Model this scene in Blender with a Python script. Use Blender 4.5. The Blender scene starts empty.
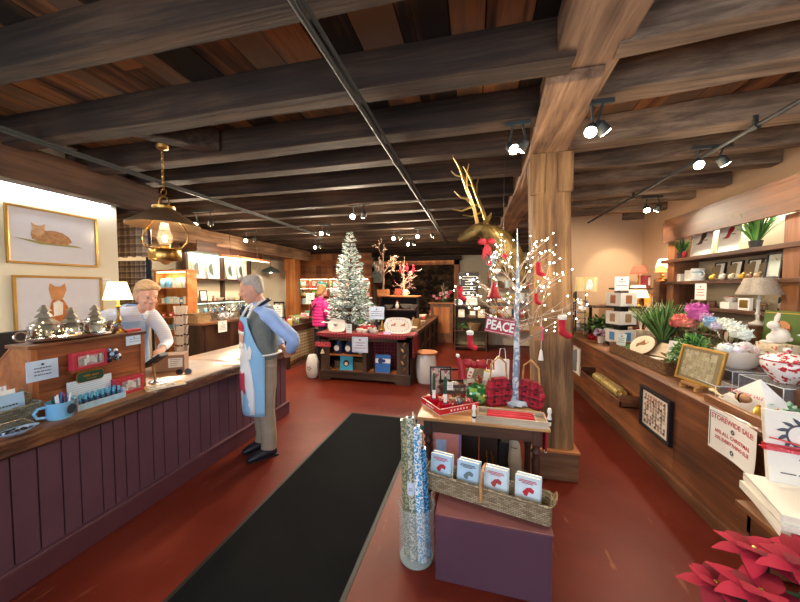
import bpy, bmesh, math, random
from mathutils import Vector, Matrix, Euler, noise
random.seed(11)
S = bpy.context.scene
COL = S.collection
PI = math.pi

# ---------------------------------------------------------------- camera
FPX = 315.0; YAW = math.radians(13.4); PIT = math.radians(2.4); EYE = 1.7
cam_d = bpy.data.cameras.new('camera'); cam = bpy.data.objects.new('camera', cam_d); COL.objects.link(cam)
cam_d.sensor_width = 36; cam_d.lens = 36*FPX/800; cam_d.clip_start = .05; cam_d.clip_end = 200
cam.location = (0, 0, EYE); cam.rotation_euler = (PI/2-PIT, 0, YAW)
S.camera = cam
S.view_settings.view_transform = 'Standard'; S.view_settings.look = 'None'
S.view_settings.gamma = 1; S.view_settings.use_curve_mapping = False
_F = Vector((-math.sin(YAW)*math.cos(PIT), math.cos(YAW)*math.cos(PIT), -math.sin(PIT)))
_R = Vector((math.cos(YAW), math.sin(YAW), 0)); _U = _R.cross(_F)
def at(u, v, x=None, y=None, z=None):
    """survey helper: where the sight line of a measured spot meets a real plane of the room"""
    d = _F + _R*((u-400)/FPX) + _U*((301-v)/FPX)
    t = x/d.x if x is not None else y/d.y if y is not None else (z-EYE)/d.z
    return Vector((d.x*t, d.y*t, EYE+d.z*t))

# ---------------------------------------------------------------- materials
MATS = {}
def _nt(name):
    m = bpy.data.materials.new(name); m.use_nodes = True
    return m, m.node_tree, m.node_tree.nodes['Principled BSDF']
def _coord(t, scale, kind='Object'):
    tc = t.nodes.new('ShaderNodeTexCoord'); mp = t.nodes.new('ShaderNodeMapping')
    mp.inputs['Scale'].default_value = scale; t.links.new(tc.outputs[kind], mp.inputs['Vector']); return mp
def _ramp(t, cols, pos=None):
    r = t.nodes.new('ShaderNodeValToRGB'); e = r.color_ramp.elements
    pos = pos or [i/(len(cols)-1) for i in range(len(cols))]
    while len(e) < len(cols): e.new(.5)
    for i, c in enumerate(cols): e[i].position = pos[i]; e[i].color = (*c, 1)
    return r
def srgb(h):
    if isinstance(h, str):
        h = h.lstrip('#'); c = [int(h[i:i+2], 16)/255 for i in (0, 2, 4)]
    else: c = h
    return tuple(x/12.92 if x <= .04045 else ((x+.055)/1.055)**2.4 for x in c)
def paint(h, rough=.5, metal=0, var=.12, scale=9, spec=.5, bump=0, coat=0):
    k = ('p', h, rough, metal, var, scale, bump, coat)
    if k in MATS: return MATS[k]
    m, t, b = _nt('paint'); c = srgb(h)
    n = t.nodes.new('ShaderNodeTexNoise'); n.inputs['Scale'].default_value = 1; n.inputs['Detail'].default_value = 4
    t.links.new(_coord(t, (scale,)*3).outputs[0], n.inputs['Vector'])
    r = _ramp(t, [tuple(x*(1-var) for x in c), tuple(min(1, x*(1+var)) for x in c)], [.3, .7])
    t.links.new(n.outputs[0], r.inputs[0]); t.links.new(r.outputs[0], b.inputs['Base Color'])
    b.inputs['Roughness'].default_value = rough; b.inputs['Metallic'].default_value = metal
    b.inputs['Specular IOR Level'].default_value = spec
    if coat: b.inputs['Coat Weight'].default_value = coat; b.inputs['Coat Roughness'].default_value = .12
    if bump:
        bp = t.nodes.new('ShaderNodeBump'); bp.inputs['Strength'].default_value = bump
        n2 = t.nodes.new('ShaderNodeTexNoise'); n2.inputs['Scale'].default_value = 60; n2.inputs['Detail'].default_value = 3
        t.links.new(_coord(t, (1, 1, 1)).outputs[0], n2.inputs['Vector'])
        t.links.new(n2.outputs[0], bp.inputs['Height']); t.links.new(bp.outputs[0], b.inputs['Normal'])
    MATS[k] = m; return m
def wood(cols, axis='y', fine=14, rough=.6, bump=.3, island=0, knots=True, stretch=14, coat=0):
    k = ('w', tuple(cols), axis, fine, rough, bump, island, coat)
    if k in MATS: return MATS[k]
    m, t, b = _nt('wood'); cc = [srgb(c) for c in cols]
    sc = {'x': (fine/stretch, fine, fine), 'y': (fine, fine/stretch, fine), 'z': (fine, fine, fine/stretch)}[axis]
    mp = _coord(t, sc)
    n = t.nodes.new('ShaderNodeTexNoise'); n.inputs['Scale'].default_value = 1; n.inputs['Detail'].default_value = 7
    n.inputs['Distortion'].default_value = .35; n.inputs['Roughness'].default_value = .68
    big = t.nodes.new('ShaderNodeTexNoise'); big.inputs['Scale'].default_value = 1.3; big.inputs['Detail'].default_value = 2
    t.links.new(_coord(t, (1, 1, 1)).outputs[0], big.inputs['Vector'])
    t.links.new(mp.outputs[0], n.inputs['Vector'])
    ad = t.nodes.new('ShaderNodeMath'); ad.operation = 'MULTIPLY_ADD'; ad.inputs[1].default_value = .6; ad.inputs[2].default_value = -.3
    t.links.new(big.outputs[0], ad.inputs[0])
    a2 = t.nodes.new('ShaderNodeMath'); a2.operation = 'ADD'; t.links.new(n.outputs[0], a2.inputs[0]); t.links.new(ad.outputs[0], a2.inputs[1])
    last = a2
    if island:
        g = t.nodes.new('ShaderNodeNewGeometry'); i1 = t.nodes.new('ShaderNodeMath'); i1.operation = 'MULTIPLY_ADD'
        i1.inputs[1].default_value = island; i1.inputs[2].default_value = -island/2
        t.links.new(g.outputs['Random Per Island'], i1.inputs[0])
        a3 = t.nodes.new('ShaderNodeMath'); a3.operation = 'ADD'; t.links.new(a2.outputs[0], a3.inputs[0]); t.links.new(i1.outputs[0], a3.inputs[1]); last = a3
    n_ = len(cc); r = _ramp(t, cc, [.3+.4*i/(n_-1) for i in range(n_)])
    t.links.new(last.outputs[0], r.inputs[0]); t.links.new(r.outputs[0], b.inputs['Base Color'])
    b.inputs['Roughness'].default_value = rough
    if coat: b.inputs['Coat Weight'].default_value = coat; b.inputs['Coat Roughness'].default_value = .15
    bp = t.nodes.new('ShaderNodeBump'); bp.inputs['Strength'].default_value = bump; bp.inputs['Distance'].default_value = .02
    t.links.new(n.outputs[0], bp.inputs['Height']); t.links.new(bp.outputs[0], b.inputs['Normal'])
    MATS[k] = m; return m
def multi(cols, rough=.5, metal=0, speck=None):
    """every loose piece of the mesh takes one of the given colours"""
    k = ('m', tuple(cols), rough, metal)
    if k in MATS: return MATS[k]
    m, t, b = _nt('mixed'); cc = [srgb(c) for c in cols]
    g = t.nodes.new('ShaderNodeNewGeometry'); r = _ramp(t, cc, [i/len(cc) for i in range(len(cc))]); r.color_ramp.interpolation = 'CONSTANT'
    t.links.new(g.outputs['Random Per Island'], r.inputs[0]); t.links.new(r.outputs[0], b.inputs['Base Color'])
    b.inputs['Roughness'].default_value = rough; b.inputs['Metallic'].default_value = metal
    MATS[k] = m; return m
def glow(h, strength):
    k = ('g', h, strength)
    if k in MATS: return MATS[k]
    m, t, b = _nt('glow'); c = srgb(h); b.inputs['Base Color'].default_value = (*c, 1)
    b.inputs['Emission Color'].default_value = (*c, 1); b.inputs['Emission Strength'].default_value = strength
    MATS[k] = m; return m
def glass(h='#ffffff', rough=.02, alpha=.16, tint=1):
    k = ('gl', h, rough, alpha)
    if k in MATS: return MATS[k]
    m, t, b = _nt('glass'); b.inputs['Base Color'].default_value = (*srgb(h), 1); b.inputs['Roughness'].default_value = rough
    b.inputs['Alpha'].default_value = alpha; b.inputs['Specular IOR Level'].default_value = .8
    MATS[k] = m; return m
def plaid(base, dark, light, n=9, axes=('x', 'z'), rough=.9):
    k = ('pl', base, dark, light, n, axes)
    if k in MATS: return MATS[k]
    m, t, b = _nt('plaid')
    tc = t.nodes.new('ShaderNodeTexCoord'); sp = t.nodes.new('ShaderNodeSeparateXYZ'); t.links.new(tc.outputs['Object'], sp.inputs[0])
    col = None
    def band(ax, freq, duty, off):
        mu = t.nodes.new('ShaderNodeMath'); mu.operation = 'MULTIPLY_ADD'; mu.inputs[1].default_value = freq; mu.inputs[2].default_value = off+50
        t.links.new(sp.outputs[ax.upper()], mu.inputs[0]); fr = t.nodes.new('ShaderNodeMath'); fr.operation = 'FRACT'; t.links.new(mu.outputs[0], fr.inputs[0])
        lt = t.nodes.new('ShaderNodeMath'); lt.operation = 'LESS_THAN'; lt.inputs[1].default_value = duty; t.links.new(fr.outputs[0], lt.inputs[0])
        m2 = t.nodes.new('ShaderNodeMath'); m2.operation = 'MULTIPLY'; m2.inputs[1].default_value = .6; t.links.new(lt.outputs[0], m2.inputs[0]); return m2
    prev = None
    for ax in axes:
        for c, duty, off, fm in ((dark, .34, 0, 1), (light, .1, .6, 1)):
            bd = band(ax, n*fm, duty, off); mx = t.nodes.new('ShaderNodeMix'); mx.data_type = 'RGBA'
            t.links.new(bd.outputs[0], mx.inputs[0])
            if prev is None: mx.inputs[6].default_value = (*srgb(base), 1)
            else: t.links.new(prev.outputs[2], mx.inputs[6])
            mx.inputs[7].default_value = (*srgb(c), 1); prev = mx
    t.links.new(prev.outputs[2], b.inputs['Base Color']); b.inputs['Roughness'].default_value = rough
    MATS[k] = m; return m
def blotch(base, spot, scale=20, th=.55, rough=.4, metal=0, bump=0):
    k = ('b', base, spot, scale, th)
    if k in MATS: return MATS[k]
    m, t, b = _nt('patterned'); n = t.nodes.new('ShaderNodeTexNoise'); n.inputs['Scale'].default_value = scale; n.inputs['Detail'].default_value = 2
    t.links.new(_coord(t, (1, 1, 1)).outputs[0], n.inputs['Vector'])
    r = _ramp(t, [srgb(base), srgb(spot)], [th-.015, th+.015]); t.links.new(n.outputs[0], r.inputs[0]); t.links.new(r.outputs[0], b.inputs['Base Color'])
    b.inputs['Roughness'].default_value = rough; b.inputs['Metallic'].default_value = metal
    MATS[k] = m; return m
def wicker(c1, c2, scale=60):
    k = ('wk', c1, c2, scale)
    if k in MATS: return MATS[k]
    m, t, b = _nt('wicker'); w = t.nodes.new('ShaderNodeTexBrick'); w.inputs['Scale'].default_value = 1
    w.inputs['Color1'].default_value = (*srgb(c1), 1); w.inputs['Color2'].default_value = (*srgb(c2), 1); w.inputs['Mortar'].default_value = (*[x*.35 for x in srgb(c2)], 1)
    w.inputs['Mortar Size'].default_value = .05; w.inputs['Brick Width'].default_value = 1.3; w.inputs['Row Height'].default_value = .5
    tc = t.nodes.new('ShaderNodeTexCoord'); sp = t.nodes.new('ShaderNodeSeparateXYZ'); t.links.new(tc.outputs['Object'], sp.inputs[0])
    ad = t.nodes.new('ShaderNodeMath'); t.links.new(sp.outputs['X'], ad.inputs[0]); t.links.new(sp.outputs['Y'], ad.inputs[1])
    cb = t.nodes.new('ShaderNodeCombineXYZ'); t.links.new(ad.outputs[0], cb.inputs['X']); t.links.new(sp.outputs['Z'], cb.inputs['Y'])
    vm = t.nodes.new('ShaderNodeVectorMath'); vm.operation = 'SCALE'; vm.inputs['Scale'].default_value = scale; t.links.new(cb.outputs[0], vm.inputs[0])
    t.links.new(vm.outputs[0], w.inputs['Vector']); t.links.new(w.outputs['Color'], b.inputs['Base Color']); b.inputs['Roughness'].default_value = .7
    bp = t.nodes.new('ShaderNodeBump'); bp.inputs['Strength'].default_value = .6; bp.inputs['Distance'].default_value = .01
    t.links.new(w.outputs['Color'], bp.inputs['Height']); t.links.new(bp.outputs[0], b.inputs['Normal'])
    MATS[k] = m; return m

# ---------------------------------------------------------------- mesh builder
class MB:
    def __init__(s): s.v = []; s.f = []; s.mi = []; s.cur = 0; s.T = Matrix.Identity(4)
    def add(s, vs, fs):
        n = len(s.v); s.v += [tuple(s.T @ Vector(p)) for p in vs]
        s.f += [tuple(i+n for i in f) for f in fs]; s.mi += [s.cur]*len(fs); return s
    def tf(s, loc=(0, 0, 0), rot=(0, 0, 0), sc=(1, 1, 1)):
        s.T = Matrix.LocRotScale(Vector(loc), Euler(rot), Vector(sc)); return s
    def bb(s, x0, x1, y0, y1, z0, z1):
        return s.add([(x0,y0,z0),(x1,y0,z0),(x1,y1,z0),(x0,y1,z0),(x0,y0,z1),(x1,y0,z1),(x1,y1,z1),(x0,y1,z1)],
                     [(0,3,2,1),(4,5,6,7),(0,1,5,4),(1,2,6,5),(2,3,7,6),(3,0,4,7)])
    def box(s, c, d): return s.bb(c[0]-d[0]/2, c[0]+d[0]/2, c[1]-d[1]/2, c[1]+d[1]/2, c[2]-d[2]/2, c[2]+d[2]/2)
    def tube(s, pts, r, n=8, cap=True):
        pts = [Vector(p) for p in pts]; rs = r if isinstance(r, (list, tuple)) else [r]*len(pts)
        vs = []; fs = []; up = None
        for i, p in enumerate(pts):
            d = (pts[min(i+1, len(pts)-1)]-pts[max(i-1, 0)]).normalized()
            if up is None: up = Vector((0, 0, 1)) if abs(d.z) < .9 else Vector((1, 0, 0))
            a = d.cross(up)
            if a.length < 1e-5: a = d.cross(Vector((1, .3, 0)))
            a.normalize(); b = a.cross(d).normalized(); up = b
            for k in range(n):
                t = 2*PI*k/n; vs.append(p+(a*math.cos(t)+b*math.sin(t))*rs[i])
        for i in range(len(pts)-1):
            for k in range(n): k2 = (k+1) % n; fs.append((i*n+k, i*n+k2, (i+1)*n+k2, (i+1)*n+k))
        if cap: fs.append(tuple(range(n))[::-1]); fs.append(tuple((len(pts)-1)*n+k for k in range(n)))
        return s.add(vs, fs)
    def ring(s, c, R, r, n=24, m=6, ax='z', e=1):
        vs = []; fs = []
        for i in range(n):
            t = 2*PI*i/n
            for j in range(m):
                q = 2*PI*j/m; rr = R+r*math.cos(q); p = (rr*math.cos(t), rr*math.sin(t)*e, r*math.sin(q))
                if ax == 'y': p = (p[0], p[2], p[1])
                elif ax == 'x': p = (p[2], p[0], p[1])
                vs.append((c[0]+p[0], c[1]+p[1], c[2]+p[2]))
        for i in range(n):
            for j in range(m): fs.append((i*m+j, ((i+1) % n)*m+j, ((i+1) % n)*m+(j+1) % m, i*m+(j+1) % m))
        return s.add(vs, fs)
    def lathe(s, prof, c=(0, 0, 0), n=20, e=1):
        vs = []; fs = []
        for r, z in prof:
            for k in range(n): t = 2*PI*k/n; vs.append((c[0]+r*math.cos(t), c[1]+r*math.sin(t)*e, c[2]+z))
        for i in range(len(prof)-1):
            for k in range(n): k2 = (k+1) % n; fs.append((i*n+k, i*n+k2, (i+1)*n+k2, (i+1)*n+k))
        if prof[0][0] > 1e-4: fs.append(tuple(range(n))[::-1])
        if prof[-1][0] > 1e-4: fs.append(tuple((len(prof)-1)*n+k for k in range(n)))
        return s.add(vs, fs)
    def loft(s, rings, cap=True):
        n = len(rings[0]); vs = [p for r in rings for p in r]; fs = []
        for i in range(len(rings)-1):
            for k in range(n): k2 = (k+1) % n; fs.append((i*n+k, i*n+k2, (i+1)*n+k2, (i+1)*n+k))
        if cap: fs.append(tuple(range(n))[::-1]); fs.append(tuple((len(rings)-1)*n+k for k in range(n)))
        return s.add(vs, fs)
    def ell(s, c, r, n=12, m=8, nz=0, seed=0):
        vs = [(c[0], c[1], c[2]-r[2])]; fs = []
        for i in range(1, m):
            ph = -PI/2+PI*i/m
            for k in range(n):
                t = 2*PI*k/n; d = Vector((math.cos(ph)*math.cos(t), math.cos(ph)*math.sin(t), math.sin(ph)))
                q = 1+(nz*noise.noise(d*2.3+Vector((seed, seed*.7, 0))) if nz else 0)
                vs.append((c[0]+d.x*r[0]*q, c[1]+d.y*r[1]*q, c[2]+d.z*r[2]*q))
        vs.append((c[0], c[1], c[2]+r[2])); L = len(vs)-1
        for k in range(n): fs.append((0, 1+(k+1) % n, 1+k))
        for i in range(m-2):
            for k in range(n): a = 1+i*n+k; b = 1+i*n+(k+1) % n; fs.append((a, b, b+n, a+n))
        for k in range(n): fs.append((L, 1+(m-2)*n+k, 1+(m-2)*n+(k+1) % n))
        return s.add(vs, fs)
    def prism(s, poly, y0, y1):
        """outline in x,z pushed from y0 to y1"""
        n = len(poly); vs = [(p[0], y0, p[1]) for p in poly]+[(p[0], y1, p[1]) for p in poly]
        return s.add(vs, [tuple(range(n)), tuple(range(2*n-1, n-1, -1))]+[(i, i+n, (i+1) % n+n, (i+1) % n) for i in range(n)])
    def leaf(s, p, d, L, w, bend=.3, seg=4, up=(0, 0, 1), th=.0015):
        p = Vector(p); d = Vector(d).normalized(); up = Vector(up); sd = d.cross(up)
        if sd.length < 1e-3: sd = Vector((1, 0, 0))
        sd.normalize(); vs = []; fs = []
        for i in range(seg+1):
            t = i/seg; c = p+d*L*t+Vector((0, 0, -1))*bend*L*t*t; ww = w*math.sin(PI*min(.98, .12+.88*t))*.5+.0004
            nn = sd.cross(d)*th
            vs += [c-sd*ww, c+nn*2, c+sd*ww, c-nn]
        for i in range(seg):
            for k in range(4): k2 = (k+1) % 4; fs.append((i*4+k, i*4+k2, i*4+4+k2, i*4+4+k))
        return s.add(vs, fs)
    def text(s, txt, size, loc, rot=(PI/2, 0, 0), th=.0012, align='CENTER', sx=1, bold=.0):
        cu = bpy.data.curves.new('t', 'FONT'); cu.body = txt; cu.size = size; cu.align_x = align; cu.align_y = 'CENTER'; cu.extrude = th/2; cu.resolution_u = 2; cu.offset = bold
        o = bpy.data.objects.new('t', cu); COL.objects.link(o); bpy.context.view_layer.update()
        me = bpy.data.meshes.new_from_object(o.evaluated_get(bpy.context.evaluated_depsgraph_get()))
        M = Matrix.LocRotScale(Vector(loc), Euler(rot), Vector((sx, 1, 1)))
        s.add([M @ v.co for v in me.vertices], [tuple(p.vertices) for p in me.polygons])
        bpy.data.objects.remove(o); bpy.data.curves.remove(cu); bpy.data.meshes.remove(me); return s
def build(name, mb, mats, parent=None, smooth=False, bevel=0, loc=None, rz=0, label=None, sub=0):
    me = bpy.data.meshes.new(name); me.from_pydata(mb.v, [], mb.f)
    mats = mats if isinstance(mats, (list, tuple)) else [mats]
    for m in mats: me.materials.append(m)
    if len(mats) > 1:
        for p, i in zip(me.polygons, mb.mi): p.material_index = i
    bm = bmesh.new(); bm.from_mesh(me); bmesh.ops.recalc_face_normals(bm, faces=bm.faces); bm.to_mesh(me); bm.free()
    if smooth:
        for p in me.polygons: p.use_smooth = True
        if smooth != 'all': me.set_sharp_from_angle(angle=math.radians(42))
    o = bpy.data.objects.new(name, me); COL.objects.link(o)
    if parent: o.parent = parent
    if loc is not None: o.location = loc
    o.rotation_euler.z = rz
    if bevel:
        b = o.modifiers.new('bevel', 'BEVEL'); b.width = bevel; b.segments = 2; b.limit_method = 'ANGLE'; b.angle_limit = .7
    if sub:
        q = o.modifiers.new('sub', 'SUBSURF'); q.levels = q.render_levels = sub
    if label: o['label'] = label
    return o
def thing(name, label, cat, loc=(0, 0, 0), rz=0, group=None, tilt=0, roll=0):
    o = bpy.data.objects.new(name, None); COL.objects.link(o); o.location = loc; o.rotation_euler = (tilt, roll, rz); o.empty_display_size = .1
    o['label'] = label; o['category'] = cat
    if group: o['group'] = group
    return o
def tag(o, label, cat, group=None, kind=None):
    o['label'] = label; o['category'] = cat
    if group: o['group'] = group
    if kind: o['kind'] = kind
    return o
def struct(name, mb, m, **k):
    o = build(name, mb, m, **k); o['kind'] = 'structure'; return o
def dup(root, loc, rz=None, label=None, group=None, sc=None):
    r = root.copy(); COL.objects.link(r); r.location = loc
    if rz is not None: r.rotation_euler.z = rz
    if label: r['label'] = label
    if group: r['group'] = group
    if sc: r.scale = (sc,)*3 if not isinstance(sc, tuple) else sc
    for ch in list(root.children):
        c = ch.copy(); COL.objects.link(c); c.parent = r
        for g in list(ch.children):
            d = g.copy(); COL.objects.link(d); d.parent = c
    return r
ORD = ['first', 'second', 'third', 'fourth', 'fifth', 'sixth', 'seventh', 'eighth', 'ninth', 'tenth', 'eleventh', 'twelfth', 'thirteenth', 'fourteenth', 'fifteenth', 'sixteenth']
def rod(name, label, cat, *a, **k): pass
def lerp(a, b, t): return a+(b-a)*t
# ================================================================= THE SETTING
W_DARK = ['#2a1c13', '#4a3323', '#6b4e38']
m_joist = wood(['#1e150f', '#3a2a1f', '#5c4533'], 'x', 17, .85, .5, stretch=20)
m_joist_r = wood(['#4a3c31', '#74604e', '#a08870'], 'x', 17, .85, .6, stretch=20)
m_beam = wood(['#553f2f', '#8a6b52', '#b29274'], 'y', 16, .8, .6)
m_post = wood(['#4a3220', '#80603f', '#ab8558'], 'z', 16, .8, .6)
m_plank = wood(['#1c130d', '#5e3a22', '#96633c', '#6f5642'], 'y', 8, .8, .35, island=.6)
m_cream = paint('#e3d9bf', .8, var=.04, scale=2)
m_beige = paint('#bfa183', .85, var=.05, scale=1.5)
m_dkwood = wood(['#24140c', '#40251a', '#5b3826'], 'z', 12, .5, .2)
m_dkwood_y = wood(['#24140c', '#40251a', '#5b3826'], 'y', 12, .5, .2)
m_dkwood_x = wood(['#2a1810', '#472b1d', '#64402c'], 'x', 12, .5, .2)
m_ctr_r = wood(['#3d2011', '#5f361d', '#80502d'], 'y', 11, .5, .2, coat=.1)
m_ctr_top = wood(['#4f2d18', '#774a2b', '#9a6b42'], 'y', 10, .45, .2, coat=.2)
m_orange = wood(['#8a4a20', '#b56d35', '#cf8d50'], 'z', 7, .5, .2)
m_orange_x = wood(['#7c4420', '#a96633', '#c4854c'], 'x', 7, .5, .2)
m_shelf = wood(['#4a2c1b', '#6e452b', '#8c5d3c'], 'y', 8, .55, .25)

# floor: worn dark red floor paint
def floor_mat():
    m, t, b = _nt('floor_paint')
    n = t.nodes.new('ShaderNodeTexNoise'); n.inputs['Scale'].default_value = 1.1; n.inputs['Detail'].default_value = 6
    t.links.new(_coord(t, (1, 1, 1)).outputs[0], n.inputs['Vector'])
    r = _ramp(t, [srgb('#511b12'), srgb('#682619'), srgb('#763325')], [.3, .55, .8]); t.links.new(n.outputs[0], r.inputs[0])
    n2 = t.nodes.new('ShaderNodeTexNoise'); n2.inputs['Scale'].default_value = 1; n2.inputs['Detail'].default_value = 8
    t.links.new(_coord(t, (14, 3, 1)).outputs[0], n2.inputs['Vector'])
    r2 = _ramp(t, [(0, 0, 0), (1, 1, 1)], [.66, .8]); t.links.new(n2.outputs[0], r2.inputs[0])
    mx = t.nodes.new('ShaderNodeMix'); mx.data_type = 'RGBA'; t.links.new(r2.outputs[0], mx.inputs[0])
    t.links.new(r.outputs[0], mx.inputs[6]); mx.inputs[7].default_value = (*srgb('#93573b'), 1)
    t.links.new(mx.outputs[2], b.inputs['Base Color'])
    b.inputs['Roughness'].default_value = .42; b.inputs['Specular IOR Level'].default_value = .14
    bp = t.nodes.new('ShaderNodeBump'); bp.inputs['Strength'].default_value = .12; bp.inputs['Distance'].default_value = .02
    n3 = t.nodes.new('ShaderNodeTexNoise'); n3.inputs['Scale'].default_value = 5; n3.inputs['Detail'].default_value = 5
    t.links.new(_coord(t, (1, 1, 1)).outputs[0], n3.inputs['Vector'])
    t.links.new(n3.outputs[0], bp.inputs['Height']); t.links.new(bp.outputs[0], b.inputs['Normal'])
    return m
XL, XF, XR, Y0, Y1, ZC = -4.2, -6.4, 2.9, -1.6, 12.4, 3.12
struct('floor', MB().bb(XF-.1, XR+.1, Y0-.1, Y1+.1, -.1, 0), floor_mat())
mb = MB(); x = XF
while x < XR:                       # ceiling boards run front to back, butt-jointed
    w = random.uniform(.16, .27); y = Y0-random.random()
    while y < Y1:
        L = random.uniform(1.8, 4.2); mb.bb(x, min(x+w-.008, XR+.1), y, y+L-.006, ZC+random.uniform(0, .012), ZC+.04); y += L
    x += w
struct('ceiling', mb, m_plank)
struct('ceiling_backing', MB().bb(XF-.1, XR+.1, Y0-.1, Y1+.1, ZC+.045, ZC+.12), paint('#1a120c', .9))
struct('wall_left', MB().bb(XL-.1, XL, Y0, 2.93, 0, ZC), m_cream)
struct('wall_left_return', MB().bb(XF, XL-.1, 2.83, 2.93, 0, ZC), m_cream)
struct('wall_left_far', MB().bb(XF-.1, XF, 2.9, Y1, 0, ZC), m_cream)
struct('wall_back', MB().bb(XF, XR+.1, Y1, Y1+.1, 0, ZC), m_cream)
struct('wall_right', MB().bb(XR, XR+.1, Y0, Y1, 0, ZC), m_beige)
struct('wall_partition', MB().bb(1.5, XR, 6.5, 6.6, 0, ZC), m_beige)
# front wall behind the viewer with a wide shop window
mb = MB(); mb.bb(XL, XR, Y0-.1, Y0, 0, .8); mb.bb(XL, XR, Y0-.1, Y0, 2.5, ZC)
for a, b in ((XL, -3.4), (-.5, .1), (2.4, XR)): mb.bb(a, b, Y0-.1, Y0, .8, 2.5)
struct('wall_front', mb, m_cream)
for i, (a, b) in enumerate(((-3.4, -.5), (.1, 2.4))):
    mb = MB(); 
    for xx in (a, (a+b)/2, b): mb.bb(xx-.03, xx+.03, Y0-.07, Y0-.02, .8, 2.5)
    for zz in (.83, 1.65, 2.47): mb.bb(a, b, Y0-.07, Y0-.02, zz-.03, zz+.03)
    w_ = struct('window_%d' % (i+1), mb, paint('#e8e4da', .5))
# joists of the left bay (straight across), of the right bay (running slightly askew)
def timber(x0, y0, x1, y1, w, z0, z1, seed=0, n=10):
    """hewn timber from (x0,y0) to (x1,y1): slightly wavy loft with soft arrises"""
    rings = []; d = Vector((x1-x0, y1-y0, 0)).normalized(); s = Vector((-d.y, d.x, 0))
    for i in range(n+1):
        t = i/n; c = Vector((lerp(x0, x1, t), lerp(y0, y1, t), 0))
        j = lambda k: .012*noise.noise(Vector((t*5+seed*3.1, k*1.7, seed)))
        h = w/2; e = .008; zz0 = z0+j(1); zz1 = z1
        pr = [(-h+e+j(2), zz0), (h-e+j(3), zz0), (h+j(3), zz0+e), (h+j(4), zz1), (-h+j(5), zz1), (-h+j(2), zz0+e)]
        rings.append([c+s*a+Vector((0, 0, b)) for a, b in pr])
    return rings
left_y = [-1.1, -.55, .02, .64, 1.3, 1.93, 2.52, 3.03, 3.62, 4.35, 5.0, 5.68, 6.38, 7.05, 7.75, 8.4, 9.1, 9.8, 10.5, 11.2, 11.9]
k = 0
for i, y in enumerate(left_y):
    x0 = XL if y < 2.8 else XF; k += 1
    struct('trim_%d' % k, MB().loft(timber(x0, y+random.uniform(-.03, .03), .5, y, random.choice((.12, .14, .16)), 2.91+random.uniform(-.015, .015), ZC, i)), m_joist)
right_y = [-1.2, -.6, .0, .62, 1.25, 1.88, 2.36, 3.08, 3.64, 4.22, 4.85, 5.45, 6.1, 6.8, 7.5, 8.2, 8.9, 9.6, 10.3, 11.0, 11.7]
for i, y in enumerate(right_y):
    k += 1
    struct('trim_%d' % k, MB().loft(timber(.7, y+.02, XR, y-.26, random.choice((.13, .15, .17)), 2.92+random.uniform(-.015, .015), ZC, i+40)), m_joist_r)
k += 1; struct('trim_%d' % k, MB().loft(timber(.46, Y0, .62, 3.05, .34, 2.93, 3.11, 91)), m_beam)       # main beam
k += 1; struct('trim_%d' % k, MB().loft(timber(.62, 3.0, .62, Y1, .32, 2.88, 3.11, 92)), m_beam)
# bolster under the main beam at the post, planed underside with sloping near end
def profile_bar(pts, x0, x1, skew=0):
    m = MB(); n = len(pts); ym = min(p[0] for p in pts)
    vs = [(x0+skew*(p[0]-ym), p[0], p[1]) for p in pts]+[(x1+skew*(p[0]-ym), p[0], p[1]) for p in pts]
    return m.add(vs, [tuple(range(n)), tuple(range(2*n-1, n-1, -1))]+[(i, i+n, (i+1) % n+n, (i+1) % n) for i in range(n)])
k += 1; struct('trim_%d' % k, profile_bar([(2.0, 2.93), (2.04, 2.885), (2.5, 2.865), (3.9, 2.85), (4.15, 2.9), (4.15, 2.93)], .39, .69, .06), m_beam, bevel=.01)
# dark plate beam over the left wall, and beam on the far left post line
k += 1; struct('trim_%d' % k, MB().loft(timber(-2.72, 1.95, -2.3, 2.47, .16, 2.93, ZC, 97)), m_joist)
k += 1; struct('trim_%d' % k, MB().loft(timber(-3.98, Y0, -3.98, 3.2, .2, 2.64, 2.95, 93)), wood(['#25170f', '#4a2f20', '#6a4831'], 'y', 9, .7, .4), smooth=True)
k += 1; struct('trim_%d' % k, MB().loft(timber(-3.98, 3.2, -6.3, 3.3, .24, 2.62, 2.92, 94)), m_joist, smooth=True)
k += 1; struct('trim_%d' % k, MB().loft(timber(-5.72, 3.3, -5.6, 9.75, .32, 2.6, 2.92, 95)), m_beam, smooth=True)
struct('baseboard_left', MB().bb(XL, XL+.02, Y0, 2.9, 0, .12), m_dkwood)
# stone hearth wall recess with wooden surround
m_stone = blotch('#2a1e16', '#57432f', 7, .52, .9)
mb = MB(); random.seed(5)
for r in range(13):
    x = -3.6
    while x < -.7:
        w = random.uniform(.18, .42); mb.tf((x+w/2, 12.32, r*.2+.1)); mb.ell((0, 0, 0), (w/2*.98, .08+random.random()*.05, .1), 8, 6, .35, r+x); x += w
mb.T = Matrix.Identity(4)
mb.bb(-3.7, -.66, 12.38, 12.4, 0, 2.6)
struct('wall_stone', mb, wood(['#1f1712', '#3c2c20', '#6a523c'], 'x', 5, .9, .4, island=.5, stretch=1.5))
struct('trim_90', MB().bb(-3.85, -3.68, 12.1, 12.3, 0, 2.75).bb(-.78, -.6, 12.1, 12.3, 0, 2.75).bb(-3.85, -.6, 12.1, 12.3, 2.58, 2.75), m_orange)
struct('trim_91', MB().bb(-3.9, -.5, 12.0, 12.36, 2.76, 2.9), paint('#3a291d', .7))

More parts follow.
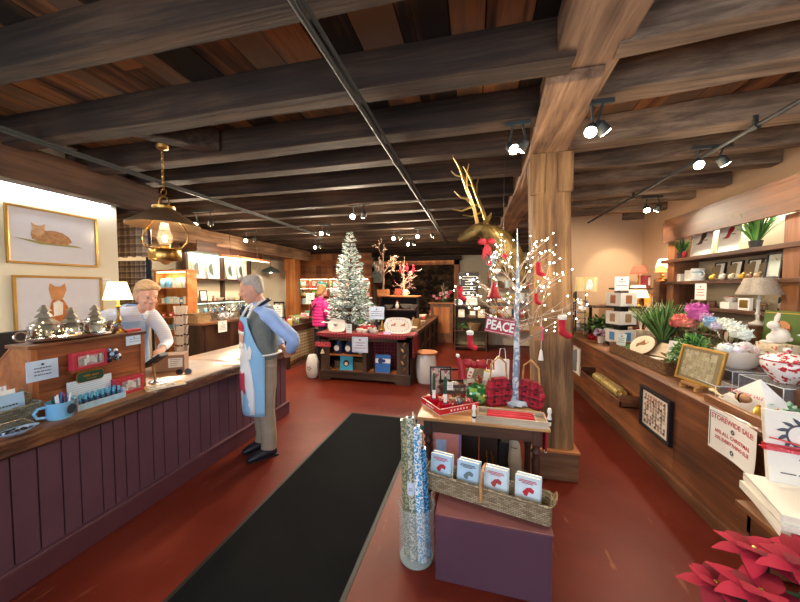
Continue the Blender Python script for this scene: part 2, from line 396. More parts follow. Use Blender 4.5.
# ================================================================= POSTS
def hewn_post(name, label, cx, y, w, lean, loc_z=0, top=2.86, cap=True, plinth=True, mat=m_post):
    t = thing(name, label, 'post', (cx, y, 0)); h = w/2; rings = []
    for i in range(11):
        q = i/10; dx = lean*q; z = .02+q*(top-.02)
        j = lambda s: .008*noise.noise(Vector((q*6, s*2.1, cx)))
        e = .022
        pr = [(-h+e, -h), (h-e, -h), (h, -h+e), (h, h-e), (h-e, h), (-h+e, h), (-h, h-e), (-h, -h+e)]
        rings.append([(a+dx+j(n), b+j(n+9), z) for n, (a, b) in enumerate(pr)])
    build('shaft', MB().loft(rings), mat, t)
    if cap:
        m = MB()
        for sx in (-1, 1):      # cheek pieces with undercut notches, left proud at the head
            x0, x1 = sx*h*.3+lean, sx*(h+.018)+lean
            m.prism([(min(x0, x1), top), (min(x0, x1), top-.34-(.0 if sx > 0 else .02)), (max(x0, x1), top-.34), (max(x0, x1), top)], -h-.022, -h+.02)
        build('cap', m, mat, t, bevel=.012)
    if plinth:
        build('plinth', MB().bb(-h-.05, h+.02, -h-.03, h+.08, 0, .25), wood(['#3d2a1e', '#6b4a35', '#8b6a4c'], 'x', 8, .7, .3), t, bevel=.008)
        build('plinth_cap', MB().bb(-h-.06, h+.03, -h-.04, h+.09, .25, .272), m_orange_x, t, bevel=.004)
    return t
hewn_post('timber_post', 'thick rough-hewn timber post standing behind the twig tree, on a low wooden plinth', .715, 3.14, .31, -.085)
hewn_post('timber_post', 'smaller far timber post behind the white-haired man, under the far left ceiling beam', -5.68, 9.05, .34, 0, top=2.61, plinth=False, mat=m_orange)

# ================================================================= LEFT SERVICE COUNTER
cx0, cy1 = -2.46, 3.85
sc_ = thing('service_counter', 'long service counter with plum beadboard front and thick brown wooden top', 'counter', (cx0, 0, 0))
m_plum = paint('#5a3c49', .5, var=.1, scale=5)
mb = MB(); y = Y0+.1; random.seed(3)
while y < cy1-.15:
    w = random.choice((.075, .09, .12, .11)); mb.bb(-.03, 0, y+.004, y+w-.004, .14, .81); y += w
mb.bb(-.05, -.012, Y0+.1, cy1-.12, .02, .82)
build('front_panel', mb, m_plum, sc_)
build('baseboard', MB().bb(-.02, .025, Y0+.1, cy1-.1, 0, .15), paint('#54303a', .4, var=.12, scale=6), sc_, bevel=.008)
build('baseboard', MB().bb(-.02, .034, Y0+.1, cy1-.1, .15, .168), paint('#5f3b44', .4), sc_, bevel=.006)
build('end_panel', MB().bb(-.72, -.03, cy1-.15, cy1-.11, 0, .81), m_plum, sc_)
build('back_panel', MB().bb(-.72, -.69, Y0+.1, cy1-.15, 0, .81), m_dkwood, sc_)
mb = MB(); n_ = 9                      # thick slab top with a live, carved front edge
rings = []; rb = []
for i in range(61):
    y = lerp(Y0+.05, cy1, i/60); j = .006*noise.noise(Vector((y*4, 0, 3)))
    pr = [(-.78, .82), (.04, .82), (.045+j, .86), (.05+j, .892), (.04, .9), (-.78, .9)]; rb.append([(a, y, b) for a, b in [(.03, .79), (.06+j, .795), (.072+j, .81), (.066+j, .84), (.076+j, .87), (.07+j, .888), (.055+j, .898), (.03, .895)]])
    rings.append([(a, y, b) for a, b in pr])
build('worktop', MB().loft(rings), wood(['#4a2c18', '#80522f', '#a97a4b'], 'y', 6, .35, .25, stretch=9, coat=.3), sc_, smooth=True)
build('carved_edge', MB().loft(rb), wood(['#24130b', '#4f2d19', '#80512d'], 'y', 22, .4, .8, stretch=4, coat=.2), sc_, smooth=True)
CZ = .9

# ================================================================= RIGHT DISPLAY COUNTER
RX = 1.66; RZ = .87
rc = thing('display_counter', 'long brown board-fronted display counter on the right loaded with giftware', 'counter', (RX, 0, 0))
mb = MB()
for z0, z1 in ((.1, .36), (.363, .6), (.603, .83)):
    for ya, yb in ((2.2, 3.1), (3.103, 4.9), (4.903, 6.45)): mb.bb(0, .03, ya, yb, z0, z1)
build('front_panel', mb, wood(['#46240f', '#70401f', '#935a31'], 'y', 11, .6, .2, island=.15, coat=.1), rc, bevel=.002)
build('end_panel', MB().bb(.01, 1.2, 2.2, 2.23, .02, .83), m_ctr_r, rc)
build('baseboard', MB().bb(-.02, .01, 2.2, 6.45, 0, .1), wood(['#3a1f12', '#5c3820', '#7c5232'], 'y', 8, .5), rc, bevel=.006)
build('worktop', MB().bb(-.03, 1.23, 2.17, 6.48, .83, RZ), m_ctr_top, rc, bevel=.007)
build('edge_strip', MB().bb(-.045, -.028, 2.17, 6.48, .835, .866), m_ctr_r, rc, bevel=.004)
build('raised_tray', MB().bb(-.01, .03, 2.2, 2.75, RZ, RZ+.05).bb(-.01, .9, 2.19, 2.22, RZ, RZ+.05), m_ctr_top, rc, bevel=.003)

# floor mat
mb = MB().bb(-1.6, -.7, -.6, 3.93, 0, .008)
m_mat = paint('#0b0c0e', 1, var=.3, scale=70, bump=.5, spec=.15)
fm = thing('floor_mat', 'long black ribbed entrance mat lying on the red floor', 'floor mat', (0, 0, 0))
build('pile', mb, m_mat, fm)
build('rubber_edge', MB().bb(-1.63, -.67, -.63, 3.96, 0, .004), paint('#0c0c0d', .6), fm)
# ================================================================= SHARED MATERIALS
m_white = paint('#eeece6', .45, var=.03); m_paper = paint('#efeee9', .7, var=.02); m_ink = paint('#3b3f4a', .7, var=.05)
m_red = paint('#9c1824', .5, var=.1); m_redtxt = paint('#c0404a', .6, var=.05); m_black = paint('#15151a', .5, var=.1)
m_gold = paint('#c9a25a', .3, 1, var=.12); m_brass = paint('#b08a4c', .28, 1, var=.15, scale=14); m_silver = paint('#c4c0b8', .22, 1, var=.1)
m_green = multi(['#2d5a2a', '#3f7a35', '#57913f', '#24491f', '#6b9c4d'], .6); m_blue = paint('#3f79c8', .5)
m_navy = paint('#1c2a55', .35, var=.15); m_wick = wicker('#b49468', '#8a6c46', 55); m_wick2 = wicker('#94764e', '#6d5536', 45)
m_teal = paint('#4fa9c9', .5); m_cer = paint('#e9e6df', .2, var=.03, coat=.5); m_iron = paint('#26221f', .4, .6)
m_lblue = paint('#9fc6e6', .35, var=.08)

# ================================================================= SIGN CARDS
def card(label, c, w, h, rz=0, lines=3, mark=True, tilt=0, mat=m_paper, ink=m_ink, cat='sign', group=None, border=None, hold=False, name='sign_card'):
    """flat printed card standing upright, facing its own -y, base centre at c"""
    t = thing(name, label, cat, c, rz, group, tilt)
    build('card', MB().bb(-w/2, w/2, -.0015, .0015, 0, h), mat, t)
    m = MB(); random.seed(int(w*9999+h*777))
    if mark: m.tf((0, -.003, h*.8), (PI/2, 0, 0)).lathe([(h*.06, -.001), (h*.06, .001)], (0, 0, 0), 8); m.T = Matrix.Identity(4)
    for i in range(lines):
        z = h*(.62-.5*i/max(1, lines)); lw = w*random.uniform(.25, .38); x = -lw
        while x < lw:
            q = random.uniform(.02, .06)*w*1.6; m.bb(x, min(lw, x+q), -.0035, -.0015, z-h*.018, z+h*.018+random.random()*h*.012); x += q+w*.025
    build('lettering', m, ink, t)
    if border:
        e = .06*h; build('border', MB().bb(-w/2+e, w/2-e, -.003, -.0015, e, e+.003).bb(-w/2+e, w/2-e, -.003, -.0015, h-e-.003, h-e).bb(-w/2+e, -w/2+e+.003, -.003, -.0015, e, h-e).bb(w/2-e-.003, w/2-e, -.003, -.0015, e, h-e), border, t)
    if hold: build('holder', MB().bb(-w*.25, w*.25, -.012, .012, -.004, .01), glass(alpha=.5), t)
    return t
def framed(label, c, w, h, rz=0, tilt=0, fr=m_gold, fw=.02, art=None, mat_=m_paper, depth=.02, mw=.0, group=None, cat='picture', glass_=False, name='framed_print'):
    t = thing(name, label, cat, c, rz, group, tilt)
    build('frame', MB().bb(-w/2, w/2, 0, depth, 0, fw).bb(-w/2, w/2, 0, depth, h-fw, h).bb(-w/2, -w/2+fw, 0, depth, fw, h-fw).bb(w/2-fw, w/2, 0, depth, fw, h-fw), fr, t, bevel=min(.004, fw*.2))
    build('print', MB().bb(-w/2+fw, w/2-fw, depth*.5, depth*.9, fw, h-fw), mat_, t)
    if art: art(t, w, h, depth*.5)
    return t
def art_bird(col='#b3262c'):
    def f(t, w, h, y):
        s = min(w, h)*.26; m = MB(); cz = h*.56
        P = [(-.1, -.9), (.15, -.35), (.55, -.1), (.62, .35), (.4, .6), (.5, .85), (.25, .72), (.0, .75), (-.05, .5), (-.35, .1), (-.45, -.3), (-.8, -1.0)]
        m.prism([(a*s, cz+b*s) for a, b in P], y-.0025, y); build('bird', m, paint(col, .7), t)
        build('twig', MB().tube([(-s*1.1, y-.001, cz-s*.9), (0, y-.001, cz-s*.45), (s*.9, y-.001, cz-s*.55)], s*.05, 5), paint('#6b5a49', .8), t)
    return f
def art_dots(cols, n=4, k=3, sq=.3):
    def f(t, w, h, y):
        m = MB(); random.seed(int(w*1e4))
        for i in range(n):
            for j in range(k):
                x = (i+.5)/n*w*.72-w*.36; z = h*.5+((j+.5)/k-.5)*h*.72; r = min(w/n, h/k)*sq
                m.tf((x+random.uniform(-.1, .1)*r, y-.002, z), (PI/2, 0, random.random())).lathe([(r, -.0012), (r*.9, .0012)], (0, 0, 0), 7)
        build('motif', m, multi(cols, .7), t)
    return f

# ================================================================= POTTERY, PLANTS AND BASKETS
def lathe_thing(name, label, cat, c, prof, mat, n=20, group=None, rz=0, e=1):
    t = build(name, MB().lathe(prof, (0, 0, 0), n, e), mat, None, smooth=True, loc=c, rz=rz); return tag(t, label, cat, group)
def rim_basket(t, L, W, H, th=.012, mat=None, flare=.0):
    """open rectangular woven basket: four walls, bottom and braided rim"""
    mat = mat or m_wick
    def rr(l, w, z, r=.025):
        pts = []
        for cx, cy, a0 in ((l/2-r, w/2-r, 0), (-l/2+r, w/2-r, 1), (-l/2+r, -w/2+r, 2), (l/2-r, -w/2+r, 3)):
            for q in range(4): a = (a0+q/3)*PI/2; pts.append((cx+r*math.cos(a), cy+r*math.sin(a), z))
        return pts
    zs = [0, H*.33, H*.66, H]; outer = [rr(L+flare*z/H, W+flare*z/H, z) for z in zs]
    inner = [rr(L+flare*z/H-2*th, W+flare*z/H-2*th, z) for z in reversed(zs[1:])]+[rr(L-2*th, W-2*th, th)]
    build('body', MB().loft(outer+inner), mat, t, smooth=True)
    m = MB(); p = rr(L+flare, W+flare, H); p.append(p[0]); pp = []
    for i in range(len(p)-1):
        k = max(1, int((Vector(p[i+1])-Vector(p[i])).length/.03))
        pp += [Vector(p[i]).lerp(Vector(p[i+1]), q/k) for q in range(k)]
    for s in (0, PI):
        m.tube([q+Vector((0, 0, .004*math.sin(i*1.3+s))) for i, q in enumerate(pp+pp[:1])], .0075, 6)
    build('rim', m, mat, t, smooth=True)
def grass_plant(label, c, h=.26, r=.16, pot='#2b2b2e', n=60, ph=.08, pr=.055, wide=.016, mat=None, group=None, seed=1, name='potted_grass'):
    t = thing(name, label, 'plant', c, 0, group); random.seed(seed)
    build('pot', MB().lathe([(pr*.75, 0), (pr, ph), (pr*.9, ph), (pr*.85, ph*.85), (0, ph*.85)], n=16), paint(pot, .5), t, smooth=True)
    m = MB()
    for i in range(n):
        a = random.random()*2*PI; ln = random.uniform(.15, 1)**1.2; d = (math.cos(a)*ln*r/h*1.3, math.sin(a)*ln*r/h*1.3, 1)
        m.leaf((math.cos(a)*pr*.4*ln, math.sin(a)*pr*.4*ln, ph*.8), d, h*random.uniform(.7, 1.05), wide, random.uniform(.05, .35), 4)
    build('blades', m, mat or m_green, t); return t
def bush_mb(R, n, leaf=.04, seed=2, w=None, flat=.8):
    random.seed(seed); m = MB()
    for i in range(n):
        d = Vector((random.gauss(0, 1), random.gauss(0, 1), abs(random.gauss(0, .9))+.05)).normalized(); p = Vector((d.x*R*random.uniform(.25, .95), d.y*R*random.uniform(.25, .95), d.z*R*flat*random.uniform(.25, .95)))
        m.leaf(p, d+Vector((random.uniform(-.7, .7), random.uniform(-.7, .7), random.uniform(-.4, .5))), leaf*random.uniform(.7, 1.2), (w or leaf*.45), .3, 3)
    return m
def bush(label, c, R=.12, n=130, leaf=.045, mat=None, pot=None, seed=2, name='leafy_plant', cat='plant', group=None):
    t = thing(name, label, cat, c, 0, group); ph = 0
    if pot: ph = R*.55; build('pot', MB().lathe([(R*.35, 0), (R*.5, ph), (R*.44, ph), (R*.4, ph*.8), (0, ph*.8)], n=16), paint(pot, .4), t, smooth=True)
    else: ph = .01; build('stem_base', MB().lathe([(R*.4, 0), (R*.35, .02), (0, .02)], n=10), m_wick2, t)
    m = bush_mb(R, n, leaf, seed); m.v = [(x, y, z+ph) for x, y, z in m.v]
    build('foliage', m, mat or m_green, t); return t
def flower_mb(R, seed=1, rings=3):
    random.seed(seed); m = MB()
    m.ell((0, 0, R*.35), (R*.72, R*.72, R*.62), 14, 10, .5, seed)
    for q in range(rings):
        n = 7+q*2; rr = R*(q+2.2)/(rings+1.4)
        for i in range(n):
            a = 2*PI*(i+q*.5)/n; m.leaf((0, 0, 0), (math.cos(a), math.sin(a), 2.2-q*.6), rr, R*.7, -.35, 3, th=.002)
    return m
def bouquet(label, c, blooms, cat='flower', group=None, leafy=True, name='flower_cluster', R=.1):
    t = thing(name, label, cat, c, 0, group)
    for i, (dx, dy, dz, r, colr) in enumerate(blooms):
        m = flower_mb(r, i+3); m.v = [(x+dx, y+dy, z+dz) for x, y, z in m.v]
        m.ell((dx, dy, dz+r*.12), (r*.3,)*3, 8, 6)
        build('bloom', m, paint(colr, .7, var=.15, scale=30), t)
        build('stalk', MB().tube([(dx*.2, dy*.2, 0), (dx, dy, dz)], .003, 5), paint('#44663a', .7), t)
    if leafy: build('foliage', bush_mb(R, 60, .05, 5), multi(['#5c8a5a', '#7fa27a', '#3f6d3d'], .6), t)
    return t
def shade_lamp(label, c, h, sr, sh, shade_mat, base_mat, lit=0, col=(1, .78, .5), name='table_lamp', base='stick', group=None):
    t = thing(name, label, 'lamp', c, 0, group); bz = h-sh
    if base == 'stick': prof = [(.055, 0), (.055, .012), (.03, .025), (.012, .04), (.012, bz*.3), (.022, bz*.36), (.012, bz*.42), (.01, bz*.75), (.018, bz*.8), (.008, bz*.86), (.008, bz+sh*.3)]
    else: prof = [(.05, 0), (.055, .02), (.09, bz*.35), (.095, bz*.5), (.05, bz*.8), (.015, bz*.9), (.01, bz+sh*.3)]
    build('base', MB().lathe(prof, n=18), base_mat, t, smooth=True)
    build('lamp_shade', MB().lathe([(sr, bz), (sr*.62, h), (sr*.6, h), (sr*.98, bz)], n=28), shade_mat, t, smooth=True)
    if lit:
        build('bulb', MB().ell((0, 0, bz+sh*.4), (.022, .022, .03)), glow('#ffe2b0', 12), t, smooth=True)
        L = bpy.data.lights.new('bulb_light', 'POINT'); L.energy = lit; L.color = col; L.shadow_soft_size = .03
        lo = bpy.data.objects.new('bulb_light', L); COL.objects.link(lo); lo.parent = t; lo.location = (0, 0, bz+sh*.5)
    return t
def shade_mat(h, e=1.2):
    k = ('sh', h, e)
    if k in MATS: return MATS[k]
    m, t, b = _nt('lampshade'); c = srgb(h); b.inputs['Base Color'].default_value = (*c, 1); b.inputs['Roughness'].default_value = .9
    b.inputs['Emission Color'].default_value = (*c, 1); b.inputs['Emission Strength'].default_value = e
    MATS[k] = m; return m
def bunny(label, c, s=1, mat=None, rz=0, group=None, name='rabbit_figurine'):
    t = thing(name, label, 'figurine', c, rz, group)
    m = MB(); m.ell((0, .01*s, .05*s), (.035*s, .045*s, .05*s), 12, 8); m.ell((0, -.015*s, .035*s), (.028*s, .035*s, .035*s)); m.ell((0, -.02*s, .115*s), (.024*s, .03*s, .027*s))
    m.ell((-.02*s, -.045*s, .008*s), (.012*s, .028*s, .009*s)); m.ell((.02*s, -.045*s, .008*s), (.012*s, .028*s, .009*s)); m.ell((0, .05*s, .03*s), (.016*s,)*3)
    m.tube([(0, 0, .07*s), (0, -.01*s, .1*s)], .022*s)
    build('body', m, mat or m_cer, t, smooth=True)
    for sx in (-1, 1): build('ear', MB().tube([(sx*.008*s, -.012*s, .13*s), (sx*.014*s, -.005*s, .165*s), (sx*.016*s, .002*s, .195*s)], [.006*s, .01*s, .003*s], 7), mat or m_cer, t, smooth=True)
    return t
def gift_box(name, label, cat, c, d, mat, rz=0, panel=None, group=None, tilt=0):
    t = thing(name, label, cat, c, rz, group, tilt)
    build('box', MB().bb(-d[0]/2, d[0]/2, -d[1]/2, d[1]/2, 0, d[2]), mat, t, bevel=.002)
    if panel: build('label_panel', MB().bb(-d[0]*.36, d[0]*.36, -d[1]/2-.002, -d[1]/2, d[2]*.2, d[2]*.85), panel, t)
    return t
def deer(label, c, s=1, mat=None, rz=0, group=None):
    t = thing('deer_figurine', label, 'figurine', c, rz, group); mat = mat or m_gold
    m = MB(); m.tube([(-.05*s, 0, .1*s), (0, 0, .105*s), (.05*s, 0, .105*s)], [.02*s, .024*s, .02*s], 9); m.tube([(.05*s, 0, .11*s), (.07*s, 0, .15*s), (.075*s, 0, .17*s)], [.016*s, .01*s, .01*s]); m.tube([(.068*s, 0, .175*s), (.105*s, 0, .165*s)], [.014*s, .007*s])
    build('body', m, mat, t, smooth=True)
    for sx in (-1, 1):
        for sy in (-1, 1): build('leg', MB().tube([(sx*.045*s, sy*.012*s, .1*s), (sx*.05*s, sy*.013*s, .05*s), (sx*.045*s, sy*.013*s, 0)], [.009*s, .005*s, .004*s], 6), mat, t, smooth=True)
        build('antler', MB().tube([(.07*s, sx*.006*s, .185*s), (.05*s, sx*.03*s, .225*s), (.065*s, sx*.04*s, .26*s)], .003*s, 5).tube([(.055*s, sx*.026*s, .215*s), (.08*s, sx*.03*s, .235*s)], .0025*s, 5), mat, t)
    return t
# ================================================================= LEFT WALL PICTURES
def fox(lying):
    def f(t, w, h, y):
        s = w*(.4 if lying else .5); cx = -.05*w; cz = h*(.5 if lying else .12); fur = paint('#b08055', .8, var=.25, scale=40); wt = paint('#e9dfd0', .8)
        if lying:
            body = [(-.62, -.12), (-.4, -.22), (.1, -.26), (.55, -.24), (.72, -.1), (.62, .1), (.4, .26), (.1, .32), (-.15, .28), (-.3, .3), (-.42, .34), (-.5, .3), (-.62, .22), (-.66, .05)]
            head = [(-.62, .1), (-.6, .36), (-.66, .58), (-.5, .46), (-.36, .46), (-.2, .56), (-.22, .3), (-.28, .1), (-.45, .0)]
            build('fox_body', MB().prism([(cx+a*s*.8, cz+b*s*.8) for a, b in body], y-.002, y), fur, t)
            build('fox_head', MB().prism([(cx+a*s*.8, cz+b*s*.8) for a, b in head], y-.003, y-.0021), paint('#c39a70', .8, var=.2, scale=40), t)
            build('grass', MB().prism([(cx-s*.95, cz-.1*s), (cx-s*.3, cz-.26*s), (cx+s*.9, cz-.26*s), (cx+s*.7, cz-.2*s), (cx-s*.5, cz-.14*s)], y-.0015, y), paint('#9c9457', .8), t)
        else:
            body = [(-.2, .0), (-.26, .5), (-.2, .85), (-.1, 1.0), (.1, 1.0), (.22, .8), (.34, .5), (.42, .15), (.35, .0)]
            head = [(-.2, .95), (-.26, 1.35), (-.22, 1.55), (-.08, 1.42), (.08, 1.42), (.22, 1.55), (.26, 1.3), (.16, 1.0), (0, .86)]
            build('fox_body', MB().prism([(cx+a*s*.75, cz+b*s*.75) for a, b in body], y-.002, y), paint('#bd6a30', .8, var=.3, scale=40), t)
            build('fox_head', MB().prism([(cx+a*s*.75, cz+b*s*.75) for a, b in head], y-.003, y-.0021), paint('#c98a55', .8, var=.2), t)
            build('fox_chest', MB().prism([(cx+a*s*.75, cz+b*s*.75) for a, b in [(-.14, .3), (-.15, .8), (0, .9), (.14, .8), (.12, .35)]], y-.0035, y-.0022), wt, t)
    return f
m_mat_p = paint('#cfcdd2', .5, var=.03, coat=.4)
p0 = at(2, 203, x=XL); p1 = at(97, 267, x=XL); w_ = p1.y-p0.y
framed('large framed fox picture of a fox lying down, upper one on the cream wall', (XL+.03, (p0.y+p1.y)/2, 1.93), w_, .55, PI/2, fr=m_gold, fw=.022, art=fox(True), mat_=m_mat_p, name='fox_picture', depth=.025)
framed('framed fox picture of a sitting fox, lower one behind the sales clerk', (XL+.03, (p0.y+p1.y)/2+.03, 1.26), w_, .56, PI/2, fr=m_gold, fw=.022, art=fox(False), mat_=m_mat_p, name='fox_picture', depth=.025)
card('small pale name card on the cream wall beside the lower fox picture', (XL+.012, 2.78, 1.74), .11, .07, PI/2, lines=2, mark=False)
# LED strip behind plate beam
led = build('led_strip', MB().bb(XL+.005, XL+.025, -.8, 2.85, 2.655, 2.67), glow('#e8f2ff', 12)); tag(led, 'glowing white light strip along the top of the cream wall under the beam', 'light strip')
# dark monitor behind the bureau
t = thing('monitor', 'black computer screen standing behind the brown sales bureau', 'monitor', (-3.2, 1.6, CZ), PI/2)
build('screen', MB().bb(-.2, .2, -.015, .015, .16, .49), m_black, t, bevel=.006); build('stand', MB().bb(-.03, .03, 0, .02, .0, .2).bb(-.1, .1, -.07, .07, 0, .012), m_black, t)

# ================================================================= BUREAU AND COUNTER ITEMS (customer side faces +x)
bx, by0, by1, bt = -2.63, 1.33, 2.0, .435
t = thing('sales_bureau', 'slant-backed brown wooden bureau box standing on the service counter', 'desk box', (bx, 0, CZ))
m_bur = wood(['#5a2c14', '#8f4f28', '#b9743f'], 'y', 7, .45, .2, coat=.2)
m_burz = wood(['#5a2c14', '#8f4f28', '#b06c3a'], 'z', 8, .45, .2, coat=.2)
mb = MB()
for a in ((.0, .143), (.146, .285), (.288, bt-.01)): mb.bb(-.02, 0, by0+.03, by1-.03, a[0], a[1])
build('front_panel', mb, m_bur, t, bevel=.002)
def side(y0, y1):
    pts = [(-.45, .0), (0, 0), (0, bt-.01), (-.16, bt-.01), (-.45, .2)]; n = 5; m = MB()
    vs = [(a, y0, b) for a, b in pts]+[(a, y1, b) for a, b in pts]
    return m.add(vs, [tuple(range(n)), tuple(range(2*n-1, n-1, -1))]+[(i, i+n, (i+1) % n+n, (i+1) % n) for i in range(n)])
build('side_panel', side(by0, by0+.02), m_bur, t); build('side_panel', side(by1-.02, by1), m_bur, t)
for y in (by0-.004, by1-.028): build('corner_post', MB().bb(-.03, .008, y, y+.032, 0, bt-.01), m_burz, t, bevel=.003)
build('slant_lid', MB().add([(-.17, by0, bt-.012), (-.17, by1, bt-.012), (-.46, by1, .19), (-.46, by0, .19), (-.17, by0, bt+.004), (-.17, by1, bt+.004), (-.47, by1, .205), (-.47, by0, .205)], [(0, 1, 2, 3), (4, 5, 6, 7), (0, 1, 5, 4), (1, 2, 6, 5), (2, 3, 7, 6), (3, 0, 4, 7)]), m_bur, t)
build('top_board', MB().bb(-.19, .018, by0-.02, by1+.015, bt-.01, bt+.012), wood(['#3d2013', '#68391f', '#8e5832'], 'y', 8, .4, .2, coat=.3), t, bevel=.004)
BT = CZ+bt+.012
def onx(u, v, x): return at(u, v, x=x)
# silver tray of twinkling trees
q = Vector((-2.73, (by0+by1)/2-.06, BT)); t = thing('serving_tray', 'oval silver tray with scalloped handles on top of the bureau', 'tray', q, PI/2)
build('dish', MB().lathe([(.2, .0), (.245, .012), (.25, .028), (.24, .028), (.19, .008), (0, .008)], n=28, e=.36), m_silver, t, smooth=True)
for sx in (-1, 1): build('handle', MB().ring((sx*.265, 0, .05), .03, .006, 14, 6, 'y'), m_silver, t, smooth=True)
m_sl = glass('#e8e2cc', .1, .45)
for i in range(7):
    g_ = 'silver cups in the tray'; o = lathe_thing('glass_cup', 'small silvery glass cup standing in the oval tray on the bureau', 'cup', q+Vector((random.uniform(-.03, .03), -.2+i*.066, .03)), [(.018, 0), (.03, .02), (.032, .075), (.029, .075), (.026, .02), (0, .008)], m_sl if i % 2 else m_silver, 12, g_)
m_tr = multi(['#a59b84', '#c4b898', '#857b68', '#d8ccac'], .55, .1)
for i, (dy, h_, wd, nm) in enumerate(((-.15, .2, .07, 'tallest, leftmost'), (-.01, .17, .055, 'middle'), (.13, .18, .06, 'rightmost'))):
    t = thing('metal_tree', 'layered metal tree ornament on the bureau tray, %s of three' % nm, 'ornament', q+Vector((-.0, dy, .03)), 0, 'metal trees on the tray')
    for k_ in range(4): z = .05+k_*h_*.2; r_ = wd*(1.3-k_*.27); build('tier', MB().lathe([(r_, z), (r_*.98, z+.004), (r_*.3, z+h_*.2), (0, z+h_*.22)], n=4+2*(k_ % 2)), m_tr, t)
    build('trunk', MB().lathe([(.02, 0), (.01, .01), (.008, .08)], n=8), m_silver, t)
    m = MB()
    for _ in range(10): a = random.random()*6.3; m.ell((math.cos(a)*wd*.9, math.sin(a)*wd*.9, random.uniform(.01, h_*.6)), (.004,)*3, 6, 4)
    build('fairy_light', m, glow('#ffe9b0', 6), t)
t = thing('sugar_bowl', 'small engraved silver bowl with two ears beside the lamp on the bureau', 'bowl', (q.x, q.y+.255, BT))
build('body', MB().lathe([(.02, 0), (.022, .01), (.035, .03), (.038, .055), (.034, .055), (.03, .03), (0, .02)], n=16), m_silver, t, smooth=True)
build('handle', MB().ring((0, .045, .04), .016, .003, 12, 6, 'x'), m_silver, t); build('handle', MB().ring((0, -.045, .04), .016, .003, 12, 6, 'x'), m_silver, t)
shade_lamp('brass candlestick lamp with glowing cream shade on the bureau', (-2.74, 1.9, BT), .4, .092, .14, shade_mat('#fff0b8', 1.5), m_brass, 3)
gift_box('red_book', 'red book lying on the bureau behind the brass lamp', 'book', (-2.7, 1.965, BT), (.05, .12, .018), m_red, .1)
card('pale blue notice card on the bureau front, upper right corner', (bx+.006, 1.925, CZ+.35), .12, .072, PI/2, lines=2, mat=paint('#c5dcf5', .6))
card('pale blue notice card taped to left end of the bureau front', (bx+.012, 1.375, CZ+.225), .15, .125, PI/2, lines=3, mat=paint('#c5dcf5', .6))
def window_box(label, c, w, h, d, rz=PI/2, mat=None):
    t = thing('gift_box', label, 'gift box', c, rz); mat = mat or paint('#b82f40', .5)
    build('box', MB().bb(-w/2, w/2, .004, d, 0, h).bb(-w/2, w/2, 0, .004, 0, h*.16).bb(-w/2, w/2, 0, .004, h*.84, h).bb(-w/2, -w/2+h*.16, 0, .004, h*.16, h*.84).bb(w/2-h*.14, w/2, 0, .004, h*.16, h*.84), mat, t, bevel=.001)
    m = MB(); random.seed(4)
    for i in range(9): m.box((lerp(-w*.3, w*.3, i/8), .002, h*.5+random.uniform(-.1, .1)*h), (w*.065, .006, h*random.uniform(.3, .5)))
    build('trinkets', m, multi(['#d8d4c4', '#4a4a46', '#8d8a70', '#efece0'], .4), t)
    build('window', MB().bb(-w/2+h*.25, w/2-h*.2, -.002, -.001, h*.2, h*.8), glass('#dfe8f0', .1, .2), t); return t
window_box('red window box of trinkets leaning high on the bureau front', (bx+.05, 1.605, CZ+.247), .2, .115, .045)
build('peg_rail', MB().bb(bx+.001, bx+.05, 1.5, 1.72, CZ+.235, CZ+.245), m_bur); tag(bpy.data.objects['peg_rail'], 'narrow wooden ledge on the bureau front under the red window box', 'ledge')
t = thing('ornament_bunch', 'bunch of black and white baubles at right end of the upper red box', 'ornament', (bx+.03, 1.755, CZ+.3)); m = MB(); random.seed(8)
for _ in range(14): m.ell((random.uniform(-.01, .03), random.uniform(-.045, .045), random.uniform(-.035, .045)), (.014,)*3, 8, 6)
build('baubles', m, multi(['#1b2545', '#e9edf5', '#0e1118', '#8fb3dd'], .25), t, smooth=True); build('string', MB().bb(-.028, -.02, -.002, .002, -.02, .06), m_black, t)
window_box('red window box standing on the counter at right end of the bureau', (bx+.09, 1.83, CZ), .19, .125, .06)
t = thing('candy_display', 'striped card display tray holding rows of little blue bottles', 'display', (bx+.03, 1.61, CZ), PI/2)
m_str = plaid('#dfeaf2', '#8fb9cf', '#ffffff', 70, ('z',))
build('back_card', MB().bb(-.13, .13, .0, .004, 0, .175), m_str, t); build('tray', MB().bb(-.14, .14, -.11, 0, 0, .008).bb(-.14, .14, -.114, -.11, 0, .042).bb(-.144, -.14, -.114, 0, 0, .09).bb(.14, .144, -.114, 0, 0, .07), paint('#cdd6e6', .5), t)
build('header_plaque', MB().prism([(a*.075, .19+b*.032) for a, b in [(-1, -.6), (-.85, -1), (.85, -1), (1, -.6), (1, .6), (.85, 1), (-.85, 1), (-1, .6)]], -.01, -.003), paint('#1f4a36', .4), t, bevel=.001)
build('plaque_rim', MB().prism([(a*.08, .19+b*.037) for a, b in [(-1, -.6), (-.85, -1), (.85, -1), (1, -.6), (1, .6), (.85, 1), (-.85, 1), (-1, .6)]], -.004, 0), m_gold, t)
build('plaque_lettering', MB().bb(-.045, -.005, -.012, -.01, .192, .204).bb(.003, .045, -.012, -.01, .19, .202).bb(-.03, .03, -.012, -.01, .172, .177), m_gold, t)
bot0 = None
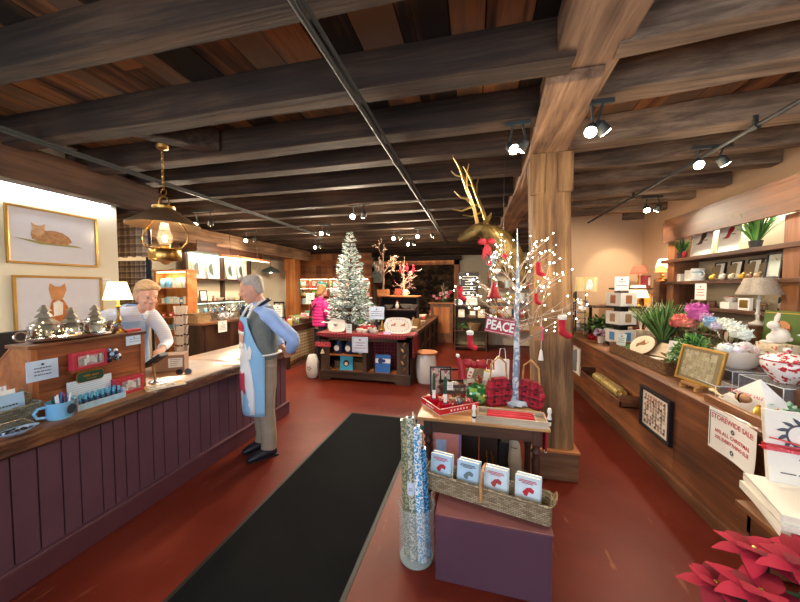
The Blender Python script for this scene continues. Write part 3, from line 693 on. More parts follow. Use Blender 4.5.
for r_ in range(2):
    for i in range(8):
        loc = (bx+.03+(.085 if r_ else .045), 1.61-.118+i*.0335, CZ+.008)
        if bot0 is None:
            bot0 = thing('balm_bottle', 'little blue capped bottle in the striped display tray on the counter', 'bottle', loc, 0, 'blue bottles in the striped tray')
            build('body', MB().lathe([(.012, 0), (.012, .045), (.006, .055), (0, .055)], n=10), paint('#2a5b8c', .3), bot0, smooth=True); build('cap', MB().lathe([(.008, .052), (.008, .082), (0, .084)], n=10), paint('#5fc6ee', .3), bot0, smooth=True); build('bottle_label', MB().lathe([(.0125, .01), (.0125, .035)], n=10), paint('#20423a', .5), bot0)
        else: dup(bot0, loc)
m = MB()
for i in range(7): m.bb(-.13+i*.0385, -.13+i*.0385+.031, -.1165, -.1142, .006, .038)
build('price_flaps', m, paint('#a9def5', .5), bpy.data.objects['candy_display'])
# big mug of pens
t = thing('jumbo_mug', 'big pale blue mug with dark emblem, full of pens, on the counter', 'mug', (-2.48, 1.375, CZ), PI/2-.2)
m_mug = paint('#7fc0ea', .25, var=.05, coat=.5)
build('body', MB().lathe([(.055, 0), (.062, .01), (.064, .1), (.067, .104), (.061, .104), (.057, .015), (0, .012)], n=26), m_mug, t, smooth=True)
build('handle', MB().tube([(-.06, 0, .085), (-.095, 0, .085), (-.112, 0, .06), (-.1, 0, .03), (-.06, 0, .022)], .009, 8), m_mug, t, smooth=True)
m = MB(); m.tf((.03, -.058, .055), (PI/2, 0, .5)).lathe([(.03, 0), (.027, .005), (0, .006)], n=14); build('emblem', m, paint('#27323d', .5), t)
pen = None; random.seed(12); pc = ['#1d2a44', '#d24a3c', '#2f4d35', '#dfe6ea', '#1c1c20', '#2e63b0']
for i in range(16):
    a = random.random()*6.28; r_ = random.uniform(.005, .045); 
    o = build('pen', MB().tube([(0, 0, 0), (random.uniform(-.02, .02), random.uniform(-.02, .02), .125+random.uniform(-.01, .02))], .005, 7), paint(pc[i % 6], .35), None, smooth=True, loc=Vector((-2.48+math.cos(a)*r_, 1.375+math.sin(a)*r_, CZ+.014)))
    tag(o, '%s pen standing with the others in the jumbo mug' % ['dark blue', 'red', 'green', 'white', 'black', 'bright blue'][i % 6], 'pen', 'pens in the jumbo mug')
# wicker basket with leaflets at the very left
t = thing('wicker_basket', 'rustic woven basket of leaflets at the left edge of the counter', 'basket', (-2.6, 1.17, CZ), PI/2)
rim_basket(t, .24, .17, .12, mat=wicker('#8c8c7c', '#5d5a4c', 50), flare=.04)
build('handle', MB().tube([(.12, 0, .1), (.13, 0, .16), (.1, .02, .2)], .01, 6), m_wick2, t)
for i in range(3):
    card(['pink striped leaflet standing at the back of the left basket', 'middle pale leaflet in the left basket', 'front pale blue leaflet in the left basket'][i], (-2.64+.03*i, 1.14+.02*i, CZ+.02), .19, .21-.02*i, PI/2, lines=2, tilt=-.1, mat=(plaid('#e6ebf2', '#d9a9ad', '#ffffff', 40, ('x',)), m_paper, m_lblue)[i], cat='leaflet', name='leaflet', mark=False)
t = thing('glass_dish', 'oval blue-rimmed glass dish of dark sweets at the counter edge', 'dish', (-2.44, 1.165, CZ), PI/2)
build('body', MB().lathe([(.05, 0), (.085, .018), (.09, .024), (.08, .022), (.045, .006), (0, .006)], n=22, e=.55), paint('#a9c9e8', .12, var=.1, coat=.6), t, smooth=True)
m = MB(); random.seed(9)
for _ in range(18): m.ell((random.uniform(-.055, .055), random.uniform(-.025, .025), .02), (.012, .009, .008), 7, 5)
build('sweets', m, multi(['#1c2029', '#3b4a63', '#101216', '#c8d8ea'], .3), t, smooth=True)
build('back_rail', MB().tube([(-.09, .03, .02), (-.05, .05, .06), (.05, .05, .06), (.09, .03, .02)], .004, 6), m_silver, t)
# payment terminal
t = thing('card_reader', 'black payment terminal tilted on a chrome stand at the end of the bureau', 'card reader', (-2.63, 2.085, CZ), PI/2)
build('stand', MB().lathe([(.045, 0), (.045, .008), (.012, .02), (.012, .15), (.03, .17)], n=16), m_silver, t, smooth=True)
m = MB().tf((0, -.01, .19), (-.6, 0, .2)); m.bb(-.045, .045, -.09, .09, -.018, .018); build('body', m, m_black, t, bevel=.008)
m = MB().tf((0, -.01, .19), (-.6, 0, .2)); m.bb(-.036, .036, -.0, .075, .0185, .0205); build('screen', m, paint('#5d8f86', .2), t)
m = MB().tf((0, -.01, .19), (-.6, 0, .2))
for i in range(3):
    for j in range(3): m.bb(-.032+i*.023, -.014+i*.023, -.08+j*.023, -.064+j*.023, .0185, .022)
build('keypad', m, multi(['#c8566b', '#dfe2e4', '#7aa88c'], .5), t)
b_ = at(167, 371, z=CZ)
t = thing('parcel_box', 'brown cardboard box with white label under the clerk\'s hand', 'box', (b_.x-.02, b_.y+.06, CZ), math.radians(36))
m_card = paint('#9a7a66', .8, var=.08)
build('carton', MB().bb(-.13, .13, -.09, .09, 0, .15), m_card, t, bevel=.004); build('label', MB().bb(.0, .115, -.0915, -.09, .035, .125), m_paper, t)
build('flap', MB().bb(-.13, .13, -.09, -.002, .15, .154).bb(-.13, .13, .002, .09, .15, .154), m_card, t)
m = MB()
for i in range(4): m.bb(.015, .1-.01*i, -.0925, -.0915, .11-.018*i, .113-.018*i)
build('lettering', m, m_ink, t)
b_ = at(165, 386, z=CZ)
t = thing('magazine', 'yellow and white magazine lying at the counter edge', 'magazine', (b_.x, b_.y, CZ), math.radians(62)); build('pages', MB().bb(-.13, .13, -.07, .07, 0, .006), m_paper, t); build('cover', MB().bb(-.132, .132, -.072, .072, .006, .008), paint('#c9a455', .4), t); build('cover_picture', MB().bb(-.11, .07, -.05, .05, .008, .009), blotch('#e8e3d8', '#8b7d6a', 30), t)
b_ = at(180, 375, z=CZ)
t = thing('sunglasses', 'folded black glasses lying behind the magazine', 'glasses', (b_.x, b_.y+.04, CZ), .5)
build('rim', MB().ring((-.035, 0, .02), .026, .004, 14, 6, 'y').ring((.035, 0, .02), .026, .004, 14, 6, 'y'), m_black, t); build('arm', MB().tube([(-.065, 0, .03), (-.05, .1, .008)], .003, 5), m_black, t); build('arm', MB().tube([(.065, 0, .03), (.05, .1, .008)], .003, 5), m_black, t)
for sx in (-1, 1): build('lens', MB().tf((sx*.035, 0, .02), (PI/2, 0, 0)).lathe([(.024, -.001), (.024, .001)], n=14), paint('#1a2027', .1), t)

# ================================================================= PENDANT LAMP
py_ = 2.2; pc_ = at(164, 212, y=py_); t = thing('pendant_lamp', 'hanging brass oil-lantern style lamp with wide dark conical shade above the counter', 'lamp', (pc_.x, py_, 0))
zt = 2.4
build('canopy', MB().lathe([(.0, 2.915), (.05, 2.915), (.045, 2.89), (.01, 2.88), (0, 2.88)], n=18), m_brass, t, smooth=True)
m = MB()
for i in range(14): m.ring((0, 0, 2.87-i*.025), .011, .0028, 10, 5, 'x' if i % 2 else 'y')
build('chain', m, m_brass, t, smooth=True)
build('hook', MB().ring((0, 0, zt+.12), .03, .005, 16, 6, 'y'), m_brass, t, smooth=True)
build('bail', MB().tube([(-.055, 0, zt-.03), (-.055, 0, zt+.03), (-.04, 0, zt+.07), (0, 0, zt+.09), (.04, 0, zt+.07), (.055, 0, zt+.03), (.055, 0, zt-.03)], .007, 8), m_brass, t, smooth=True)
build('collar', MB().lathe([(.08, zt-.03), (.084, zt-.025), (.084, zt-.002), (.07, zt)], n=30), m_brass, t, smooth=True)
build('lamp_shade', MB().lathe([(.075, zt-.02), (.265, zt-.155), (.27, zt-.168), (.26, zt-.163), (.07, zt-.035)], n=40), paint('#7a6046', .4, .3, var=.2), t, smooth=True)
for sx in (-1, 1): build('side_arm', MB().tube([(sx*.1, 0, zt-.09), (sx*.19, 0, zt-.17), (sx*.25, 0, zt-.25), (sx*.235, 0, zt-.32), (sx*.17, 0, zt-.37), (sx*.08, 0, zt-.38)], .006, 8), m_brass, t, smooth=True)
build('hoop', MB().ring((0, 0, zt-.345), .125, .004, 34, 6), m_brass, t, smooth=True)
build('font', MB().lathe([(0, zt-.5), (.02, zt-.495), (.04, zt-.475), (.115, zt-.462), (.12, zt-.455), (.12, zt-.375), (.115, zt-.368), (.04, zt-.36), (.04, zt-.34), (0, zt-.34)], n=32), m_brass, t, smooth=True)
build('chimney', MB().lathe([(.035, zt-.34), (.055, zt-.3), (.058, zt-.27), (.042, zt-.2), (.027, zt-.14), (.025, zt-.14), (.04, zt-.2), (.055, zt-.27), (.033, zt-.34)], n=24), glass('#fff4dc', .03, .06), t, smooth=True)
build('bulb', MB().ell((0, 0, zt-.275), (.02, .02, .03), 14, 10), glow('#ffdc98', 14), t, smooth=True)
L = bpy.data.lights.new('pendant_light', 'POINT'); L.energy = 7; L.color = (1, .8, .55); L.shadow_soft_size = .05
lo = bpy.data.objects.new('pendant_light', L); COL.objects.link(lo); lo.parent = t; lo.location = (0, 0, zt-.12)
# ================================================================= LEFT FAR WING
# plaid throws hanging on a black rack
t = thing('blanket_rack', 'tall black iron rack beside the end of the cream wall, holding plaid throws', 'rack', (-4.5, 3.3, 0))
m = MB()
for z in (2.78, 2.05, 1.3): m.tube([(-.33, 0, z), (.33, 0, z)], .012, 8)
for x in (-.33, .33): m.tube([(x, 0, 0), (x, 0, 2.85)], .016, 8)
build('rails', m, m_iron, t); build('foot', MB().bb(-.35, -.31, -.2, .2, 0, .03), m_iron, t); build('foot', MB().bb(.31, .35, -.2, .2, 0, .03), m_iron, t)
def drape(label, c, w, h, mat, seed=0, amp=.012, cat='blanket', name='plaid_throw', rz=0, group=None, waves=5):
    m = MB(); n = 28; vs = []; fs = []
    for s_ in (0, 1):
        for i in range(n+1):
            for z in range(7):
                t_ = z/6; x = -w/2+w*i/n; y = amp*(.4+t_)*math.sin(i/n*waves*2*PI+seed)+(-.006 if s_ == 0 else .006)+.01*noise.noise(Vector((i*.3, z*.4, seed)))
                vs.append((x, y, -h*t_+(.008*math.sin(i*.9+seed) if z == 6 else 0)))
    N = (n+1)*7
    for s_ in (0, 1):
        for i in range(n):
            for z in range(6): a = s_*N+i*7+z; fs.append((a, a+7, a+8, a+1))
    for i in range(n):
        for z in (0, 6): a = i*7+z; fs.append((a, a+7, a+7+N, a+N))
    for z in range(6):
        for i in (0, n): a = i*7+z; fs.append((a, a+1, a+1+N, a+N))
    o = build(name, m.add(vs, fs), mat, None, smooth='all', loc=c, rz=rz)
    return tag(o, label, cat, group) if label else o
drape('brown and cream plaid throw, upper one on the black rack', (-4.5, 3.27, 2.79), .64, .68, plaid('#a48b74', '#5d4538', '#d0bda4', 9), 1)
drape('darker checked throw, lower one on the black rack behind the clerk', (-4.5, 3.27, 2.05), .64, .62, plaid('#8f7a6a', '#3b2c2a', '#c4b09c', 12), 2)
# a coat-like dark scarf bundle at the rack's right end
drape('black knitted scarf hanging at the right end of the blanket rack', (-4.13, 3.24, 2.1), .06, .8, paint('#26262c', .95, var=.3, scale=40), 3, .02, 'scarf', 'scarf')

def shelf_case(t, w, d, h, zs, mat, mat2=None, th=.03, back=True, plinth=.08):
    build('side_panel', MB().bb(-w/2, -w/2+th, -d, 0, 0, h), mat, t, bevel=.003); build('side_panel', MB().bb(w/2-th, w/2, -d, 0, 0, h), mat, t, bevel=.003)
    build('top_board', MB().bb(-w/2-.015, w/2+.015, -d-.015, 0, h, h+.03), mat, t, bevel=.003)
    if back: build('back_panel', MB().bb(-w/2+th, w/2-th, -.015, 0, .03, h), mat2 or mat, t)
    for z in zs: build('shelf', MB().bb(-w/2+th, w/2-th, -d+.005, -.015, z-.022, z), mat, t, bevel=.002)
def fill(xs, y, z, kinds, where, root, group, rz=0, cat='giftware', jitter=.0, frame=None):
    """countable shop goods on a shelf; each its own object, told apart by look and order"""
    for i, (x, kd) in enumerate(zip(xs, kinds)):
        colr, cname, shape, sz = kd
        nm = {'box': 'gift_box', 'jar': 'jar', 'mug': 'mug', 'bowl': 'bowl', 'tin': 'tin', 'bag': 'gift_bag', 'fig': 'figurine', 'plate': 'plate', 'bottle': 'bottle', 'book': 'book'}[shape]
        lab = '%s %s, %s from left, %s' % (cname, nm.replace('_', ' '), ORD[i], where)
        c = frame @ Vector((x, y, z)); t_ = thing(nm, lab, nm.replace('_', ' '), c, rz, group); a = paint(colr, .4, var=.1, scale=20); s_ = sz
        if shape in ('box', 'book'): build('box', MB().bb(-s_*.4, s_*.4, -s_*.3, s_*.3, 0, s_), a, t_, bevel=.003); build('label', MB().bb(-s_*.28, s_*.28, -s_*.3-.002, -s_*.3, s_*.25, s_*.7), m_paper, t_)
        elif shape == 'jar': build('body', MB().lathe([(s_*.3, 0), (s_*.36, .1*s_), (s_*.36, s_*.7), (s_*.28, s_*.8), (0, s_*.8)], n=12), a, t_, smooth=True); build('lid', MB().lathe([(s_*.3, s_*.8), (s_*.3, s_*.95), (0, s_*.97)], n=12), m_paper, t_, smooth=True)
        elif shape == 'tin': build('body', MB().lathe([(s_*.5, 0), (s_*.5, s_*.6), (0, s_*.6)], n=14), a, t_, smooth=True); build('lid', MB().lathe([(s_*.52, s_*.55), (s_*.52, s_*.7), (0, s_*.72)], n=14), m_silver, t_, smooth=True)
        elif shape == 'mug': build('body', MB().lathe([(s_*.36, 0), (s_*.42, s_*.1), (s_*.42, s_), (s_*.38, s_), (s_*.36, s_*.1), (0, s_*.1)], n=14), a, t_, smooth=True); build('handle', MB().ring((s_*.45, 0, s_*.5), s_*.22, s_*.06, 12, 6, 'y'), a, t_, smooth=True)
        elif shape == 'bowl': build('body', MB().lathe([(s_*.3, 0), (s_*.6, s_*.3), (s_*.75, s_*.6), (s_*.7, s_*.6), (s_*.5, s_*.3), (0, s_*.12)], n=16), a, t_, smooth=True); build('foot', MB().lathe([(s_*.32, 0), (s_*.32, s_*.04), (0, s_*.04)], n=14), a, t_)
        elif shape == 'bottle': build('body', MB().lathe([(s_*.2, 0), (s_*.22, s_*.6), (s_*.08, s_*.75), (s_*.08, s_*.9)], n=12), a, t_, smooth=True); build('cap', MB().lathe([(s_*.1, s_*.88), (s_*.1, s_), (0, s_)], n=10), m_paper, t_)
        elif shape == 'bag': build('body', MB().loft([[(-.4*s_, -.1*s_, 0), (.4*s_, -.1*s_, 0), (.4*s_, .1*s_, 0), (-.4*s_, .1*s_, 0)], [(-.38*s_, -.14*s_, .4*s_), (.38*s_, -.14*s_, .4*s_), (.38*s_, .14*s_, .4*s_), (-.38*s_, .14*s_, .4*s_)], [(-.36*s_, -.02*s_, s_), (.36*s_, -.02*s_, s_), (.36*s_, .02*s_, s_), (-.36*s_, .02*s_, s_)]]), a, t_, bevel=.004); build('label', MB().bb(-s_*.24, s_*.24, -s_*.145, -s_*.13, s_*.3, s_*.62), m_paper, t_); build('tie', MB().bb(-.2*s_, .2*s_, -.035*s_, .035*s_, s_*.9, s_*.96), m_gold, t_)
        elif shape == 'fig': m = MB(); m.ell((0, 0, s_*.35), (s_*.25, s_*.22, s_*.35)); m.ell((0, 0, s_*.82), (s_*.17, s_*.17, s_*.18)); build('body', m, a, t_, smooth=True); build('hat', MB().lathe([(s_*.17, s_*.88), (s_*.05, s_*1.08), (0, s_*1.12)], n=10), m_red, t_, smooth=True)
        elif shape == 'plate': m = MB().tf((0, 0, s_*.5), (PI/2-.2, 0, 0)).lathe([(s_*.25, -.008), (s_*.5, .004), (s_*.5, .009), (s_*.24, 0), (0, 0)], n=20); build('dish', m, a, t_, smooth=True); build('stand', MB().tube([(-s_*.2, -.03, 0), (-s_*.2, .04, 0), (0, .06, s_*.4)], .004, 5).tube([(s_*.2, -.03, 0), (s_*.2, .04, 0), (0, .06, s_*.4)], .004, 5), m_iron, t_)
RN = random.Random(21)
def kinds(n, pal, shapes, s0, s1):
    return [(*RN.choice(pal), RN.choice(shapes), RN.uniform(s0, s1)) for _ in range(n)]
PAL_COOL = [('#e8eef0', 'white'), ('#8fc3dd', 'light blue'), ('#5b93c4', 'blue'), ('#cfe0e0', 'pale grey'), ('#b9d6c4', 'mint')]
PAL_WARM = [('#d9c29a', 'cream'), ('#b5503f', 'brick red'), ('#e8e2d0', 'off-white'), ('#6d4a35', 'brown'), ('#8f9c5c', 'olive')]
PAL_XMAS = [('#b5202c', 'red'), ('#2f6b38', 'green'), ('#efe9de', 'white'), ('#cfa75d', 'gold'), ('#d9848c', 'pink'), ('#5c8f6a', 'sage green')]
PAL_BAG = [('#59b7b0', 'turquoise'), ('#6fc04c', 'bright green'), ('#e6a0a8', 'pink'), ('#f0d99a', 'yellow'), ('#c4e3ea', 'pale blue'), ('#e9e4da', 'white'), ('#2f8f6a', 'emerald'), ('#d96a58', 'coral')]
def fr(t): return Matrix.LocRotScale(t.location, Euler((0, 0, t.rotation_euler.z)), None)

# orange lit shelf case facing the viewer
t = thing('shelf_case', 'narrow orange-brown lit shelf case of jars and mugs behind the clerk', 'shelf', (-5.93, 5.3, 0))
shelf_case(t, .82, .22, 2.03, (.5, .85, 1.1, 1.38, 1.7), m_orange_x, wood(['#a8672f', '#cf9050', '#e2ad6c'], 'z', 6), th=.05)
m = MB().bb(-.36, .36, -.2, -.17, 2.005, 2.02); build('light_strip', m, glow('#ffd9a0', 14), t)
F = fr(t)
for z, n, pal, sh, a, b, wh in ((1.7, 5, PAL_COOL, ('box', 'jar', 'mug'), .13, .22, 'the top shelf of the orange case'), (1.38, 6, PAL_COOL, ('mug', 'bowl', 'box'), .1, .15, 'the second shelf of the orange case'), (1.1, 4, [('#d7473c', 'red'), ('#c4553f', 'rusty red')], ('box', 'tin'), .08, .11, 'the third shelf of the orange case'), (.85, 5, PAL_COOL, ('bowl', 'box', 'mug'), .1, .15, 'the fourth shelf of the orange case')):
    fill([-.3+.6*i/(n-1) for i in range(n)], -.12, z, kinds(n, pal, sh, a, b), wh, t, 'goods on '+wh, frame=F)
# card spinner in front of it
t = thing('card_spinner', 'tall wire card spinner filled with pale cards before the orange case', 'card rack', (-5.14, 4.58, 0), .3)
build('pole', MB().tube([(0, 0, 0), (0, 0, 1.42)], .012), m_iron, t); build('foot', MB().lathe([(.2, 0), (.2, .02), (.03, .04), (0, .04)], n=18), m_iron, t, smooth=True)
m = MB()
for i in range(5): m.ring((0, 0, .5+i*.18), .1, .004, 16, 5)
build('wire_rings', m, m_iron, t)
for i in range(5):
    for j in range(4):
        a = j*PI/2+.3; mm = MB().tf((math.cos(a)*.09, math.sin(a)*.09, .58+i*.18), (0, .1, a)); mm.bb(-.003, .003, -.055, .055, -.075, .075); build('card', mm, multi(['#e6ded6', '#d5c8c4', '#c4b6ac', '#e9e4da']), t)

# wide dark shelf unit on the far left wall (faces +x)
UX = -5.95
t = thing('bay_shelving', 'dark brown wall shelving with a bright green-white lit top bay of framed pictures', 'shelf', (UX, 6.32, 0), PI/2)
w_ = 1.9
for x in (-w_/2-.03, -.0, w_/2-.03): build('upright', MB().bb(x, x+.06, -.12, 0, 0, 2.62), m_dkwood, t, bevel=.004)
build('cornice', MB().bb(-w_/2-.06, w_/2+.06, -.44, 0, 2.45, 2.68), m_dkwood_x, t, bevel=.006)
build('back_panel', MB().bb(-w_/2, w_/2, -.03, -.01, 0, 2.5), m_cream, t)
for z in (1.15, 1.4, 1.9): build('shelf', MB().bb(-w_/2, w_/2, -.34, -.03, z-.03, z), m_dkwood_x, t, bevel=.003)
build('light_strip', MB().bb(-w_/2+.05, w_/2-.05, -.08, -.05, 2.42, 2.44).bb(-w_/2+.05, w_/2-.05, -.3, -.28, 1.355, 1.368), glow('#d8ffe0', 3.5), t)
F = fr(t); Z90 = PI/2
for i, x in enumerate((-.72, -.34, .22, .58)):
    framed('white framed print in the lit top bay of far left shelving, %s from left' % ORD[i], F @ Vector((x, -.2, 1.905)), .3, .42, Z90, -.14, fr=m_white, fw=.02, art=art_dots(['#4c6a5c', '#6b6f6a'], 1, 1, .5), mat_=m_paper, group='prints in the far left top bay')
framed('small black framed picture on the middle shelf of the far left shelving', F @ Vector((-.62, -.2, 1.405)), .2, .24, Z90, -.1, fr=m_black, fw=.02, mat_=m_paper)
fill([-.85, -.4, -.22, .12, .3, .48, .66, .84], -.22, 1.4, kinds(8, PAL_WARM, ('jar', 'bowl', 'fig'), .1, .15), 'the middle shelf of the far left shelving', t, 'goods on the far left middle shelf', Z90, frame=F)
fill([-.85, -.65, -.45, -.2, .15, .4, .6, .8], -.24, 1.15, kinds(8, PAL_COOL, ('box', 'bowl', 'jar'), .1, .15), 'the lowest lit shelf of the far left shelving', t, 'goods on the far left low shelf', Z90, frame=F)
# dark counter in front of it
t = thing('dark_counter', 'dark wooden counter at the far left with a white notice on its front edge', 'counter', (-4.93, 5.75, 0), PI/2)
build('body', MB().bb(-.95, .95, -.02, .5, .05, 1.0), m_dkwood, t, bevel=.004); build('top_board', MB().bb(-1.0, 1.0, -.08, .54, 1.0, 1.045), wood(['#4d2c18', '#7c4d2c', '#a0693f'], 'x', 7, .4, coat=.3), t, bevel=.005)
for x in (-.9, -.3, .3, .86): build('stile', MB().bb(x, x+.06, -.035, -.02, .05, 1.0), m_dkwood, t, bevel=.003)
build('pull_out_shelf', MB().bb(.0, .5, -.33, -.03, .78, .81), m_orange_x, t, bevel=.004)
F = fr(t)
card('white notice hanging on the front edge of the dark far-left counter', F @ Vector((-.55, -.1, .83)), .22, .22, Z90, 4)
t2 = thing('wicker_box', 'tan wicker box at the left end of the dark far-left counter', 'basket', F @ Vector((-.8, .2, 1.045)), Z90); rim_basket(t2, .3, .26, .16)
t2 = thing('wire_basket', 'wide diamond-pattern wire basket on the dark far-left counter', 'basket', F @ Vector((-.2, .15, 1.045)), Z90)
m = MB(); nn = 18
for i in range(nn):
    for sg in (-1, 1):
        pts = []
        for q_ in range(5): a = (i+sg*q_*.7)/nn*2*PI; rr = .2+.02*q_; pts.append((rr*1.5*math.cos(a), rr*math.sin(a)*.8, .02+q_*.065*(1+.3*abs(math.cos(a)))))
        m.tube(pts, .005, 5)
build('mesh', m, m_silver, t2); build('bottom', MB().lathe([(.2, .0), (.2, .02), (0, .02)], n=20, e=.6), m_silver, t2)
for i, (dx, r_) in enumerate(((-.12, .07), (.02, .08), (.14, .06))):
    tag(build('cloth_bundle', MB().ell((0, 0, r_*.8), (r_*1.1, r_, r_*.8), 12, 8, .4, i), paint(['#dfe4ea', '#a9b4c4', '#e7e3dc'][i], .9), None, smooth=True, loc=F @ Vector((-.2+dx, .15, 1.07))), ['white cloth bundle at left inside the diamond wire basket', 'grey-blue cloth bundle in the middle of the wire basket', 'small cream bundle at right inside the wire basket'][i], 'textile', 'bundles in the wire basket')
m = MB(); random.seed(6)
for i, (dx, colr, cn) in enumerate(((.28, '#26314f', 'navy'), (.4, '#1f2740', 'very dark blue'), (.55, '#ece8df', 'white'), (.68, '#d8d4cc', 'pale grey'), (.82, '#2f3f78', 'royal blue'))):
    t2 = thing('soft_toy', '%s soft figure sitting on the dark far-left counter, %s from the wire basket' % (cn, ORD[i]), 'toy', F @ Vector((dx, .12, 1.045)), Z90, 'soft figures on the far left counter')
    build('body', MB().ell((0, 0, .09), (.07, .06, .1), 10, 8, .3, i).ell((0, -.01, .21), (.05, .05, .05), 10, 8), paint(colr, .9), t2, smooth=True)
    build('arm', MB().tube([(-.05, -.02, .14), (-.09, -.05, .08)], .02, 7), paint(colr, .9), t2, smooth=True); build('arm', MB().tube([(.05, -.02, .14), (.09, -.05, .08)], .02, 7), paint(colr, .9), t2, smooth=True)
t2 = thing('flour_sack', 'grey and white printed parcel on the pull-out shelf below the far counter', 'parcel', F @ Vector((.25, -.18, .812)), Z90); build('body', MB().ell((0, 0, .07), (.2, .09, .075), 14, 8, .2, 4), blotch('#b9bcb6', '#7d8580', 25), t2, smooth=True); build('tie', MB().ring((.1, 0, .07), .07, .006, 16, 6, 'x'), m_black, t2)
t2 = thing('red_cushion', 'dark red cushion under the pull-out shelf of the far left counter', 'cushion', F @ Vector((.35, -.22, .0)), Z90); build('cover', MB().ell((0, 0, .3), (.24, .13, .3), 14, 8, .1, 2), paint('#8c1f33', .9), t2, smooth=True); build('piping', MB().ring((0, 0, .3), .235, .006, 24, 6, 'y', ), paint('#6a1526', .8), t2)
# copper-shaded bar pendants over it
for i, (u, v) in enumerate(((228, 256), (250, 264))): pass
t = thing('bar_light', 'long copper coloured bar light hanging over the dark far-left counter', 'lamp', (-4.75, 5.85, 0), PI/2)
build('bar', MB().bb(-.75, .75, -.03, .03, 2.3, 2.345), paint('#b0653a', .35, .5), t, bevel=.006); build('tube_light', MB().bb(-.7, .7, -.015, .015, 2.29, 2.299), glow('#fff2d8', 5), t)
for x in (-.5, .3): build('hanging_rod', MB().tube([(x, 0, 2.34), (x, 0, 2.92)], .006, 6), m_iron, t)
# white panelled doors further along the left wall
struct('door_1', MB().bb(XF, XF+.04, 7.6, 8.5, 0, 2.4).bb(XF, XF+.06, 7.65, 8.0, .2, 2.2).bb(XF, XF+.06, 8.1, 8.45, .2, 2.2), paint('#e7dcc0', .6), bevel=.004)
t = thing('dome_pendant', 'small grey dome pendant glowing far back left of the far post', 'lamp', (-5.95, 8.3, 0))
build('lamp_shade', MB().lathe([(.28, 2.16), (.22, 2.24), (.08, 2.31), (.03, 2.34), (.02, 2.34), (.27, 2.155)], n=24), paint('#5b6a66', .4, .3), t, smooth=True); build('bulb', MB().ell((0, 0, 2.18), (.05, .05, .04)), glow('#fff6e0', 14), t); build('cord', MB().tube([(0, 0, 2.33), (0, 0, 2.92)], .005, 6), m_black, t)

# far wood-boarded wall and rack of hanging bags
mb = MB()
for i in range(14): mb.bb(-6.38+i*.21, -6.38+i*.21+.2, 10.3, 10.33, 0, 2.9)
struct('wall_boarded', mb, wood(['#5a3018', '#8a5330', '#ad7445'], 'x', 4, .6, .2, island=.3))
struct('trim_92', MB().bb(-6.4, -3.4, 10.24, 10.3, 2.5, 2.68).bb(-6.4, -3.4, 10.2, 10.3, 2.04, 2.1).bb(-4.75, -4.68, 10.24, 10.3, 2.1, 2.5), m_orange_x)
t = thing('candy_shelving', 'long lit wooden shelving of bright packaged sweets across the far left end', 'shelf', (-4.85, 10.2, 0))
shelf_case(t, 3.0, .35, 2.0, (.4, .8, 1.12, 1.42, 1.7), m_orange_x, m_orange)
build('light_strip', MB().bb(-1.4, 1.4, -.3, -.28, 1.98, 1.995).bb(-1.4, 1.4, -.3, -.28, 1.665, 1.677), glow('#fff3d0', 6), t)
for x in (-.75, 0, .75): build('divider', MB().bb(x-.015, x+.015, -.33, -.015, .03, 2.0), m_orange, t)
F = fr(t); xs = [-1.4+.2*i for i in range(15)]
for z, wh, sh in ((1.7, 'the top shelf of the candy shelving', ('bag', 'box')), (1.42, 'the second shelf of the candy shelving', ('bag', 'box', 'tin')), (1.12, 'the third shelf of the candy shelving', ('box', 'jar'))):
    fill(xs, -.2, z, kinds(15, PAL_BAG, sh, .17, .23), wh, t, 'goods on '+wh, frame=F)
# ================================================================= LEFT MIDDLE TABLE WITH PLAID SKIRT
t = thing('skirted_table', 'long dark table with tan checked cloth skirt behind the white-haired man', 'table', (-4.2, 7.2, 0))
build('tabletop', MB().bb(-.45, .45, -1.45, 1.5, .85, .89), m_dkwood_y, t, bevel=.005)
for x, y in ((-.4, -1.4), (.4, -1.4), (-.4, 1.4), (.4, 1.4)): build('leg', MB().box((x, y, .425), (.07, .07, .85)), m_dkwood, t, bevel=.004)
build('apron_rail', MB().bb(.41, .44, -1.36, 1.36, .76, .85).bb(-.4, .4, -1.43, -1.4, .76, .85), m_dkwood_y, t)
m_tan = plaid('#c2a77c', '#6e5334', '#e8d8b4', 14, ('y', 'z')); m_tanx = plaid('#c2a77c', '#6e5334', '#e8d8b4', 14, ('x', 'z'))
o = drape(None, (.395, 0, .76), 2.6, .68, m_tanx, 4, .012, name='cloth_skirt', rz=PI/2, waves=26); o.parent = t
o = drape(None, (0, -1.38, .76), .76, .68, m_tanx, 5, .012, name='cloth_skirt', waves=9); o.parent = t
F = fr(t)
for i in range(4):
    fill([.34, .15, -.08, -.3], -1.2+.62*i, .89, kinds(4, PAL_XMAS+PAL_WARM, ('fig', 'bowl', 'box', 'jar', 'bag'), .12, .2), 'row %s of the skirted table top' % ['nearest', 'second nearest', 'third', 'farthest'][i], t, 'christmas goods on the skirted table', .5, frame=F)
for i in range(3):
    fill([.35, .1, -.2], -.9+.62*i, .89, kinds(3, PAL_XMAS, ('fig', 'box', 'tin'), .1, .16), 'gap %s of the skirted table top' % ['one', 'two', 'three'][i], t, 'christmas goods between the rows', .2, frame=F)
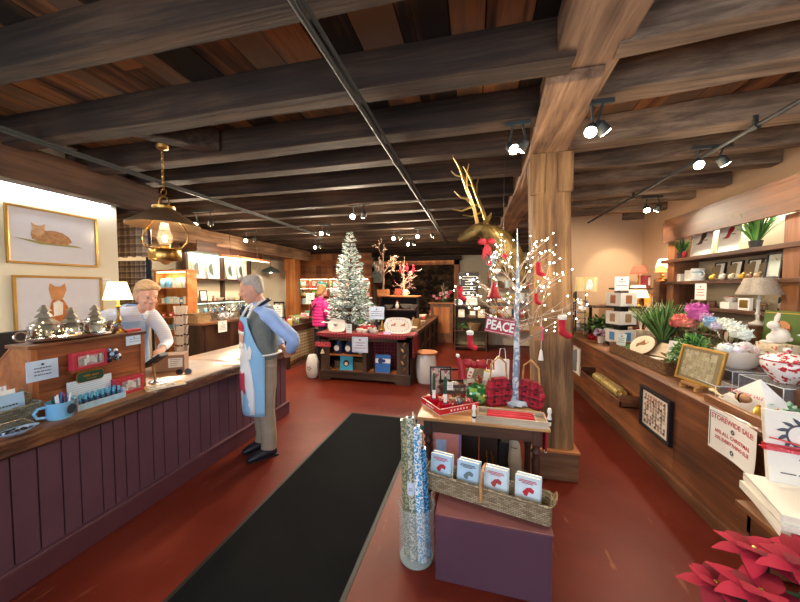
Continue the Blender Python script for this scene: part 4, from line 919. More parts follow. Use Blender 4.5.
for i, (x, y) in enumerate(((-.05, -1.0), (.15, .3))):
    t2 = thing('display_easel', ['tall black easel frame on the skirted table, the one nearest the man', 'black easel frame farther back on the skirted table, left of the pink jacket'][i], 'easel', F @ Vector((x, y, .89)), .25, 'black easels')
    for sx in (-1, 1): build('leg', MB().tube([(sx*.16, -.04, 0), (sx*.1, 0, .5)], .012, 6), m_iron, t2)
    build('cross_bar', MB().bb(-.12, .12, -.012, .012, .46, .5).bb(-.15, .15, -.03, .0, .14, .16), m_iron, t2); build('leg', MB().tube([(0, .16, 0), (0, 0, .48)], .01, 6), m_iron, t2)
    card(['cream card standing on the nearer black easel', 'green-tinted card standing on the farther black easel'][i], F @ Vector((x, y-.05, 1.06)), .2, .26, .25, 3, mat=[m_paper, paint('#b9c98d', .6)][i])
card('white price notice pinned up on the skirted table stand before the far post', F @ Vector((-.35, .9, 1.25)), .24, .3, .2, 3)
build('sign_pole', MB().tube([(0, 0, 0), (0, 0, .45)], .008, 6), m_iron, loc=F @ Vector((-.35, .92, .89))); tag(bpy.data.objects['sign_pole'], 'thin black pole holding the white price notice on the skirted table', 'pole')
# ================================================================= CENTRE CABINET
CX0, CX1, CY = -2.8, -1.08, 5.3
t = thing('display_cabinet', 'weathered dark open cabinet with two bays, standing in the middle of the shop', 'cabinet', ((CX0+CX1)/2, CY, 0))
W = CX1-CX0; m_cab = wood(['#2e2119', '#4f3b2e', '#6d5443'], 'z', 9, .7, .4); m_cabx = wood(['#2e2119', '#4f3b2e', '#6d5443'], 'x', 9, .7, .4)
build('side_panel', MB().bb(-W/2, -W/2+.2, 0, .03, .0, .84).bb(-W/2, -W/2+.03, 0, .55, .0, .84), m_cab, t, bevel=.004)
build('side_panel', MB().bb(W/2-.24, W/2, 0, .03, .0, .84).bb(W/2-.03, W/2, 0, .55, .0, .84), m_cab, t, bevel=.004)
build('plinth', MB().prism([(-W/2, 0), (-W/2+.18, 0), (-W/2+.24, .05), (W/2-.3, .05), (W/2-.24, 0), (W/2, 0), (W/2, .17), (-W/2, .17)], -.015, .02), m_cabx, t, bevel=.003)
build('plinth', MB().bb(-W/2-.01, W/2+.01, -.03, .02, .15, .18), m_cabx, t, bevel=.004)
build('top_rail', MB().bb(-W/2, W/2, 0, .03, .74, .84), m_cabx, t, bevel=.003)
build('divider', MB().bb(-.01, .06, -.005, .55, .17, .76), m_cab, t, bevel=.004)
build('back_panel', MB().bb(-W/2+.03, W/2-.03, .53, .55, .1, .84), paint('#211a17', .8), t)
build('shelf', MB().bb(-W/2+.03, -.01, .0, .53, .16, .18), m_orange_x, t); build('shelf', MB().bb(-W/2+.03, -.01, .01, .53, .46, .485), m_orange_x, t); build('shelf', MB().bb(.06, W/2-.03, .0, .53, .16, .18), m_orange_x, t)
build('top_board', MB().bb(-W/2-.03, W/2+.03, -.03, 4.2, .84, .87), wood(['#3a2417', '#67442d', '#8f6343'], 'y', 6, .5), t, bevel=.005)
m = MB()
for i in range(5): m.bb(W/2-.01, W/2+.02, .7+i*.82, .82+i*.82, .0, .84)
for z in (.02, .42, .76): m.bb(W/2-.02, W/2+.0, .6, 4.1, z, z+.08)
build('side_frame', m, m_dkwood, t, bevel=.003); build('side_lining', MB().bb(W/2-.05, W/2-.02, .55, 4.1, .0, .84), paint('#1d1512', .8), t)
m = MB()
for i in range(4): m.tube([(W/2, .82+i*.82, .76), (W/2, 1.1+i*.82, .42)], .02, 6)
build('bracket', m, m_dkwood, t)
F = fr(t); CT = .87
m_rp = plaid('#8e2630', '#3a1a22', '#c45a58', 18, ('x', 'z')); m_rpy = plaid('#8e2630', '#3a1a22', '#c45a58', 18, ('x', 'y'))
tc = thing('plaid_runner', 'red plaid cloth runner lying over the front of the centre cabinet top', 'tablecloth', F @ Vector((0, 0, CT+.001)))
build('top_cloth', MB().bb(-W/2-.04, W/2+.05, -.04, .42, 0, .008), m_rpy, tc); o = drape(None, (-.05, -.045, .006), W-.02, .07, m_rp, 1, .004, name='front_hang', waves=12); o.parent = tc
o = drape(None, (W/2+.055, .2, .006), .42, .4, m_rp, 2, .012, name='side_hang', rz=PI/2, waves=4); o.parent = tc
o = drape('red plaid curtain hanging inside the right bay of the centre cabinet', F @ Vector((.34, .3, .74)), .56, .55, plaid('#6e1f2c', '#2a1620', '#9a3a40', 16), 7, .02, 'curtain', 'curtain', waves=7)
def mug_dark(lbl, x, z, s_):
    t_ = thing('canister', lbl, 'jar', F @ Vector((x, .13, z)), -.2, 'navy canisters in the left bay'); build('body', MB().lathe([(.07*s_, 0), (.085*s_, .02), (.085*s_, .17*s_), (.06*s_, .2*s_), (0, .2*s_)], n=20), m_navy, t_, smooth=True)
    build('lid', MB().lathe([(.07*s_, .2*s_), (.065*s_, .225*s_), (.015, .235*s_), (0, .25*s_)], n=16), m_navy, t_, smooth=True); m = MB().tf((0, -.083*s_, .1*s_), (PI/2, 0, 0)); m.lathe([(.052*s_, -.004), (.052*s_, .004), (0, .005)], n=14); build('emblem', m, m_paper, t_); build('handle', MB().ring((-.09*s_, 0, .11*s_), .035, .009, 12, 6, 'y'), m_navy, t_, smooth=True)
mug_dark('navy canister with white emblem, left one on the upper shelf of the left bay', -.52, .485, 1.05)
mug_dark('navy canister with white emblem, right one beside the notice in the left bay', -.3, .485, 1.05)
lathe_thing('cup', 'small white cup behind the pale notice in the left bay', 'cup', F @ Vector((-.1, .12, .485)), [(.03, 0), (.045, .06), (.04, .06), (.03, .01), (0, .01)], m_cer, 16)
t2 = thing('book', 'bright cyan book with a dark-haired girl on the cover in the left bay', 'book', F @ Vector((-.36, .06, .18)), 0, None, -.12)
build('cover', MB().bb(-.125, .125, 0, .02, 0, .27), paint('#3fb4dc', .4), t2, bevel=.002); build('hair', MB().tf((0, -.002, .13), (PI/2, 0, 0)).lathe([(.06, -.002), (.06, .002)], n=16), paint('#2a1d1a', .6), t2); build('face', MB().tf((0, -.005, .12), (PI/2, 0, 0)).lathe([(.033, -.001), (.033, .002)], n=14), paint('#f0d9cc', .6), t2)
t2 = thing('basket', 'brown wicker basket behind the cyan book in the left bay', 'basket', F @ Vector((-.33, .28, .18))); rim_basket(t2, .6, .3, .14, mat=m_wick2)
t2 = thing('book', 'royal blue book with white banner logo in the right bay', 'book', F @ Vector((.34, .06, .18)), 0, None, -.12)
build('cover', MB().bb(-.14, .14, 0, .022, 0, .32), paint('#2f6cb8', .4), t2, bevel=.002); build('banner', MB().bb(-.14, .14, -.002, 0, .17, .25), m_paper, t2); build('logo', MB().tf((-.04, -.004, .21), (PI/2, 0, 0)).lathe([(.05, -.001), (.05, .002)], n=16).tf((.02, -.004, .21), (PI/2, 0, 0)).lathe([(.03, -.001), (.03, .002)], n=14), paint('#1d3a6e', .5), t2)
card('pale blue notice hung on the front of the centre cabinet between the bays', F @ Vector((-.04, -.06, .55)), .3, .28, 0, 3, mat=paint('#cfdcf2', .6), ink=paint('#7a5a6a', .7), border=paint('#8a93c4', .7))
t2 = thing('hanging_sign', 'small red PEACE sign hung on the left post of the centre cabinet', 'sign', F @ Vector((-W/2+.08, -.02, .66)))
build('lettering', MB().text('PEACE', .1, (0, -.012, 0), bold=.002), paint('#e86a78', .5), t2); build('backing', MB().bb(-.16, .16, -.008, -.002, -.045, .045), paint('#a82f3c', .5), t2); build('string', MB().tube([(-.12, -.004, .045), (0, 0, .13), (.12, -.004, .045)], .003, 5), m_wick2, t2)
t2 = thing('bell', 'small cream bell hanging under the red PEACE sign on the cabinet', 'ornament', F @ Vector((-W/2+.08, -.04, .5))); build('body', MB().lathe([(.04, 0), (.028, .02), (.02, .06), (0, .075)], n=14), paint('#d9c9a0', .4), t2, smooth=True); build('cord', MB().tube([(0, 0, .07), (0, .02, .12)], .003, 5), m_wick2, t2)
for i in range(5):
    o = build('metal_leaf', MB().leaf((0, 0, 0), (.6*(-1)**i, 0, 1), .085, .04, .0, 3, up=(0, -1, 0), th=.003), m_gold, None, loc=F @ Vector((W/2-.12, -.015, .25+i*.11))); tag(o, 'gold leaf ornament, %s from the bottom on the right post of the cabinet' % ORD[i], 'ornament', 'gold leaves on the cabinet post')
# white stool and lidded barrel beside the cabinet
lathe_thing('garden_stool', 'tall slim white ceramic stool left of the centre cabinet', 'stool', (-2.99, 5.38, 0), [(.08, 0), (.1, .02), (.125, .15), (.12, .3), (.08, .42), (.065, .44), (0, .445)], m_cer, 22)
t2 = bpy.data.objects['garden_stool']; m = MB()
for a in range(5): m.tf((math.cos(a*1.256)*.03, -.124, .2+math.sin(a*1.256)*.03), (PI/2, 0, 0)).lathe([(.011, -.003), (.011, .003)], n=8)
build('cutout', m, paint('#3a3a3c', .7), t2)
bl_ = at(425, 384, z=0); t2 = thing('ceramic_barrel', 'white ceramic barrel with round wooden lid right of the centre cabinet', 'barrel', (bl_.x, bl_.y+.14, 0))
build('body', MB().lathe([(.15, 0), (.18, .1), (.19, .25), (.18, .4), (.165, .5), (.16, .52), (0, .52)], n=26), m_cer, t2, smooth=True); build('lid', MB().lathe([(.2, .52), (.205, .53), (.205, .55), (0, .555)], n=26), m_orange_x, t2, smooth=True)
# things on top of the cabinet
def platter(label, c, w, h, rz, mat, tilt=-.25, motif=None, scal=True, name='platter'):
    t_ = thing(name, label, 'plate', c, rz, None, tilt); n = 40; ring = []
    for k_, (s_, yy) in enumerate(((.55, .012), (.8, .01), (1, -.006), (1, 0), (.8, .018), (.5, .02))):
        ring.append([((w/2*s_*(1+(.04*math.cos(8*2*PI*i/n) if scal and s_ > .9 else 0)))*math.copysign(abs(math.cos(2*PI*i/n))**.6, math.cos(2*PI*i/n)), yy, h/2+h/2*s_*math.copysign(abs(math.sin(2*PI*i/n))**.6, math.sin(2*PI*i/n))*.98) for i in range(n)])
    build('dish', MB().loft(ring), mat, t_, smooth=True)
    if motif:
        m = MB(); random.seed(3)
        for x in (-.18, .18): m.prism([(w*(x-.08), h*.42), (w*(x-.06), h*.56), (w*(x+.03), h*.58), (w*(x+.07), h*.68), (w*(x+.1), h*.62), (w*(x+.07), h*.5), (w*(x+.08), h*.4), (w*(x+.05), h*.48), (w*(x-.04), h*.48)], .003, .011)
        build('deer_motif', m, paint(motif, .5), t_)
        m = MB()
        for i in range(22): a = 2*PI*i/22; m.ell((w*.4*math.cos(a), .004, h/2+h*.38*math.sin(a)), (.009, .004, .009), 6, 4)
        build('leaf_border', m, multi(['#5d8a5a', '#8fae86', '#b55048']), t_)
    return t_
CTT = CT+.01
platter('oval scalloped white platter leaning at the left on the centre cabinet', F @ Vector((-.56, .1, CTT)), .34, .24, .1, m_cer)
platter('large oval platter painted with two deer at the right on the centre cabinet', F @ Vector((.6, .12, CTT)), .5, .3, 0, m_cer, motif='#b5744a')
card('little white card with green tree before the plain oval platter', F @ Vector((-.27, -.0, CTT)), .11, .17, 0, 2, mat=paint('#dfeaf5', .6), ink=paint('#2f7a48', .6))
card('pale blue sign on a stand on the centre cabinet', F @ Vector((.12, .42, CTT+.22)), .3, .24, 0, 3, mat=paint('#c3d6f0', .6)); tag(build('sign_stand', MB().bb(-.02, .02, -.01, .01, 0, .24).bb(-.08, .08, -.06, .06, 0, .01), m_black, loc=F @ Vector((.12, .435, CTT))), 'black foot holding up the pale blue sign on the centre cabinet', 'stand')
card('small lilac card lying against the deer platter', F @ Vector((.44, .02, CTT)), .13, .05, 0, 1, False, -.5, mat=paint('#cdbbe4', .6))
for i, (x, y, col_, s_, lb) in enumerate(((-.12, .14, '#e9e6df', .1, 'white spotted bowl'), (0, .08, '#efeade', .09, 'cream bowl'), (.12, .16, '#cfd4cf', .13, 'grey-white jar'), (.2, .1, '#e0ded2', .08, 'small pale bowl'))):
    lathe_thing('bowl', lb+' in the middle of the centre cabinet top, %s from the left' % ORD[i], 'bowl', F @ Vector((x, y, CTT)), [(s_*.4, 0), (s_*.6, s_*.3), (s_*.66, s_*.7), (s_*.6, s_*.7), (s_*.5, s_*.3), (0, s_*.15)], paint(col_, .3), 16, 'bowls on the centre cabinet')
t2 = thing('napkin_stack', 'crumpled red napkins lying behind the bowls on the centre cabinet', 'napkin', F @ Vector((-.05, .26, CTT)))
build('cloth', MB().ell((0, 0, .05), (.17, .07, .06), 14, 8, .6, 3), m_red, t2, smooth=True); build('fold', MB().ell((.13, 0, .09), (.07, .04, .04), 10, 6, .5, 5), m_red, t2, smooth=True)
for i, (x, h_) in enumerate(((.24, .2), (-.18, .26))):
    t2 = thing('bottle_brush_tree', ['small golden cone tree right of the pale blue sign on the cabinet', 'small green cone tree left of the pale blue sign on the cabinet'][i], 'ornament', F @ Vector((x, .38, CTT))); m = MB()
    for k_ in range(5): m.lathe([(h_*.3*(1-k_*.18), .03+k_*h_*.16), (.01, .03+k_*h_*.16+h_*.25), (0, .03+k_*h_*.16+h_*.25)], n=9)
    build('foliage', m, [m_gold, m_green][i], t2); build('base', MB().lathe([(.03, 0), (.03, .02), (.006, .03), (.006, .06)], n=10), m_dkwood, t2)
# small clutter along the long top behind
fill([-.6, -.4, -.2, .35, .5, .65, .78], .62, CTT-.009, kinds(7, [('#ece8dc', 'white'), ('#d8d2c0', 'cream'), ('#8a6a4c', 'brown')], ('bowl', 'fig', 'jar'), .1, .16), 'the second row of the centre table', t, 'goods behind the platters', frame=F)
fill([.2, .35, .5, .65, .78], 1.05, CTT-.009, kinds(5, [('#ece8dc', 'white'), ('#c9c2b0', 'grey-cream'), ('#a88458', 'tan')], ('bowl', 'fig', 'mug'), .12, .2), 'the third row of the centre table', t, 'goods in the third row', frame=F)
fill([.25, .42, .6, .76], 1.6, CTT-.009, kinds(4, [('#ece8dc', 'white'), ('#d5c8b0', 'beige')], ('bowl', 'fig'), .14, .22), 'the fourth row of the centre table', t, 'goods in the fourth row', frame=F)
fill([.3, .5, .7], 2.4, CTT-.009, kinds(3, PAL_WARM, ('bowl', 'fig', 'jar'), .15, .24), 'the fifth row of the centre table', t, 'goods in the fifth row', frame=F)
fill([.35, .55, .75], 3.3, CTT-.009, kinds(3, PAL_WARM, ('bowl', 'fig', 'jar'), .15, .24), 'the sixth row of the centre table', t, 'goods in the sixth row', frame=F)
# stair-step dark risers with boards
t2 = thing('tiered_display', 'dark stepped display with plank shelves on the long centre table', 'shelf', F @ Vector((.2, 1.02, CTT-.009)))
build('side_panel', MB().add([(-.35, 0, 0), (-.35, .9, 0), (-.35, .9, .62), (-.35, .55, .62), (-.32, 0, 0), (-.32, .9, 0), (-.32, .9, .62), (-.32, .55, .62)], [(0, 1, 2, 3), (4, 5, 6, 7), (0, 1, 5, 4), (1, 2, 6, 5), (2, 3, 7, 6), (3, 0, 4, 7)]), paint('#33282b', .7), t2)
build('side_panel', MB().bb(.45, .48, .7, .9, 0, .62), paint('#33282b', .7), t2)
build('shelf', MB().bb(-.4, .52, .5, .95, .62, .65), m_orange_x, t2, bevel=.004); build('shelf', MB().bb(-.32, .48, .3, .7, .34, .36), m_dkwood_x, t2, bevel=.003); build('back_panel', MB().bb(-.32, .48, .88, .9, 0, .62), paint('#2a2023', .8), t2)
F2 = fr(t2)
fill([-.15, .05, .25, .4], .5, .36, kinds(4, [('#e8e4dc', 'white'), ('#8f8a80', 'grey')], ('bowl', 'fig', 'plate'), .14, .2), 'the middle step of the dark tiered display', t2, 'goods on the middle step', frame=F2)
fill([.0, .18], .75, .65, kinds(2, PAL_WARM, ('mug', 'jar'), .14, .18), 'the top board of the dark tiered display', t2, 'goods on the top board', frame=F2)

# ================================================================= FLOCKED TREE
def fir(label, c, H, R, seed=3):
    t_ = thing('christmas_tree', label, 'christmas tree', c); random.seed(seed)
    build('trunk', MB().tube([(0, 0, 0), (0, 0, H*.98)], [.025, .008], 8), paint('#4b3a2c', .9), t_); build('base', MB().lathe([(.16, 0), (.15, .06), (.1, .14), (.03, .17), (0, .17)], n=16), m_wick2, t_, smooth=True)
    b = MB(); nd = MB(); tips = []
    lv = 22
    for L_ in range(lv):
        q = L_/(lv-1); z = .16+(H-.22)*q; rr = R*(1-q)**.85+.03; n = max(4, int(15*(1-q)+4))
        for i in range(n):
            a = 2*PI*i/n+L_*1.3+random.uniform(-.2, .2); l = rr*random.uniform(.75, 1.08); d = Vector((math.cos(a), math.sin(a), random.uniform(.0, .35)+q*.5)).normalized()
            p0 = Vector((0, 0, z)); p1 = p0+d*l-Vector((0, 0, .12*l)); b.tube([p0, p0+d*l*.55, p1], [.005, .004, .002], 4)
            for s_ in range(int(7+l*40)):
                f_ = random.uniform(.2, 1.0); p = p0.lerp(p1, f_); sd = Vector((-d.y, d.x, 0))*random.choice((-1, 1)); dd = (d*.8+sd*random.uniform(.2, 1)+Vector((0, 0, random.uniform(-.5, .55)))).normalized()
                nd.leaf(p, dd, random.uniform(.055, .1)*(1-.3*q), random.uniform(.02, .034), .1, 2, th=.005)
    build('branches', b, paint('#5c4a3a', .9), t_)
    build('foliage', nd, multi(['#e8eff1', '#a9bfba', '#f2f6f7', '#6c8c7e', '#d6e2e3', '#8fa9a2', '#f4f7f8', '#dbe6e8', '#56776a'], .85), t_)
    return t_
tr = at(348, 322, y=5.95); fir('snow-flocked artificial fir tree standing on the centre cabinet top', (-2.44, 5.92, .87), 1.96, .5)
# willow-like twig trees in boxes
def twig_tree(label, c, H, seed, col_='#7a5c4a', berries=None, spread=.5, n=9, wbox=None, up=.6, name='twig_tree'):
    t_ = thing(name, label, 'branch decoration', c); random.seed(seed); m = MB(); bm_ = MB(); z0 = 0
    if wbox: build('planter', MB().bb(-wbox, wbox, -wbox*.6, wbox*.6, 0, wbox), m_orange_x, t_, bevel=.004); z0 = wbox*.8
    m.tube([(0, 0, z0), (.01, 0, z0+H*.3), (-.01, .01, z0+H*.55), (.02, 0, z0+H*.9)], [.022, .018, .012, .004], 7)
    def br(p, d, L_, r, dep):
        pts = [p]; q = p.copy(); dd = d.copy()
        for _ in range(4): dd = (dd+Vector([random.uniform(-.3, .3) for _ in range(3)])).normalized(); q = q+dd*L_/4; pts.append(q.copy())
        m.tube(pts, [r*(1-i*.2) for i in range(5)], 5)
        if berries:
            for i in (2, 3, 4): bm_.ell(tuple(pts[i]), (.008,)*3, 6, 4)
        if dep:
            for i in (1, 2, 3): br(pts[i], (dd+Vector([random.uniform(-.9, .9) for _ in range(3)])).normalized(), L_*.5, r*.5, dep-1)
    for i in range(n):
        a = 2*PI*i/n+random.random(); z = z0+H*random.uniform(.25, .7); br(Vector((0, 0, z)), Vector((math.cos(a), math.sin(a)*.7, up)).normalized(), spread*random.uniform(.6, 1.1), .009, 2)
    build('branches', m, paint(col_, .8), t_)
    if berries: build('berries', bm_, berries, t_)['kind'] = 'stuff'
    return t_
q_ = at(389, 299, y=6.85); twig_tree('bare brown twig tree in a wooden planter right of the flocked fir', (-1.99, 6.75, 1.532), 1.15, 4, '#8a6a58', spread=.42, wbox=.13, berries=multi(['#b99a84', '#e8d2b0']))
q_ = at(415, 298, y=7.6); t_ = twig_tree('pale coral-branch tree with red blossoms on the centre table', (-1.72, 7.6, .88), 1.75, 9, '#c9b79c', spread=.42, up=1.1, berries=multi(['#e5d6bb', '#cf5468']))
q_ = at(407, 270, y=7.6)
for i in range(3):
    o = build('red_bird', MB().ell((0, 0, 0), (.035, .03, .085), 10, 8).ell((0, -.02, .09), (.03, .03, .03), 8, 6), paint('#d2263c', .6), None, smooth=True, loc=(q_.x-.14+.16*i, 7.5, q_.z+.03*(i % 2))); tag(o, 'red hanging ornament, %s of three in the pale branch tree' % ['leftmost', 'middle', 'rightmost'][i], 'ornament', 'red ornaments in the pale branch tree')
m = MB(); 
# poinsettia-like berry arrangement on a side cabinet
q_ = at(440, 305, y=9.3)
t2 = thing('side_cabinet', 'small wooden cabinet before the stone hearth holding a berry arrangement', 'cabinet', (q_.x, 10.0, 0)); build('body', MB().bb(-.35, .35, -.2, .2, 0, 1.2), m_shelf, t2, bevel=.005); build('top_board', MB().bb(-.4, .4, -.24, .24, 1.2, 1.24), m_orange_x, t2, bevel=.004); build('door', MB().bb(-.25, .25, -.215, -.2, .3, 1.1), m_orange, t2, bevel=.004)
bq = [(random.uniform(-.3, .3), random.uniform(-.1, .1), random.uniform(.08, .36), .07, random.choice(['#d98a94', '#e9c4c0', '#b8404c', '#f0e2dc'])) for _ in range(14)]
bouquet('pink and white berry bouquet on the small cabinet before the hearth', (q_.x, 10.0, 1.24), bq, R=.16)
twig_tree('small pale antler-like twigs behind the berry bouquet', (q_.x, 10.12, 1.24), .65, 14, '#b8a892', spread=.2, n=4, up=1.2)
for i, (dx, h_) in enumerate(((.5, .25), (.62, .32), (.74, .2))):
    t2 = thing('candle', ['short candle on the hearth shelf, left of three', 'tall candle on the hearth shelf, middle of three', 'small candle on the hearth shelf, right of three'][i], 'candle', (q_.x+dx, 9.95, 1.24), 0, 'candles on the hearth shelf'); build('wax', MB().lathe([(.025, .02), (.025, h_), (0, h_)], n=10), paint('#d9cda8', .6), t2, smooth=True); build('holder', MB().lathe([(.04, 0), (.04, .02), (0, .02)], n=10), m_iron, t2)
t2 = thing('hearth_shelf', 'narrow wooden shelf stand right of the berry bouquet', 'shelf', (q_.x+.62, 10.0, 0)); build('top_board', MB().bb(-.22, .22, -.2, .2, 1.2, 1.24), m_shelf, t2, bevel=.004); build('leg', MB().bb(-.2, -.16, -.15, .15, 0, 1.2), m_shelf, t2); build('leg', MB().bb(.16, .2, -.15, .15, 0, 1.2), m_shelf, t2); build('shelf', MB().bb(-.16, .16, -.15, .15, .5, .53), m_shelf, t2)
fill([0], 0, .53, [('#f0ece2', 'white', 'fig', .5)], 'the hearth shelf stand', t2, None, frame=fr(t2))
framed('large dark silhouette print in pale frame left of the hearth, behind the fir', (-4.0, 11.9, 1.905), .9, .85, 0, fr=m_paper, fw=.05, mat_=paint('#cfe0d8', .6), art=art_bird('#1f3550'))
tag(build('easel_table', MB().bb(-4.4, -3.6, 11.75, 12.1, 1.85, 1.9).bb(-4.38, -4.3, 11.8, 12.05, 0, 1.85).bb(-3.7, -3.62, 11.8, 12.05, 0, 1.85), m_shelf), 'tall narrow wooden ledge holding the silhouette print', 'shelf')
# chalkboard and shelves right of the hearth
q_ = at(467, 300, y=8.6)
t2 = thing('menu_board', 'tall black letter board with white lines of writing, right of the hearth', 'board', (q_.x+.03, 8.85, 1.0)); build('board', MB().bb(-.25, .25, 0, .02, .3, 1.1), m_black, t2); build('frame', MB().bb(-.27, .27, -.005, .025, 1.1, 1.13).bb(-.27, -.25, -.005, .025, .27, 1.13).bb(.25, .27, -.005, .025, .27, 1.13), m_dkwood, t2)
m = MB(); random.seed(2)
for i in range(9): w_ = random.uniform(.1, .19); m.bb(.02-w_, .02+w_, -.004, -.001, 1.0-.07*i, 1.018-.07*i)
build('lettering', m, m_paper, t2)
t2 = thing('wooden_rack', 'dark open rack under the letter board holding baskets', 'shelf', (q_.x+.1, 8.95, 0))
shelf_case(t2, .85, .35, 1.2, (.12, .55, .9), m_dkwood_x, paint('#7e7358', .8))
F2 = fr(t2)
fill([-.25, .05, .28], -.2, .9, kinds(3, PAL_WARM, ('box', 'bag'), .2, .25), 'the top shelf of the letter-board rack', t2, None, frame=F2)
for i, (x, s_) in enumerate(((.1, .34),)):
    t3 = thing('round_basket', 'pale bowl basket on the middle shelf of the dark rack', 'basket', F2 @ Vector((x, -.2, .55))); build('body', MB().lathe([(.1, 0), (.16, .1), (.2, .2), (.19, .2), (.14, .08), (0, .02)], n=20), m_wick, t3, smooth=True); build('rim', MB().ring((0, 0, .2), .2, .01, 24, 6), m_wick, t3)
bush('green leafy plant in front of the pale bowl basket', F2 @ Vector((-.22, -.2, .55)), .12, 80, .06, pot='#6d5a3a')
framed('small square picture with round emblem below the letter board', F2 @ Vector((-.32, -.38, 1.22)), .24, .2, 0, fr=m_dkwood, fw=.02, art=art_dots(['#4a4a4a'], 1, 1, .5))
card('cream card standing right of the emblem picture below the letter board', F2 @ Vector((.02, -.3, 1.24)), .3, .24, 0, 4)
# tall backdrop shelving behind the twig tree
t2 = thing('tall_shelving', 'tall light wooden shelving of giftware far behind the twig tree', 'shelf', (1.0, 9.6, 0))
shelf_case(t2, 1.3, .35, 2.1, (.5, .9, 1.3, 1.7), m_orange_x, m_cream); F2 = fr(t2)
for z, wh in ((.9, 'second'), (1.3, 'third'), (1.7, 'top')): fill([-.5+.2*i for i in range(6)], -.2, z, kinds(6, PAL_COOL+PAL_WARM+[('#e0b23c', 'yellow')], ('box', 'bag', 'plate', 'jar'), .18, .28), 'the %s shelf of the tall back shelving' % wh, t2, 'goods on the %s shelf of the tall shelving' % wh, frame=F2)
q_ = at(437, 296, y=8.6)
# ================================================================= FRONT TABLE
TX0, TX1, TY0, TY1, TZ = -.43, .53, 2.37, 3.0, .7
t = thing('display_table', 'small dark turned-leg table with tan top, loaded with red christmas goods beside the post', 'table', (0, 0, 0))
m_ttop = wood(['#8a6038', '#b98a55', '#d3a970'], 'x', 8, .45, .2, coat=.2)
build('tabletop', MB().bb(TX0, TX1, TY0, TY1-.08, TZ-.025, TZ), m_ttop, t, bevel=.005)
build('apron', MB().bb(TX0+.05, TX1-.05, TY0+.05, TY0+.075, TZ-.13, TZ-.025).bb(TX0+.05, TX0+.075, TY0+.05, TY1-.15, TZ-.13, TZ-.025).bb(TX1-.075, TX1-.05, TY0+.05, TY1-.15, TZ-.13, TZ-.025).bb(TX0+.05, TX1-.05, TY1-.17, TY1-.145, TZ-.13, TZ-.025), m_dkwood_x, t, bevel=.002)
for x in (TX0+.08, TX1-.08):
    for y in (TY0+.08, TY1-.17):
        build('leg', MB().box((x, y, .62), (.07, .07, .14)).lathe([(.02, 0), (.025, .02), (.02, .05), (.03, .08), (.026, .3), (.034, .42), (.022, .46), (.036, .49), (.024, .52), (.034, .55)], (x, y, 0), 16), m_dkwood, t, smooth=True)
build('lower_shelf', MB().bb(TX0+.07, TX1-.07, TY0+.07, TY1-.16, .12, .14), m_dkwood_x, t)
# red box tray
q_ = Vector((-.2, 2.66, TZ)); t = thing('red_tray', 'shallow red and white printed box tray of christmas bits at the table front-left corner', 'tray', q_, math.radians(38))
m_rt = paint('#c2202b', .4, var=.08)
a_, b_ = .19, .15
build('base', MB().bb(-a_, a_, -b_, b_, 0, .006), m_rt, t); 
for nm, bx_ in (('side', (-a_, a_, -b_, -b_+.006)), ('side', (-a_, a_, b_-.006, b_)), ('side', (-a_, -a_+.006, -b_, b_)), ('side', (a_-.006, a_, -b_, b_))): build(nm, MB().bb(*bx_, 0, .055), m_rt, t)
m = MB(); random.seed(5)
for z in (.002, .05): m.bb(-a_-.0015, a_+.0015, -b_-.002, -b_, z, z+.003).bb(-a_-.002, -a_, -b_, b_+.001, z, z+.003)
for i in range(6): m.bb(-a_+.1+i*.03, -a_+.112+i*.03, -b_-.002, -b_-.0005, .02, .034)
for i in range(5): m.bb(-a_-.002, -a_-.0005, -b_+.1+i*.025, -b_+.11+i*.025, .02, .034)
build('printed_border', m, m_paper, t)
F = fr(t)
for i, (x, y) in enumerate(((-.12, .06), (-.09, -.07))):
    p_ = F @ Vector((x, y, .007)); t2 = thing('votive_holder', ['ruby faceted candle cup at far left of the red tray', 'ruby faceted candle cup at the near corner of the red tray'][i], 'candle holder', p_, 0, 'ruby candle cups')
    build('cup', MB().lathe([(.03, 0), (.042, .02), (.045, .06), (.038, .06), (.03, .02), (0, .02)], n=9), paint('#b3122c', .15, coat=.6), t2); build('foot', MB().lathe([(.033, 0), (.033, .006), (0, .006)], n=9), paint('#8f0f22', .2), t2)
    t3 = thing('taper_candle', ['dark green taper candle standing at far left of the red tray', 'dark green taper candle with white band at the near corner of the red tray'][i], 'candle', p_+Vector((0, 0, .021)), 0, 'dark green candles'); build('wax', MB().lathe([(.013, 0), (.014, .22), (.008, .25), (0, .255)], n=12), paint('#12402f', .4), t3, smooth=True); build('paper_band', MB().lathe([(.0145, .04), (.0145, .11)], n=12), m_paper, t3); build('wick', MB().tube([(0, 0, .25), (.002, 0, .27)], .0015, 5), m_paper, t3)
cols = [('#c96a6a', 'dusty pink'), ('#4d5560', 'grey'), ('#d98b5a', 'orange'), ('#7d9a60', 'sage'), ('#e3cfa0', 'cream'), ('#b8232c', 'red'), ('#9a4048', 'maroon'), ('#e07a6a', 'salmon')]
for i, (x, y, r_) in enumerate(((-.02, .05, .034), (.06, -.05, .036), (.14, .08, .03), (.02, .1, .03), (.1, .02, .028), (.14, -.08, .034), (-.03, -.05, .03), (.06, .1, .027))):
    o = thing('bauble', '%s wrapped bauble in the red tray' % cols[i][1], 'ornament', F @ Vector((x, y, .007+r_)), 0, 'baubles in the red tray'); build('ball', MB().ell((0, 0, 0), (r_,)*3, 14, 10, .15, i), blotch(cols[i][0], '#e9ddd0', 70, .6), o, smooth=True); build('cap', MB().lathe([(.008, r_-.003), (.008, r_+.008), (0, r_+.01)], n=8), m_silver, o)
